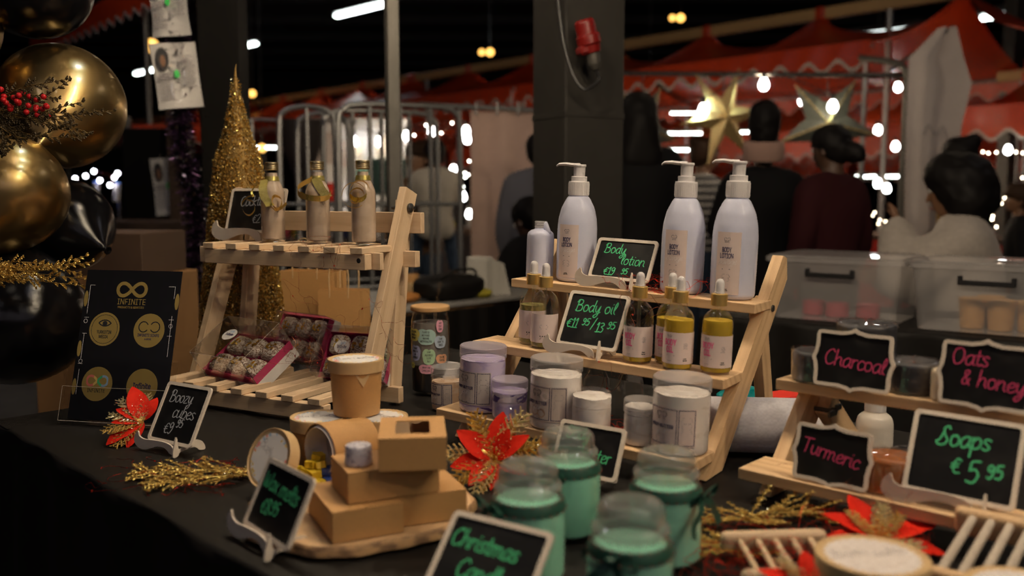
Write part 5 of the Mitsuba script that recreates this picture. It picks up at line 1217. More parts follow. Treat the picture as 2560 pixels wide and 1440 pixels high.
# the building's column with a red plug on it
MCo = T(.232, 3.3, 0) @ R('z', 27)
princ('column_paint', proc(lambda p, n, uv: mix((.018, .0165, .0145), (.026, .024, .0215), tfbm(p.x * 6, p.y * 6, p.z * 3))), .65, spec=.2)
k = struct('column'); put(k, box(.236, .236, 6.2, .006), 'column_paint', MCo, False)
part(k, 'band', apply(box(.240, .240, .02, .002), T(0, 0, 1.46)), 'column_paint', MCo, smooth=False)
t = thing('power_plug', 'red industrial plug hanging on its grey cable at the dark column', 'plug')
MPl = T(.252, 3.085, 1.70) @ R('z', 18) @ R('y', 172 - 8)
princ('plug_red', (.13, .005, .004), .35)
part(t, 'shell', lathe(rounded([(0, -.07), (.028, -.07), (.034, -.060), (.034, -.02), (.040, -.018), (.040, .012), (.034, .014), (.030, .040), (0, .042)], .003, 2), 28), 'plug_red', MPl, smooth=40)
part(t, 'cover', apply(box(.05, .05, .030, .008), T(.022, 0, .01)), 'plug_red', MPl)
part(t, 'gland', lathe(rounded([(0, .04), (.024, .04), (.022, .075), (.013, .095), (0, .10)], .003, 2), 20), 'galvanised', MPl, smooth=40)
part(t, 'cable', tube(smooth_path([pt(MPl, (0, 0, .095)), pt(MPl, (0, .0, .13)), (.235, 3.075, 1.545), (.190, 3.085, 1.62), (.155, 3.105, 1.80), (.125, 3.12, 2.2), (.12, 3.14, 2.6), (.10, 3.16, 3.2)], 8), .006, 8), 'black_plastic')
# dark stall post with tinsel and two plastic-covered sheets
t = thing('wooden_post', 'broad dark post behind the glitter cone', 'post')
princ('post_dark', proc(lambda p, n, uv: mix((.0040, .0036, .0034), (.0065, .006, .0055), tfbm(p.x * 20, p.y * 20, p.z * 2))), .7, spec=.1)
part(t, 'beam', box(.15, .13, 3.4, .004), 'post_dark', T(-1.075, 3.50, .0), smooth=False); part(t, 'base_plate', box(.22, .20, .02, .003), 'dark_steel', T(-1.075, 3.50, 0), smooth=False)
def tinsel(label, path, rad, n, seed):
    g = np.random.default_rng(seed); t = thing('tinsel_garland', label, 'garland'); c = smooth_path(path, 14)
    part(t, 'cord', tube(c, .003, 5), 'black_plastic')
    idx = g.integers(0, len(c), n); d = g.normal(size=(n, 3)); d /= np.linalg.norm(d, axis=1, keepdims=True)
    a = c[idx]; b = a + d * rad * (.6 + .4 * g.random((n, 1))); w = np.cross(d, g.normal(size=(n, 3))); w /= np.linalg.norm(w, axis=1, keepdims=True); w *= .0016
    v = np.stack([a - w, a + w, b + w, b - w], 1).reshape(-1, 3); i = np.arange(n)[:, None] * 4
    part(t, 'tinsel', trimesh.Trimesh(v, np.vstack([i + [0, 1, 2], i + [0, 2, 3]]), process=False), 'tinsel_dark', smooth=False, kind='stuff')
    part(t, 'sequins', flakes(c[g.integers(0, len(c), 260)] + g.normal(size=(260, 3)) * rad * .5, .0085, seed=seed), 'tinsel_bright', smooth=False, kind='stuff')
princ('tinsel_dark', proc(lambda p, n, uv: mix((.02, .02, .025), (.16, .08, .18), smoothstep(.4, .7, tnoise(p.x * 60, p.y * 60, p.z * 60)))), .25, .9)
princ('tinsel_bright', proc(lambda p, n, uv: mix((.75, .45, .70), (.80, .75, .45), tnoise(p.x * 90, p.y * 90, p.z * 90))), .2, 1.)
tinsel('dark iridescent tinsel garland hanging down the left side of the broad post', [(-1.165, 3.33, 2.05), (-1.175, 3.30, 1.80), (-1.165, 3.30, 1.55), (-1.175, 3.30, 1.40), (-1.150, 3.31, 1.22), (-1.135, 3.32, 1.05), (-1.16, 3.31, .90), (-1.135, 3.32, .74), (-1.15, 3.32, .60)], .060, 5200, 3)
def sheet_in_sleeve(label, M, w, h, seed):
    g = np.random.default_rng(seed); t = thing('notice_sheet', label, 'notice', None)
    u, v = np.meshgrid(np.linspace(-.5, .5, 16), np.linspace(0, 1, 20), indexing='ij')
    def surf(off): return np.stack([u * w, off + .010 * np.sin(v * 5 + u * 3) + .006 * np.sin(u * 7), -v * h], -1)
    part(t, 'paper', quadmesh(surf(0)), 'white_paper', M, smooth=True); part(t, 'sleeve', quadmesh(surf(-.003) * [1.05, 1, 1.02] + [0, 0, .002]), 'sleeve_film', M, smooth=True, label='shiny clear sleeve')
    P = M @ frame((0, -.0032, 0), (1, 0, 0), (0, 0, 1), (0, -1, 0))
    part(t, 'portrait', apply(extrude(affinity.scale(sg.Point(0, 0).buffer(1), w * .14, h * .17), .0004), T(-w * .26, -h * .24, .009)), 'ink_black', P, smooth=False)
    part(t, 'portrait_face', apply(extrude(affinity.scale(sg.Point(0, 0).buffer(1), w * .06, h * .09), .0004), T(-w * .25, -h * .27, .0096)), 'skin_brown', P, smooth=False)
    part(t, 'print', apply(cat(apply(bars(14, w * .40, h * .035, h * .010, seed), T(w * .24, -h * .22, 0)), apply(bars(9, w * .34, h * .035, h * .010, seed + 1), T(-w * .24, -h * .58, 0)), apply(bars(2, w * .36, h * .05, h * .03, seed + 2), T(-w * .24, -h * .48, 0))), T(0, 0, .0125)), 'ink_grey', P, smooth=False)
    part(t, 'green_tag', apply(extrude(affinity.scale(sg.Point(0, 0).buffer(1), w * .06, h * .06), .0004), T(w * .02, -h * .48, .0125)), 'tag_green', P, smooth=False)
    part(t, 'string', tube([(0, 0, -.005), (.002, .006, .10)], .001, 4), 'black_plastic', M)
    return t
mat('sleeve_film', {'type': 'thindielectric', 'int_ior': 1.6})
princ('tag_green', (.06, .62, .12), .5); princ('skin_brown', (.20, .10, .055), .5); princ('skin_dark', (.075, .038, .024), .5); princ('skin_light', (.34, .19, .12), .5)
sheet_in_sleeve('printed sheet in a clear sleeve hanging at the top edge on the tinsel', T(-1.195, 3.27, 1.965) @ R('z', -8) @ R('y', -4), .145, .222, 1)
sheet_in_sleeve('printed sheet in a clear sleeve hanging below another on the tinsel', T(-1.178, 3.26, 1.722) @ R('z', 12) @ R('y', -6), .150, .225, 2)
# dark stall far left with one more sheet; brown boxes
t = thing('dark_stall', 'dark wooden stall front with a printed sheet, left of the broad post', 'stall')
part(t, 'panel', apply(box(.46, .04, 1.62, .004), T(0, 0, 0)), 'post_dark', T(-2.32, 6.1, 0), smooth=False)
part(t, 'side_board', box(.12, .10, 1.75, .004), 'dark_brown', T(-2.13, 5.95, 0), smooth=False)
part(t, 'counter', apply(box(.95, .5, .05, .004), T(0, 0, .98)), 'dark_brown', T(-2.40, 5.75, 0), smooth=False); part(t, 'front', box(.92, .46, .98, .004), 'dark_brown', T(-2.40, 5.75, 0), smooth=False)
sheet_in_sleeve('printed sheet with a green tag on the dark stall, seen beside the balloons', T(-2.255, 6.04, 1.425) @ R('z', 0) @ R('y', -4), .20, .37, 3)
t = thing('cardboard_box', 'brown cardboard box behind the poster stand', 'box')
Mb = T(-1.30, 3.02, .0) @ R('z', -8)
part(t, 'body', box(.40, .32, .945, .004), 'brown_board', Mb, smooth=False); part(t, 'tape', apply(box(.30, .0006, .05), T(.04, -.1607, .84)), 'label_grey', Mb, smooth=False)
solo('brown_crate', box(.34, .28, .135, .003), 'dark_brown', 'dark brown crate standing on the cardboard box', 'crate', Mb @ T(.0, 0, .945), smooth=False)

# back tables: one with the bins, one with the paper roll
MB2 = T(1.78, 2.97, 0) @ R('z', -36)
table('trestle_table', 'trestle table behind the stands that carries the clear bins', MB2, 2.2, .66)
cloth('black cloth over the table with the clear bins', MB2, 2.2, .66, TAB - .002, .66, 5)
MC2 = T(-.46, 3.90, 0) @ R('z', 44)
table('folding_table', 'bare grey-topped folding table behind the metal post', MC2, 1.25, .62, .745)
princ('grey_top', (.22, .21, .20), .5)
solo('table_board', box(1.27, .64, .015, .003), 'grey_top', 'grey board lying on the folding table under the paper roll', 'board', MC2 @ T(0, 0, .745), smooth=False)
solo('black_drape', quadmesh(np.array([[(x, -.335 + .008 * math.sin(x * 60), z) for x in np.linspace(-.62, .62, 50)] for z in (.738, .4, .05)])), 'black_cloth', 'black drape on the side of the folding table', 'drape', MC2, smooth=True)
def bin_(label, M, L, D, H, lid=True):
    t = thing('storage_bin', label, 'storage box', 'clear plastic bins on the back table' if False else None)
    def ring(sx, sy, z, r=.03):
        q = np.array(rrect(sx, sy, r, 4).exterior.coords)[:-1]; return np.concatenate([q, np.full((len(q), 1), z)], 1)
    part(t, 'tub', quadmesh(np.array([ring(L * .90, D * .88, .001), ring(L * .905, D * .885, .006), ring(L * .985, D * .98, H - .012), ring(L * 1.01, D * 1.01, H - .010), ring(L * 1.01, D * 1.01, H)]), closed_v=True), 'frosted_plastic', M, smooth=40)
    part(t, 'base', apply(extrude(rrect(L * .9, D * .88, .03), .001), T(0, 0, .001)), 'frosted_plastic', M, smooth=False)
    part(t, 'lid', quadmesh(np.array([ring(L * 1.03, D * 1.03, H - .012), ring(L * 1.03, D * 1.03, H + .004), ring(L * .97, D * .95, H + .012), ring(L * .9, D * .86, H + .006), ring(.02, .02, H + .007, .005)]), closed_v=True), 'frosted_plastic', M, smooth=40)
    part(t, 'handle', cat(apply(box(L * .33, .016, .016, .003), T(0, -D / 2 - .012, H * .72)), apply(box(.014, .02, .030, .003), T(-L * .165, -D / 2 - .010, H * .72)), apply(box(.014, .02, .030, .003), T(L * .165, -D / 2 - .010, H * .72))), 'black_plastic', M, smooth=False, label='black clip handle')
    return t
bins = [(-.66, 'clear lidded storage bin at the left, behind the right lotion bottle'), (-.175, 'clear lidded storage bin holding brown tubs, middle of three'), (.310, 'clear lidded storage bin holding green packs, at the right edge')]
for x, lb in bins: bin_(lb, MB2 @ T(x, -.08, TAB), .46, .36, .215)
small_tub = Shape(lathe(rounded([(0, 0), (.036, 0), (.042, .085), (.044, .086), (.044, .098), (0, .099)], .001, 2), 28), 40)
for i, (x, y) in enumerate(((-.46, -.13), (-.375, -.14), (-.290, -.13), (-.42, -.04))):
    solo('stored_tub', small_tub, 'kraft', 'brown paper tub inside the middle clear bin', 'tub', MB2 @ T(x + .227, y, TAB + .004), group='tubs in the middle bin')
princ('pack_green', (.10, .32, .24), .5); princ('pack_red', (.36, .05, .07), .5)
for i, (x, c) in enumerate(((-.02, 'pack_green'), (.05, 'white_paper'), (.11, 'pack_green'), (.20, 'pack_red'), (.26, 'pack_red'))):
    solo('soap_pack', box(.055, .05, .085, .004), c, {'pack_green': 'green', 'white_paper': 'white', 'pack_red': 'dark red'}[c] + ' pack inside the right clear bin', 'pack', MB2 @ T(x + .227, -.15, TAB + .004) @ R('z', i * 7 - 10), group=c.replace('_', ' ') + 's in the right bin')
for i, (x, y) in enumerate(((-.99, -.1), (-.90, -.12), (-.80, -.10))):
    solo('stored_soap', lathe(rounded([(0, 0), (.04, 0), (.04, .05), (0, .05)], .004, 2), 24), 'pack_red', 'reddish round soap inside the left clear bin', 'soap', MB2 @ T(x + .227, y, TAB + .004), group='soaps in the left bin')
# on the folding table
t = thing('paper_roll', 'white roll of kitchen paper with a loose sheet on the folding table', 'paper roll')
MR = MC2 @ T(.30, -.15, .760)
part(t, 'roll', lathe(rounded([(.020, 0), (.060, 0), (.058, .165), (.020, .165)], .003, 2) + [(.020, 0)], 36), 'roll_paper', MR @ R('x', 0), smooth=40)
part(t, 'loose_sheet', quadmesh(np.array([[(.050 + .055 * b + .03 * b * (1 - a), -.03 + .02 * math.sin(2 * b), .16 * a * (1 - .15 * b) + .001) for a in np.linspace(0, 1, 8)] for b in np.linspace(0, 1, 8)])), 'roll_paper', MR @ R('z', -44), smooth=True)
princ('roll_paper', (.62, .60, .55), .8)
t = thing('paper_cup', 'tan paper cup on the folding table beside the post', 'cup'); Mcup = MC2 @ T(.02, -.02, .760)
part(t, 'cup', lathe([(0, .001), (.026, 0), (.036, .095), (.038, .097), (.036, .098), (.0255, .003), (0, .003)], 28), 'kraft', Mcup, smooth=40); part(t, 'sleeve', lathe([(.0300, .03), (.0335, .065), (.0325, .066), (.0292, .03)], 28), 'kraft_rim', Mcup, smooth=40)
t = thing('black_bag', 'soft black bag lying on the folding table', 'bag')
bm = trimesh.creation.icosphere(subdivisions=3, radius=1.0); v = bm.vertices.copy(); v = np.sign(v) * np.abs(v) ** .7; bm.vertices = v * [.16, .10, .055] * (1 + .12 * (meshkit.fbm(v * 2.5 + 4, 3, 2) - .5)[:, None]) + [0, 0, .055]
part(t, 'body', bm, 'black_cloth', MC2 @ T(.10, -.18, .758), smooth=60); part(t, 'strap', tube(smooth_path([(-.10, -.06, .10), (-.05, -.09, .13), (.05, -.09, .13), (.10, -.06, .10)], 6), .006, 6), 'black_cloth', MC2 @ T(.10, -.18, .758))
princ('yellow_cloth', (.42, .36, .03), .7)
ym = trimesh.creation.icosphere(subdivisions=2, radius=1.0); v = ym.vertices.copy(); ym.vertices = v * [.045, .035, .020] * (1 + .4 * (meshkit.fbm(v * 3 + 1, 3, 3) - .5)[:, None]) + [0, 0, .02]
solo('yellow_cloth', ym, 'yellow_cloth', 'crumpled yellow cloth left of the paper roll', 'cloth', MC2 @ T(.235, -.24, .760), smooth=60)
solo('orange_pouch', apply(ym.copy(), S(1.6, 1.2, 1.1)), 'orange_fabric', 'small orange pouch beside the paper cup', 'pouch', MC2 @ T(-.12, -.16, .760), smooth=60)
princ('orange_fabric', (.42, .17, .04), .7)

# roll cages
def roll_cage(label, x0, x1, y0, y1, z0, z1, posts, key):
    """a tall hoop of bent tube with upright bars on wheels; from (x0, y0) to (x1, y1)"""
    t = thing('roll_cage', label, 'roll cage', None); a, b = np.array([x0, y0, 0.]), np.array([x1, y1, 0.]); d = unit(b - a); L = np.linalg.norm(b - a); nrm = np.array([-d[1], d[0], 0])
    up = np.array([0, 0, 1.])
    for off, nm in ((0., 'front_frame'), (.42, 'rear_frame')):
        o = a + nrm * off
        hoop = smooth_path([o + up * .16, o + up * .9, o + up * (z1 - .14), o + d * .03 + up * (z1 - .03), o + d * .14 + up * z1, o + d * (L - .14) + up * z1, o + d * (L - .03) + up * (z1 - .03), o + d * L + up * (z1 - .14), o + d * L + up * .9, o + d * L + up * .16], 6)
        part(t, nm, tube(hoop, .015, 10), 'steel')
        for i in range(1, posts):
            q = o + d * L * i / posts; part(t, 'upright', rod(q + up * .2, q + up * z1, .011, 8), 'steel')
        for z in (.30, .70, 1.14): part(t, 'crossbar', rod(o + d * .01 + up * z, o + d * (L - .01) + up * z, .011, 8), 'steel')
    part(t, 'deck', frame_box(a, d, nrm, L, .42, .16, .04), 'dark_steel', smooth=False)
    for s in (.08, .92):
        for q in (.06, .36):
            c = a + d * L * s + nrm * q; part(t, 'wheel', apply(lathe([(0, -.015), (.055, -.015), (.06, -.01), (.06, .01), (.055, .015), (0, .015)], 20), T(c[0], c[1], .062) @ R('z', math.degrees(math.atan2(d[1], d[0]))) @ R('x', 90)), 'black_plastic'); part(t, 'fork', rod(c + [0, 0, .062] + nrm * .02, c + nrm * .02 + [0, 0, .165], .010, 6), 'dark_steel')
def frame_box(a, d, nrm, L, W, z, h):
    return apply(box(L, W, h, .003), frame(a + d * L / 2 + nrm * W / 2 + np.array([0, 0, z]), d, nrm, np.array([0, 0, 1.])))
roll_cage('grey tube roll cage left of the metal post', -1.255, -.955, 5.02, 5.02, .2, 1.665, 2, 0)
roll_cage('grey tube roll cage with a rounded corner behind the metal post', -.905, -.285, 4.85, 5.10, .2, 1.665, 4, 1)
# ------------------------------------------------------------------ market tents
princ('tent_red', proc(lambda p, n, uv: mix((.40, .030, .006), (.46, .042, .009), tfbm(p.x * 3, p.y * 3, p.z * 3))), .32, clearcoat=.25)
princ('beam_yellow', (.42, .27, .12), .6)
princ('trim_white', (.42, .37, .34), .7)
princ('drape_dark', (.018, .012, .012), .7)
AX = unit([-.66, .75, 0]); NX = np.array([-AX[1], AX[0], 0]) ; NX = NX if NX[1] < 0 else -NX      # along the row; towards the lens
def tent(label, P, s0, s1, zr, ze, half, mat_='tent_red', hooks=3, valance=.22, legs=True, sag=.28, back=True, pitch=.27):
    """one stall: its tarpaulin is hooked to the ridge beam and sags between the hooks"""
    t = thing('market_tent', label, 'market tent')
    L = s1 - s0; n = 12 * hooks + 1; S_ = np.linspace(0, 1, n); V = np.linspace(0, 1, 9)
    hk = np.abs(((S_ * hooks) % 1) - 0.0); hk = np.minimum(hk, 1 - hk) * 2
    ridge = zr - sag * np.sqrt(1 - (1 - hk) ** 2) * .9
    def slope(sign):
        g = []
        for i, s in enumerate(S_):
            row = []
            for v in V:
                z = ridge[i] * (1 - v) ** 1.15 + ze * (1 - (1 - v) ** 1.15) - .05 * math.sin(PI * v) * (1 - .5 * hk[i])
                q = P + AX * (s0 + L * s) + NX * sign * half * v; row.append((q[0], q[1], z))
            g.append(row)
        return np.array(g)
    F = slope(1); part(t, 'front_canopy', quadmesh(F), mat_, smooth=True)
    if back: part(t, 'back_canopy', quadmesh(slope(-1)), mat_, smooth=True)
    def val(sign, nm):
        m = int(L / .034); x = np.linspace(0, 1, m); q = np.array([P + AX * (s0 + L * s) + NX * sign * (half + .012) for s in x])
        lo = ze - valance + .045 * np.cos(x * L / pitch * 2 * PI)
        fold = NX * sign * .02
        g = np.array([[(a[0], a[1], ze + .02) for a in q], [(a[0] + fold[0], a[1] + fold[1], b + .05) for a, b in zip(q, lo)], [(a[0] + fold[0], a[1] + fold[1], b) for a, b in zip(q, lo)]])
        part(t, nm, quadmesh(g), mat_, smooth=True)
        g2 = np.array([[(a[0] + fold[0] * 1.2 , a[1] + fold[1] * 1.2, b + .020) for a, b in zip(q, lo)], [(a[0] + fold[0] * 1.2, a[1] + fold[1] * 1.2, b - .016) for a, b in zip(q, lo)]])
        part(t, nm + '_trim', quadmesh(g2), 'trim_white', smooth=True, label='wavy pale hem')
    val(1, 'valance')
    if back: val(-1, 'back_valance')
    for i in range(hooks + 1):
        q = P + AX * (s0 + L * i / hooks); m = apply(box(.10, .16, .14, .02), frame((q[0], q[1], zr - .07), AX, NX, np.array([0, 0, 1.]))); part(t, 'hook_strap', m, mat_)
    if legs:
        for s in (s0 + .06, s1 - .06):
            for sg_ in (1, -1):
                q = P + AX * s + NX * sg_ * (half - .03); part(t, 'leg', rod((q[0], q[1], 0), (q[0], q[1], ze), .02, 10), 'steel')
        for sg_ in (1, -1):
            a, b = P + AX * s0 + NX * sg_ * (half - .03), P + AX * s1 + NX * sg_ * (half - .03); part(t, 'eave_pipe', rod((a[0], a[1], ze - .02), (b[0], b[1], ze - .02), .018, 8), 'steel')
    return t
P1 = np.array([3.93, 8.86, 0.])
# the long yellow ridge beam, on posts
t = thing('ridge_beam', 'long yellow wooden beam above the row of red tents', 'beam')
a, b = P1 + AX * -.35, P1 + AX * 23
x_, L_ = AX, np.linalg.norm(b - a)
part(t, 'timber', apply(box(L_, .09, .11, .005), frame((a + b) / 2 + np.array([0, 0, 2.97]), AX, NX, np.array([0, 0, 1.]))), 'beam_yellow', smooth=False)
for s in (0.4, 8, 15, 22): q = P1 + AX * s; part(t, 'post', rod((q[0], q[1], 0), (q[0], q[1], 3.0), .03, 10), 'steel')
names = ['nearest red market tent, right of the dark column', 'second red tent of the row, mostly hidden by the dark column', 'third red tent of the row, left of the dark column', 'fourth red tent of the row, behind the roll cages', 'fifth red tent of the row, far left behind the glitter cone']
for i, nm in enumerate(names): tent(nm, P1, -.3 + i * 4.35, 3.95 + i * 4.35, 3.02, 2.40, 1.66, valance=.17)
# a hipped end of the nearest tent
q0 = P1 + AX * -.3
g = []
for v in np.linspace(0, 1, 9):
    row = []
    for u in np.linspace(-1, 1, 13):
        p = q0 - AX * 1.05 * v + NX * u * 1.66 * v; zz_ = 3.02 * (1 - v) ** 1.3 + 2.40 * (1 - (1 - v) ** 1.3); row.append((p[0], p[1], zz_ + .0))
    g.append(row)
k1 = [k for k in labels if k.startswith('market_tent')][0]
part(k1, 'end_canopy', quadmesh(np.array(g)), 'tent_red', smooth=True)
# a second and third row behind
P2 = P1 - NX * 4.3 + np.array([0, 0, 0]); P3 = P1 - NX * 8.6
for i, nm in enumerate(['red tent behind the nearest one, seen under its eave', 'red tent of the second row behind the column', 'red tent of the second row behind the white boards']): tent(nm, P2, .7 + i * 5.2, 5.7 + i * 5.2, 2.85, 2.02, 1.6, valance=.34)
for i, nm in enumerate(['low red tent of the third row, far behind the star lanterns', 'low red tent of the third row, far behind the curtain']): tent(nm, P3, -1.6 + i * 6.2, 4.4 + i * 6.2, 2.7, 1.95, 1.6, valance=.5)
# tents to the right
P4 = np.array([6.2, 8.3, 0.])
tent('red tent at the right edge behind the afro-haired woman', P4, -1.6, 1.5, 2.35, 1.95, 1.5, valance=.25)
t = thing('ridge_beam', 'yellow beam over the red tent at the right edge', 'beam')
part(t, 'timber', apply(box(3.6, .09, .10, .005), frame(P4 + np.array([0, 0, 2.33]), AX, NX, np.array([0, 0, 1.]))), 'beam_yellow', smooth=False)
for s in (-1.5, 1.5): q = P4 + AX * s; part(t, 'post', rod((q[0], q[1], 0), (q[0], q[1], 2.34), .03, 10), 'steel')
k = struct('pillar'); put(k, box(.16, .16, 6.2, .005), 'galvanised', T(5.55, 10.4, 0) @ R('z', 20), False)
# awning top left with its zigzag hem
def awning(label, A, B, z_hi, z_lo, depth_v, rows, pitch, trim, hooks):
    t = thing('awning', label, 'awning'); A, B = np.asarray(A, float), np.asarray(B, float); d = unit(B - A); L = np.linalg.norm(B - A); nrm = np.array([-d[1], d[0], 0.]); m = int(L / .012)
    x = np.linspace(0, 1, m); q = A + np.outer(x, B - A)
    top = q + nrm * .8; zt = z_hi
    g = np.array([[(a_[0], a_[1], zt) for a_ in top], [(a_[0], a_[1], z_lo + .06) for a_ in (q + nrm * .1)], [(a_[0], a_[1], z_lo) for a_ in q]]); part(t, 'canopy', quadmesh(g), 'tent_red', smooth=40)
    ph = (x * L / pitch) % 1; tri = np.where(ph < .72, ph / .72, (1 - ph) / .28); lo = z_lo - depth_v - rows * tri
    g = np.array([[(a_[0], a_[1], z_lo + .002) for a_ in q], [(a_[0], a_[1], b_) for a_, b_ in zip(q, lo)]]); part(t, 'valance', quadmesh(g), 'tent_red', smooth=40)
    e = -nrm * .004
    g = np.array([[(a_[0] + e[0], a_[1] + e[1], b_ + trim) for a_, b_ in zip(q, lo)], [(a_[0] + e[0], a_[1] + e[1], b_ - trim) for a_, b_ in zip(q, lo)]]); part(t, 'hem', quadmesh(g), 'trim_white', smooth=40, label='pale zigzag hem')
    for s in (.02, .82 if L > 2 else .98):
        p = A + (B - A) * s + nrm * .06; part(t, 'post', rod((p[0], p[1], 0), (p[0], p[1], z_hi - .005), .022, 10), 'dark_steel')
        p2 = A + (B - A) * s + nrm * .02; part(t, 'arm', rod((p[0], p[1], z_hi - .02), (p2[0], p2[1], z_lo + .0), .014, 8), 'dark_steel')
awning('red awning with a pale zigzag hem above the balloons, top left', (-4.75, 9.27, 0), (-2.33, 6.44, 0), 3.02, 2.72, .16, .075, .20, .010, 3)
awning('small far red awning between the balloons and the hanging sheets', (-2.62, 6.25, 0), (-2.02, 6.15, 0), 1.72, 1.60, .05, .03, .10, .004, 2)
# pink curtain on a pipe, white banner, boards in the stalls
princ('pink_fabric', proc(lambda p, n, uv: mix((.66, .46, .385), (.71, .50, .42), tfbm(p.x * 40, p.y * 40, p.z * 40))), .8)
t = thing('hanging_curtain', 'plain pink curtain hanging from a pipe left of the dark column', 'curtain')
x = np.linspace(-.28, .42, 40)
part(t, 'cloth', quadmesh(np.array([[(a_, 6.3 + .012 * math.sin(a_ * 30), z) for a_ in x] for z in (1.745, 1.3, .8, .1)])), 'pink_fabric', smooth=True)
part(t, 'pipe', rod((-.62, 6.28, 1.79), (.50, 6.28, 1.735), .018, 10), 'steel'); part(t, 'post', rod((-.36, 6.30, 0), (-.36, 6.30, 1.775), .018, 10), 'steel'); part(t, 'post', rod((.46, 6.30, 0), (.46, 6.30, 1.735), .018, 10), 'steel')
for xx in (-.24, -.1, .04, .2, .36): part(t, 'clip', apply(box(.012, .05, .09, .003), T(xx, 6.285, 1.72)), 'steel', smooth=False)
t = thing('white_banner', 'long grey-white cloth banner hanging on the corner of the nearest tent', 'banner')
gx = np.linspace(0, 1, 14); rows = []
for z, w0, w1 in ((2.20, .17, .25), (2.02, .0, .30), (1.86, .0, .36), (1.6, .0, .31), (1.2, .01, .30), (.75, .02, .28)):
    rows.append([(2.43 + (w0 + (w1 - w0) * u), 5.72 + .035 * math.sin(u * 9 + z) + .01 * math.sin(u * 23), z) for u in gx])
princ('banner_cloth', proc(lambda p, n, uv: mix((.42, .37, .36), (.55, .49, .47), tfbm(p.x * 5, p.y * 5, p.z * 4))), .75)
part(t, 'cloth', quadmesh(np.array(rows)), 'banner_cloth', smooth=True)
part(t, 'post', rod((2.445, 5.80, 0), (2.445, 5.80, 1.95), .022, 12), 'galvanised'); part(t, 'arm', tube(smooth_path([(2.445, 5.80, 1.93), (2.40, 5.84, 2.0), (2.22, 6.0, 2.06)], 5), .02, 8), 'galvanised'); part(t, 'top_arm', rod((2.325, 5.78, 1.95), (2.69, 5.74, 2.21), .010, 8), 'galvanised')
part(t, 'squiggle', tube(smooth_path([(2.510, 5.665, 1.55), (2.530, 5.665, 1.61), (2.580, 5.665, 1.55), (2.615, 5.665, 1.60), (2.650, 5.665, 1.54)], 6), .003, 5), 'ink_grey')
t = thing('display_wall', 'white stall wall hung with small prints behind the roll cages', 'display wall')
part(t, 'wall', apply(box(.92, .03, 1.85, .004), T(0, 0, .0)), 'white_paper', T(-1.36, 8.2, 0), smooth=False)
g6 = np.random.default_rng(6)
for i, (dx, z, w_, h_, c) in enumerate(((-.30, 1.45, .22, .28, 'label_tan'), (-.05, 1.42, .17, .24, 'label_pink'), (.28, 1.50, .24, .20, 'label_grey'), (.10, 1.22, .22, .18, 'pack_green'), (.34, 1.24, .16, .22, 'label_tan'), (-.28, 1.12, .20, .16, 'red_felt'))):
    part(t, 'print', apply(box(w_, .006, h_, .001), T(-1.36 + dx, 8.178, z)), c, smooth=False)
for i, (x_, y_, w_, z_, c, nm) in enumerate(((-1.05, 7.9, .34, 1.18, 'tag_teal', 'dark teal board in the stall behind the middle cream bottle'), (-.78, 7.8, .22, 1.30, 'label_grey', 'grey picture in the stall left of the metal post'), (-.62, 7.7, .20, 1.02, 'blue_board', 'dark blue board in the stall left of the metal post'))):
    t = thing('display_board', nm, 'board'); part(t, 'panel', apply(box(w_, .02, .30, .003), T(x_, y_, z_)), c, smooth=False); part(t, 'easel', cat(rod((x_ - w_ * .4, y_ + .08, 0), (x_ - w_ * .1, y_ + .012, z_ + .28), .012, 6), rod((x_ + w_ * .4, y_ + .08, 0), (x_ + w_ * .1, y_ + .012, z_ + .28), .012, 6)), 'dark_brown')
princ('tag_teal', (.03, .09, .08), .6); princ('blue_board', (.015, .02, .09), .6)
t = thing('dark_drape', 'dark gathered drape hanging in the stall left of the roll cages', 'drape')
part(t, 'cloth', quadmesh(np.array([[(-1.56 + w_ * math.cos(a_), 6.9 + .5 * w_ * math.sin(a_), z) for a_ in np.linspace(0, 2 * PI, 25)] for z, w_ in ((1.74, .16), (1.55, .15), (1.42, .10), (1.30, .055), (1.0, .05), (.3, .06))])), 'drape_dark', smooth=True); part(t, 'rail', rod((-1.95, 6.9, 1.74), (-1.15, 6.9, 1.72), .012, 8), 'steel'); part(t, 'post', rod((-1.93, 6.9, 0), (-1.93, 6.9, 1.74), .015, 8), 'steel')

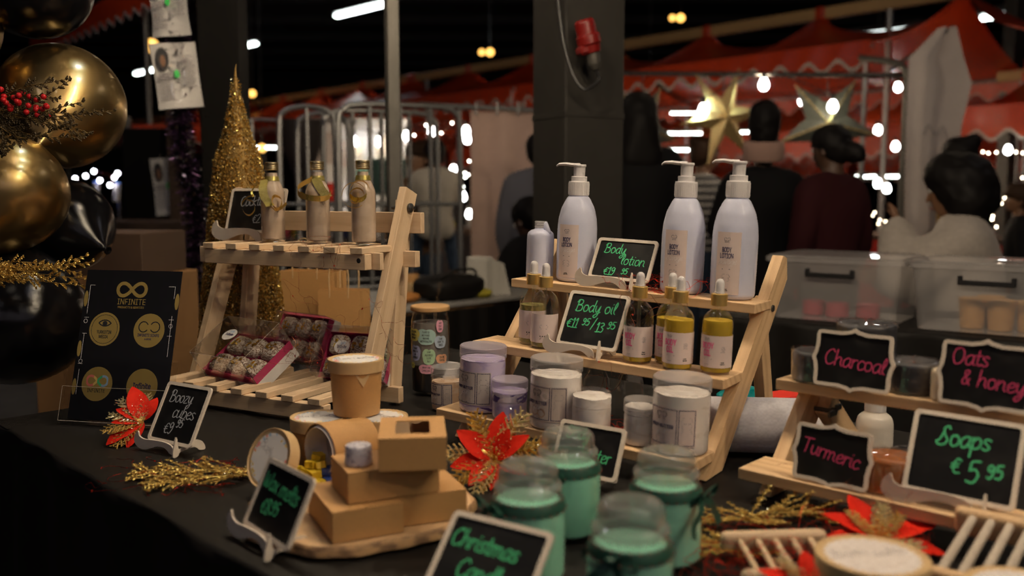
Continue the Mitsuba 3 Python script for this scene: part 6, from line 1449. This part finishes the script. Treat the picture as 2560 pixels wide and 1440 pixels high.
# goods on the counters under the tents, small and far
g8 = np.random.default_rng(8)
ORD = 'first second third fourth fifth sixth seventh eighth ninth tenth eleventh twelfth'.split()
stuffc = ['label_pink', 'white_paper', 'kraft', 'pack_red', 'pack_green', 'blue_board', 'yellow_cloth', 'label_grey']
for nm, x0, y0, yaw, L in (('goods table under the nearest tent', 3.35, 8.0, -49, 2.6), ('goods table behind the curtain', -.4, 9.2, -49, 2.4), ('goods table behind the woman', -1.3, 7.2, -10, 1.6)):
    Mg = T(x0, y0, 0) @ R('z', yaw); t = thing('goods_table', nm, 'table')
    part(t, 'top', apply(box(L, .6, .04, .004), T(0, 0, .80)), 'dark_brown', Mg, smooth=False); part(t, 'skirt', box(L - .02, .56, .80, .004), 'red_felt' if x0 > 1 else 'drape_dark', Mg, smooth=False)
    for i in range(12):
        w_, d_, h_ = .06 + .08 * g8.random(), .06 + .06 * g8.random(), .05 + .18 * g8.random(); c = stuffc[int(g8.integers(0, 8))]
        kk = thing('ware', f"{ {'label_pink': 'pinkish', 'white_paper': 'white', 'kraft': 'brown', 'pack_red': 'dark red', 'pack_green': 'green', 'blue_board': 'dark blue', 'yellow_cloth': 'yellow', 'label_grey': 'grey'}[c]} {'box' if i % 2 else 'jar'}, {ORD[i]} from the left on the {nm.split(',')[0]}", 'ware', 'wares on the ' + nm)
        put(kk, box(w_, d_, h_, .006) if i % 2 else lathe(rounded([(0, 0), (w_ / 2, 0), (w_ / 2, h_ * .7), (w_ / 4, h_), (0, h_)], .006, 2), 16), c, Mg @ T(-L / 2 + .12 + (L - .24) * i / 11., -.15 + .3 * g8.random(), .84), 40)

# ------------------------------------------------------------------ lamps
WARM, COOL, AMB = np.array([1., .80, .55]), np.array([.90, 1., .96]), np.array([1., .50, .10])
princ('lamp_white', (.8, .8, .8), .4)
tube_m = Shape(apply(to_tri(hull_spheres([(-.72, 0, .0, .045), (.72, 0, .0, .045)], 12)), S(1, 1.5, .8)), True)
tube_case = Shape(apply(box(1.56, .20, .09, .01), T(0, 0, .045)), 40)
def hall_tube(label, x, y, z, L=15., w=1.2, yaw=-46, sc=1.0, vis=True):
    t = thing('hall_lamp', label, 'ceiling lamp', None if vis else 'tube lamps under the roof beyond the picture'); M = T(x, y, z) @ R('z', yaw) @ S(sc)
    part(t, 'tube', tube_m, 'lamp_white', M, emit=((COOL if vis else np.array([1., .95, 1.02])) * L, w)); part(t, 'housing', tube_case, 'dark_steel', M)
    part(t, 'rod', rod((0, 0, .09 / 1), (0, 0, (6.2 - z) / sc), .008, 6), 'dark_steel', M)
    return t
hall_tube('bright tube lamp under the dark roof, left of the metal post', -2.72, 16.85, 4.42, 14)
hall_tube('tube lamp under the roof right of the broad post', -6.25, 21.6, 4.5, 14, .6)
hall_tube('far tube lamp under the roof between the balloons and the hanging sheets', -10.1, 25.9, 4.5, 12, .5)
hall_tube('tube lamp shining between two peaks of the nearest red tent', 6.35, 16.3, 3.92, 16, .9)
hall_tube('tube lamp in the top right corner by the steel pillar', 7.2, 12.9, 3.66, 13, .9)
for i, (x, y) in enumerate(((-3.2, 5.6), (1.2, .9), (4.9, 4.2), (-1.6, -2.2), (3.6, -3.2), (-3.4, 2.2))):
    hall_tube('tube lamp hanging under the dark hall roof above the picture', x, y, 4.42, 7.5, 2.5, vis=False)
# amber lamps far under the roof
amb = Shape(ball(.13, 2), True)
for x, y, z, s, nm in ((-6.9, 18., 3.98, .95, 'amber lamp under the roof below the red awning'), (-.42, 18., 3.86, .55, 'amber double lamp under the roof left of the column'), (3.22, 18., 4.50, .55, 'amber double lamp under the roof right of the column'), (-5.0, 18., 3.08, .5, 'amber lamp under the roof right of the glitter cone'), (2.5, 17., 2.05, .5, 'amber lamp behind the left star lantern'), (-4.3, 16., 1.95, .5, 'amber lamp under the far left tents')):
    t = thing('amber_lamp', nm, 'ceiling lamp'); part(t, 'globe', amb, 'lamp_white', T(x, y, z) @ S(s), emit=(AMB * 3.2, .2)); part(t, 'rod', rod((x, y, z + .13 * s), (x, y, 5.985 if abs((y + 9) % 3) < .1 else 6.2), .008, 6), 'dark_steel')
    if 'double' in nm: part(t, 'globe', amb, 'lamp_white', T(x - .16, y, z) @ S(s * .8), emit=(AMB * 2.8, .1))
# the stall's own warm bulbs, strung over the table, out of the picture
bulb_m = Shape(lathe(rounded([(0, -.045), (.018, -.041), (.030, -.022), (.0315, -.005), (.024, .018), (.0145, .034), (0, .036)], .004, 2), 18), True)
sock_m = Shape(lathe([(0, .034), (.0150, .034), (.0150, .066), (.008, .072), (0, .072)], 14), 40)
def bulb(parent, M, L, w, col=WARM):
    part(parent, 'bulb', bulb_m, 'lamp_white', M, emit=(col * L, w)); part(parent, 'socket', sock_m, 'black_plastic', M)
def festoon(label, P_, L, w, col=WARM, sc=1.0):
    t = thing('string_light', label, 'string light'); q = []
    for p in P_: bulb(t, T(*p) @ S(sc), L, w, col); q.append(np.array(p) + [0, 0, .07 * sc])
    part(t, 'cable', tube(smooth_path(q, 6) if len(q) > 2 else np.array(q), .004, 6), 'black_plastic'); return t
t = thing('string_light', 'string of warm bulbs over the trading table, above the picture', 'string light')
pts = []
for i in range(7):
    p = pt(MT, (-2.0 + i * .52, .62 + .05 * (i % 2), 0)); p[2] = 2.36; pts.append(p + [0, 0, .07]); bulb(t, T(*p), 480, 5)
part(t, 'cable', tube(smooth_path([pts[0] + [-.6, .6, .2]] + pts + [pts[-1] + [.6, -.6, .2]], 6), .004, 6), 'black_plastic')
t = thing('string_light', 'second string of warm bulbs over the front of the trading table, above the picture', 'string light')
pts = []
for i in range(5):
    p = pt(MT, (-1.5 + i * .62, -.25, 0)); p[2] = 2.46; pts.append(p + [0, 0, .07]); bulb(t, T(*p), 16, 2, np.array([1., .86, .68]))
part(t, 'cable', tube(smooth_path([pts[0] + [-.6, .6, .2]] + pts + [pts[-1] + [.6, -.6, .2]], 6), .004, 6), 'black_plastic')
for j, (y_, z_, nm) in enumerate(((-1.3, 2.15, 'string of bulbs on a stall behind the lens'), (-2.9, 2.0, 'string of bulbs on a farther stall behind the lens'))):
    t = thing('string_light', nm, 'string light'); q = []
    for i in range(9):
        p = np.array([-3.6 + i * .9 + .2 * j, y_ - .12 * abs(i - 4), z_ + .06 * math.cos(i * 1.9)]); bulb(t, T(*p) @ S(1.15), 24, 1.5, np.array([1., .86, .95])); q.append(p + [0, 0, .08])
    part(t, 'cable', tube(smooth_path(q, 4), .004, 6), 'black_plastic')
    for x_ in (-3.9, 3.9): part(t, 'pole', rod((x_, y_ - .4, 0), (x_, y_ - .4, z_ + .1), .02, 8), 'steel')
festoon('string of bulbs high over the aisle behind the table, above the picture', [(-2.6, 5.2, 2.85), (-1.5, 4.9, 2.78), (-.2, 4.75, 2.78), (1.1, 4.7, 2.78), (2.4, 4.9, 2.78), (3.6, 5.3, 2.85)], 75, 1.5)
# bulbs and stars under the nearest tent
festoon('string of bulbs over the star lanterns in the nearest tent', [(1.63, 6.05, 1.90), (1.225, 6.10, 1.72), (2.05, 6.0, 1.75), (.845, 6.2, 1.68)][::-1][:1] + [(1.215, 5.93, 1.73), (1.60, 5.95, 1.89), (2.05, 5.97, 1.755)], 90, 1.2)
festoon('string of bulbs under the back of the nearest tent, left half', [(1.3, 10.2, 2.05), (2.0, 9.4, 2.1), (2.7, 8.7, 2.05), (3.3, 8.0, 2.1)], 90, 1.2)
festoon('string of bulbs in the stall behind the roll cages', [(-1.40, 8.19, 1.12), (-1.38, 8.0, 1.19), (-1.36, 8.0, 1.645), (-1.14, 8.0, 1.64), (-.905, 8.0, 1.69), (-.68, 7.9, 1.72), (-.385, 7.8, 1.72)], 60, 1.0)
festoon('string of bulbs beside the pink curtain', [(-.385, 8.0, 1.66), (-.505, 8.0, 1.40), (-.425, 8.0, 1.17), (-.37, 8.0, 1.02)], 55, .6)
festoon('string of bulbs over the goods at the right edge', [(4.27, 8.0, 1.57), (4.75, 7.9, 1.62), (5.2, 7.6, 1.66)], 70, .6)
festoon('string of bulbs far behind the dark red sweater', [(3.02, 8.1, 1.27), (3.16, 8.0, 1.285), (3.24, 8.0, 1.24), (3.3, 8.0, 1.60)], 45, .4)
festoon('string of bulbs under the second row of tents', [(-2.3, 13.2, 2.0), (-.6, 12.2, 1.95), (1.0, 12.0, 1.95), (2.6, 11.8, 2.0), (4.4, 11.2, 1.95), (6.0, 10.6, 2.0)], 150, 1.0, sc=1.4)
festoon('string of bulbs under the third row of tents', [(-1.5, 16.2, 1.9), (1.5, 16.0, 1.9), (4.4, 15.4, 1.9), (7.2, 14.6, 1.9)], 220, .8, sc=1.5)
festoon('string of bulbs in the far left stalls', [(-6.4, 14.6, 2.0), (-4.6, 14.2, 1.95), (-3.0, 14.0, 2.0)], 180, .8, sc=1.4)
# tube lamps inside the far stalls
for x, y, z, s, nm in ((3.75, 12.6, 2.42, .38, 'short tube lamp above the headband'), (3.0, 12.2, 1.98, .34, 'short tube lamp left of the dark red sweater'), (2.25, 12.3, 1.97, .34, 'short tube lamp right of the striped sweater'), (2.15, 12.0, 1.74, .34, 'short greenish tube lamp below the star lantern'), (4.75, 12.0, 1.40, .40, 'short tube lamp low beside the white banner'), (4.6, 12.4, 2.5, .34, 'short tube lamp left of the white banner'), (-4.6, 16.9, 2.0, .5, 'short tube lamp right of the glitter cone'), (2.35, 12.5, 2.25, .30, 'short tube lamp under the scalloped eave')):
    t = thing('stall_lamp', nm, 'tube lamp'); M = T(x, y, z) @ R('z', 0) @ S(s); part(t, 'tube', tube_m, 'lamp_white', M, emit=(COOL * 14, .25)); part(t, 'housing', tube_case, 'dark_steel', M); part(t, 'cord', rod((0, 0, .09), (0, 0, .9), .006, 5), 'black_plastic', M)
# fairy lights: tiny warm points
fairy = Shape(ball(.008, 1), True)
def fairies(label, P_, L=38, col=WARM, sc=1.):
    t = thing('fairy_lights', label, 'fairy lights')
    for p in P_: part(t, 'light', fairy, 'lamp_white', T(*p) @ S(sc), emit=(col * L, .01))
    part(t, 'wire', tube(smooth_path(P_, 3), .0015, 4), 'copper_wire')
gf = np.random.default_rng(14)
def rndpath(a, b, n, j): a, b = np.array(a), np.array(b); return [tuple(a + (b - a) * i / (n - 1) + gf.normal(size=3) * j) for i in range(n)]
fairies('warm fairy lights beside the pink curtain', rndpath((-.33, 7.6, 1.50), (-.42, 7.6, 1.20), 9, .03) + rndpath((-.50, 7.6, 1.20), (-.48, 7.6, 1.30), 3, .015))
fairies('warm fairy lights above the woman with the child', rndpath((-.80, 7.6, 1.70), (-.60, 7.6, 1.72), 5, .03) + [(-.45, 7.0, 1.72), (-.36, 6.32, 1.78)])
fairies('warm fairy lights along the shelf at the right edge', rndpath((3.75, 7.4, 1.50), (4.6, 7.2, 1.56), 16, .02), 20)
fairies('warm fairy lights at the right edge beside the boy', rndpath((3.9, 7.0, 1.30), (3.6, 7.0, .95), 9, .04), 20)
fairies('white fairy lights low behind the dark red sweater', rndpath((2.98, 7.6, 1.02), (3.15, 7.6, .88), 8, .03), 12)
fairies('violet and white fairy lights behind the balloons', rndpath((-4.15, 9.0, 1.36), (-3.85, 9.0, 1.30), 7, .06), 30, np.array([.75, .7, 1.]), 2.4)
for x, z, h_, c, nm in ((-4.10, 1.22, .16, (.10, .25, 1.0), 'upright blue neon tube left of two others'), (-3.90, 1.20, .18, (.10, .28, 1.0), 'upright blue neon tube behind the black balloon'), (-3.73, 1.07, .22, (.05, .12, 1.0), 'thin dark blue neon tube left of the printed sheet')):
    t = thing('neon_tube', nm, 'neon lamp'); part(t, 'tube', rod((x, 9.1, z - h_ / 2), (x + .02, 9.1, z + h_ / 2), .030 if h_ < .2 else .014, 10), 'lamp_white', emit=(np.array(c) * 7, .05)); part(t, 'stand', rod((x, 9.16, 0), (x, 9.16, z + h_ / 2), .012, 6), 'dark_steel'); part(t, 'clamp', rod((x, 9.16, z), (x + .01, 9.1, z), .008, 5), 'dark_steel')
# star lanterns
def star(label, M, r, n, matl, hang, a0=0):
    t = thing('star_lantern', label, 'star lantern'); th = .16 * r
    for i in range(n):
        a = 2 * PI * i / n + math.radians(a0); b0, b1 = a - PI / n, a + PI / n; ri = r * (.42 if n == 5 else .36)
        tip = np.array([math.sin(a) * r, 0, math.cos(a) * r]); l_, r_ = np.array([math.sin(b0) * ri, 0, math.cos(b0) * ri]), np.array([math.sin(b1) * ri, 0, math.cos(b1) * ri]); f, bk = np.array([0, -th, 0]), np.array([0, th, 0])
        v = np.array([tip, l_, f, tip, f, r_, tip, bk, l_, tip, r_, bk]); part(t, 'point', trimesh.Trimesh(v, np.arange(12).reshape(-1, 3), process=False), matl, M, smooth=False)
    for i in range(n):
        a = 2 * PI * i / n + math.radians(a0); part(t, 'edge', rod((0, -th, 0), (math.sin(a) * r, 0, math.cos(a) * r), .006, 5), 'star_gold', M)
    part(t, 'cord', rod((0, 0, r * .5), (0, 0, hang), .004, 5), 'black_plastic', M)
princ('star_gold', (.55, .40, .18), .45, .5); princ('star_dark', (.03, .035, .03), .5, .2)
star('gold paper star lantern left of the headband', T(1.37, 6.05, 1.690) @ R('z', 22), .33, 6, 'star_gold', .28, 20)
star('dark paper star lantern with gold edges above the dark red sweater', T(2.07, 6.13, 1.655) @ R('z', -8), .33, 5, 'star_dark', .285, 32)
star('dark paper star lantern beside the dark column, half hidden', T(.86, 6.15, 1.62) @ R('z', 35), .32, 5, 'star_dark', .36, 30)
t = thing('pipe_rail', 'dark pipe under the nearest tent that carries the lanterns', 'pipe'); part(t, 'pipe', rod((.55, 6.22, 1.99), (2.445, 5.86, 1.93), .016, 8), 'dark_steel'); part(t, 'post', rod((.56, 6.22, 0), (.56, 6.22, 1.985), .02, 8), 'dark_steel')
# ------------------------------------------------------------------ people
for nm, c, r in (('coat_black', (.008, .008, .009), .8), ('hair_black', (.006, .005, .005), .55), ('hair_brown', (.035, .018, .010), .6), ('sweater_wine', (.030, .006, .008), .85), ('band_pink', (.44, .28, .23), .8), ('coat_mustard', (.22, .12, .03), .85), ('hoodie_grey', (.14, .14, .17), .85), ('jeans_blue', (.05, .075, .12), .85), ('trouser_black', (.010, .010, .011), .8), ('shoe_dark', (.012, .011, .010), .6), ('top_brown', (.16, .09, .05), .85), ('bag_green', (.14, .20, .10), .6), ('lip_red', (.16, .05, .04), .5), ('eye_white', (.6, .58, .55), .4)):
    princ(nm, c, r, spec=.15)
princ('fluffy_cream', proc(lambda p, n, uv: mix((.30, .265, .235), (.42, .375, .335), tfbm(p.x * 60, p.y * 60, p.z * 60))), .9, sheen=.6)
princ('knit_white', proc(lambda p, n, uv: mix((.50, .45, .38), (.58, .53, .46), tfbm(p.x * 50, p.y * 50, p.z * 50))), .9)
princ('stripes', proc(lambda p, n, uv: mix((.03, .03, .035), (.50, .47, .44), smoothstep(-.2, .2, dr.sin(p.z * 130.)))), .85)
def chain(bones, inflate=0., res=.028, seg=12, smooth_n=8):
    """bones: ((p, r), (q, r)) or hulls of several; one continuous skin over them"""
    ms = []
    for b in bones: ms.append(m3.Manifold.batch_hull([m3.Manifold.sphere(r + inflate, seg).translate(tuple(np.asarray(p, float))) for p, r in b]))
    m = to_tri(m3.Manifold.batch_boolean(ms, m3.OpType.Add).refine_to_length(res)); m.merge_vertices()
    trimesh.smoothing.filter_taubin(m, .5, -.53, smooth_n); return m
def rotx(p, o, deg, ax='x'):
    M = T(*o) @ R(ax, deg) @ T(*(-np.asarray(o, float))); return pt(M, p)
def person(label, x, y, yaw, H, mats_, pose=None, hair='short', detail=True, z=0., female=True, build=1.0, group=None):
    """yaw 0 looks away from the lens (+y). mats_: skin, top, legs, hair, shoes"""
    skin, top, legs, hairm = mats_; k = H / 1.75; pose = pose or {}
    J = dict(pel=(0, 0, .98), wai=(0, 0, 1.12), che=(0, -.005, 1.31), nec=(0, -.01, 1.475), hea=(0, .012, 1.625))
    sw = .165 if female else .185; ap = pose
    for s, n in ((-1, 'L'), (1, 'R')):
        J['sho' + n] = (s * sw, -.005, 1.415); J['hip' + n] = (s * .088, 0, .93)
        J['elb' + n] = ap.get('elb' + n, (s * (sw + .065), -.02, 1.135)); J['wri' + n] = ap.get('wri' + n, (s * (sw + .060), .06, .90))
        J['kne' + n] = ap.get('kne' + n, (s * .098, .015, .505)); J['ank' + n] = ap.get('ank' + n, (s * .10, -.015, .085))
    for n in ('pel', 'wai', 'che', 'nec', 'hea', 'shoL', 'shoR', 'hipL', 'hipR'):
        if n in ap: J[n] = ap[n]
    J = {n: np.array(v, float) for n, v in J.items()}
    M = T(x, y, z) @ R('z', yaw) @ S(k); b = build
    t = thing('person', label, 'person', group)
    hd = J['hea']; hy = ap.get('head_yaw', 0.); ht = ap.get('head_tilt', 0.)
    HM = T(*hd) @ R('z', hy) @ R('x', ht)
    def hp(p): return pt(HM, p)
    torso = [[(J['pel'], .105 * b), (J['hipL'], .085 * b), (J['hipR'], .085 * b), (J['wai'], .100 * b)], [(J['wai'] + [-.045, 0, 0], .095 * b), (J['wai'] + [.045, 0, 0], .095 * b), (J['che'] + [-.07, 0, 0], .10 * b), (J['che'] + [.07, 0, 0], .10 * b)],
             [(J['che'] + [-.07, 0, 0], .10 * b), (J['che'] + [.07, 0, 0], .10 * b), (J['shoL'] + [.03, 0, 0], .062 * b), (J['shoR'] + [-.03, 0, 0], .062 * b), (J['nec'] - [0, 0, .03], .062)]]
    arms, fore, hands, thigh, shin = [], [], [], [], []
    for n, s in (('L', -1), ('R', 1)):
        arms += [[(J['sho' + n], .058 * b), (J['elb' + n], .043 * b)]]; fore += [[(J['elb' + n], .042 * b), (J['wri' + n], .029)]]
        d = unit(J['wri' + n] - J['elb' + n]); side = unit(np.cross(d, [0, 1, .2])); nrm = unit(np.cross(side, d)); w = J['wri' + n]; palm = w + d * .055
        hands += [[(w, .026), (palm + side * .024, .017), (palm - side * .024, .017)]]
        for f, (o, ln) in enumerate(((-.030, .060), (-.010, .072), (.010, .068), (.029, .054))):
            a0 = palm + side * o + d * .008; a1 = a0 + d * ln * .5 + nrm * .008; a2 = a0 + d * ln * .85 + nrm * .030; hands += [[(a0, .0095), (a1, .0088)], [(a1, .0088), (a2, .0075)]]
        th0 = w + d * .022 - side * .022 * s; th1 = th0 - side * .030 * s + d * .030 + nrm * .012; hands += [[(th0, .012), (th1, .0095)], [(th1, .0095), (th1 + d * .026 + nrm * .012, .008)]]
        thigh += [[(J['hip' + n], .088 * b), (J['kne' + n], .056 * b)]]; shin += [[(J['kne' + n], .055 * b), (J['ank' + n] + (J['kne' + n] - J['ank' + n]) * .65, .055 * b), (J['ank' + n], .036)]]
    neck = [[(J['nec'] - [0, 0, .02], .056), (hp((0, -.015, -.055)), .052)]]
    head = [[(hp((0, -.012, .035)), .094), (hp((0, .020, .030)), .085), (hp((0, .052, -.060)), .040), (hp((0, .030, -.030)), .066)], [(hp((0, .088, .008)), .010), (hp((0, .110, -.022)), .012)], [(hp((-.088, -.008, .0)), .014), (hp((-.090, -.012, -.026)), .010)], [(hp((.088, -.008, .0)), .014), (hp((.090, -.012, -.026)), .010)]]
    foot = [[(J['ank' + n] - [0, .02, .04], .034), (J['ank' + n] + [0, .13, -.052], .028)] for n in 'LR']
    part(t, 'body', chain(torso + arms + fore + hands + neck + head + thigh + shin + foot, 0, .026), skin, M, smooth=True)
    for s in (-1, 1):
        part(t, 'eye', apply(ball(.0115, 2), HM @ T(s * .033, .088, .022)), 'eye_white', M, smooth=True); part(t, 'pupil', apply(ball(.006, 1), HM @ T(s * .033, .0975, .022)), 'hair_black', M, smooth=True); part(t, 'brow', tube([pt(HM, (s * .016, .098, .044)), pt(HM, (s * .034, .097, .050)), pt(HM, (s * .052, .084, .045))], .0042, 6), 'hair_black', M)
    part(t, 'mouth', tube([pt(HM, (-.024, .086, -.056)), pt(HM, (0, .0955, -.055)), pt(HM, (.024, .086, -.056))], [.003, .007, .003], 6), 'lip_red', M)
    inf = ap.get('loose', .018)
    sl = [[(J['elb' + n], .043 * b), (J['elb' + n] + (J['wri' + n] - J['elb' + n]) * .93, .032)] for n in 'LR']
    coll = [[(J['nec'] - [0, .0, .045], .060), (J['nec'] - [0, 0, .012], .052)]]
    hem = ap.get('hem', None); ex = [[(J['pel'] + [-.05, 0, 0], .10 * b), (J['pel'] + [.05, 0, 0], .10 * b), (J['pel'] + [-.05, 0, -hem], .115 * b), (J['pel'] + [.05, 0, -hem], .115 * b)]] if hem else []
    part(t, 'top', chain(torso + arms + sl + coll + ex, inf, .030, smooth_n=10), top, M, smooth=True, label=ap.get('top_label'))
    part(t, 'trousers', chain(thigh + [[(J['kne' + n], .056 * b), (J['ank' + n] + [0, 0, .02], .046)] for n in 'LR'] + [[(J['pel'], .10 * b), (J['hipL'], .088 * b), (J['hipR'], .088 * b)]], .012, .035), legs, M, smooth=True)
    part(t, 'shoes', chain([[(J['ank' + n] - [0, .02, .045], .036), (J['ank' + n] + [0, .135, -.055], .030)] for n in 'LR'], .006, .03), 'shoe_dark', M, smooth=True)
    # hair
    cap_ = [[(hp((0, -.022, .052)), .098), (hp((0, .020, .066)), .082), (hp((0, -.045, .0)), .080)]]
    if hair == 'long': cap_ += [[(hp((0, -.050, .0)), .088), (hp((-.06, -.07, -.20)), .055), (hp((.06, -.07, -.20)), .055)], [(hp((-.075, -.01, .02)), .035), (hp((-.085, -.02, -.18)), .028)], [(hp((.075, -.01, .02)), .035), (hp((.085, -.02, -.18)), .028)]]
    if hair == 'afro': cap_ = [[(hp((0, -.040, .045)), .128), (hp((0, .012, .075)), .105), (hp((-.06, -.055, -.035)), .090), (hp((.06, -.055, -.035)), .090), (hp((0, -.09, -.03)), .085)]]
    if hair == 'bun': cap_ += [[(hp((0, -.085, .115)), .052), (hp((0, -.075, .105)), .050)]]
    if hair == 'topbun': cap_ = [[(hp((0, -.018, .085)), .088), (hp((0, .012, .085)), .080)], [(hp((0, -.018, .165)), .100), (hp((0, -.022, .215)), .092), (hp((0, -.02, .12)), .088)], [(hp((0, -.055, -.045)), .055), (hp((0, -.05, -.02)), .06)]]
    if hair == 'puff': cap_ += [[(hp((.0, -.125, -.020)), .055), (hp((.0, -.155, -.035)), .050)]]
    if hair == 'curly': cap_ = [[(hp((0, -.03, .055)), .108), (hp((0, .025, .080)), .088), (hp((0, -.06, -.01)), .085)]]
    hm = chain(cap_, .004, .022, 14, 4)
    if hair in ('afro', 'curly', 'topbun', 'puff'):
        n_ = meshkit.fbm(hm.vertices * 26, 3, 5) - .5; hm.vertices = hm.vertices + hm.vertex_normals * (n_[:, None] * (.030 if hair == 'afro' else .018))
    part(t, 'hair', hm, hairm, M, smooth=True)
    return t, M, J, HM
HB, TB_ = 'hair_black', 'trouser_black'
person('person in a black coat with long black hair, right beside the dark column', .60, 4.45, 8, 1.66, ('skin_dark', 'coat_black', TB_, HB), dict(hem=.25, loose=.03), 'long')
person('person in a striped sweater with dark hair tied back, in profile behind the lotion bottles', 1.27, 6.15, -70, 1.545, ('skin_brown', 'stripes', 'jeans_blue', 'hair_brown'), dict(), 'bun')
t, M, J, HM = person('person in a black coat with a pale pink headband under a black bun', 1.34, 4.95, -4, 1.535, ('skin_dark', 'coat_black', TB_, HB), dict(hem=.3, loose=.04, elbL=(-.26, .0, 1.15), wriL=(-.14, .16, 1.10), elbR=(.26, .0, 1.15), wriR=(.14, .17, 1.10)), 'topbun', build=1.12)
hb = lathe([(.112, -.070), (.121, -.055), (.125, .0), (.119, .040), (.105, .048), (.100, -.070)], 36); part(t, 'headband', apply(hb, HM @ T(0, -.014, .012) @ R('x', 8)), 'band_pink', M, smooth=60, label='pale pink knitted headband')
person('person in a dark wine-red sweater with a low black hair puff, turned left', 1.50, 4.35, 28, 1.50, ('skin_dark', 'sweater_wine', TB_, HB), dict(loose=.025, head_yaw=10, head_tilt=-8), 'puff', build=1.12)
# seated woman
seat = dict(pel=(0, -.02, .52), wai=(0, -.02, .66), che=(0, .0, .86), nec=(0, .02, 1.02), hea=(0, .045, 1.165), shoL=(-.165, .0, .965), shoR=(.165, .0, .965), hipL=(-.09, 0, .50), hipR=(.09, 0, .50), kneL=(-.11, .42, .50), kneR=(.11, .42, .50), ankL=(-.11, .40, .085), ankR=(.11, .42, .085))
p_ = dict(seat); p_.update(elbL=(-.24, .22, .80), wriL=(-.09, .26, 1.02), elbR=(.25, .14, .72), wriR=(.08, .33, .78), loose=.05, head_tilt=-6)
t, M, J, HM = person('seated woman in a fluffy cream coat with a black afro, one hand raised', 1.93, 3.93, 62, 1.75, ('skin_brown', 'fluffy_cream', 'jeans_blue', HB), p_, 'afro', z=.035, build=1.12)
def chair(label, M):
    t = thing('folding_chair', label, 'chair'); part(t, 'seat', apply(box(.40, .40, .03, .008), T(0, 0, .43)), 'black_plastic', M, smooth=False); part(t, 'backrest', apply(box(.38, .02, .20, .006), T(0, -.235, .60)), 'black_plastic', M, smooth=False)
    for s in (-1, 1):
        part(t, 'leg', rod((s * .18, .18, 0), (s * .18, -.16, .43), .010, 8), 'dark_steel', M); part(t, 'leg', rod((s * .18, -.18, .0), (s * .18, -.225, .80), .010, 8), 'dark_steel', M)
chair('black folding chair under the woman in the fluffy cream coat', T(1.93, 3.93, 0) @ R('z', 62) @ T(0, -.03, -.004))
t = thing('shoulder_bag', 'small green shoulder bag with a gold chain on the cream coat', 'bag')
MBg = T(1.93, 3.93, 0) @ R('z', 62)
part(t, 'body', to_tri(hull_spheres([(.245, y, z, .032) for y in (-.02, .20) for z in (.56, .66)], 12)), 'bag_green', MBg, smooth=40); part(t, 'flap', to_tri(hull_spheres([(.262, y, z, .022) for y in (-.02, .20) for z in (.62, .685)], 12)), 'bag_green', MBg, smooth=40)
part(t, 'chain', tube(smooth_path([(.25, .0, .70), (.235, -.04, .84), (.16, -.085, .98), (.02, -.10, 1.04), (-.08, -.06, 1.06)], 8), .006, 6), 'gold_metal', MBg)
person('person in a mustard coat with a dark hair bun, behind the cream coat', 2.56, 5.3, 66, 1.50, ('skin_brown', 'coat_mustard', TB_, HB), dict(hem=.3, loose=.035), 'bun')
person('child in black with short curly hair at the right edge, looking left', 3.16, 5.75, 70, 1.235, ('skin_brown', 'coat_black', TB_, 'hair_brown'), dict(), 'curly')
# woman carrying a child, seen through the roll cage
person('woman with her hair back, facing the lens, carrying a child behind the roll cage', -.615, 6.12, 165, 1.52, ('skin_light', 'top_brown', 'jeans_blue', 'hair_brown'), dict(elbL=(-.24, .10, 1.16), wriL=(-.02, .26, 1.10), elbR=(.23, .06, 1.14), wriR=(.06, .27, 1.0), head_yaw=-30), 'bun')
ch = dict(pel=(0, 0, .98), kneL=(-.16, .18, .86), kneR=(.16, .18, .86), ankL=(-.19, .10, .52), ankR=(.19, .10, .52), elbL=(-.22, .10, 1.22), wriL=(-.12, .28, 1.26), elbR=(.22, .10, 1.22), wriR=(.12, .28, 1.26), loose=.03)
person('small child in a white sweater held by the woman behind the roll cage', -.485, 5.855, 12, 1.16, ('skin_brown', 'knit_white', 'jeans_blue', HB), ch, 'curly', z=.355)
person('person in a grey hoodie leaning at the left edge of the dark column', .165, 5.35, -20, 1.53, ('skin_dark', 'hoodie_grey', TB_, HB), dict(loose=.045, hem=.1), 'short', build=1.15)
p2 = dict(seat); p2.update(elbL=(-.25, .10, .74), wriL=(-.12, .30, .66), elbR=(.25, .10, .74), wriR=(.12, .30, .66), loose=.04, head_tilt=-25, hea=(0, .10, 1.13), nec=(0, .04, 1.01))
person('person in a black jacket bending low, seated behind the folding table', .155, 4.72, 40, 1.62, ('skin_dark', 'coat_black', TB_, HB), p2, 'short', build=1.2)
chair('black folding chair under the person in the black jacket', T(.155, 4.72, 0) @ R('z', 40) @ T(0, -.03, -.045))
person('person in a tan top between the dark column and the striped sweater', 1.03, 6.9, 30, 1.30, ('skin_brown', 'top_brown', TB_, 'hair_brown'), dict(), 'short')
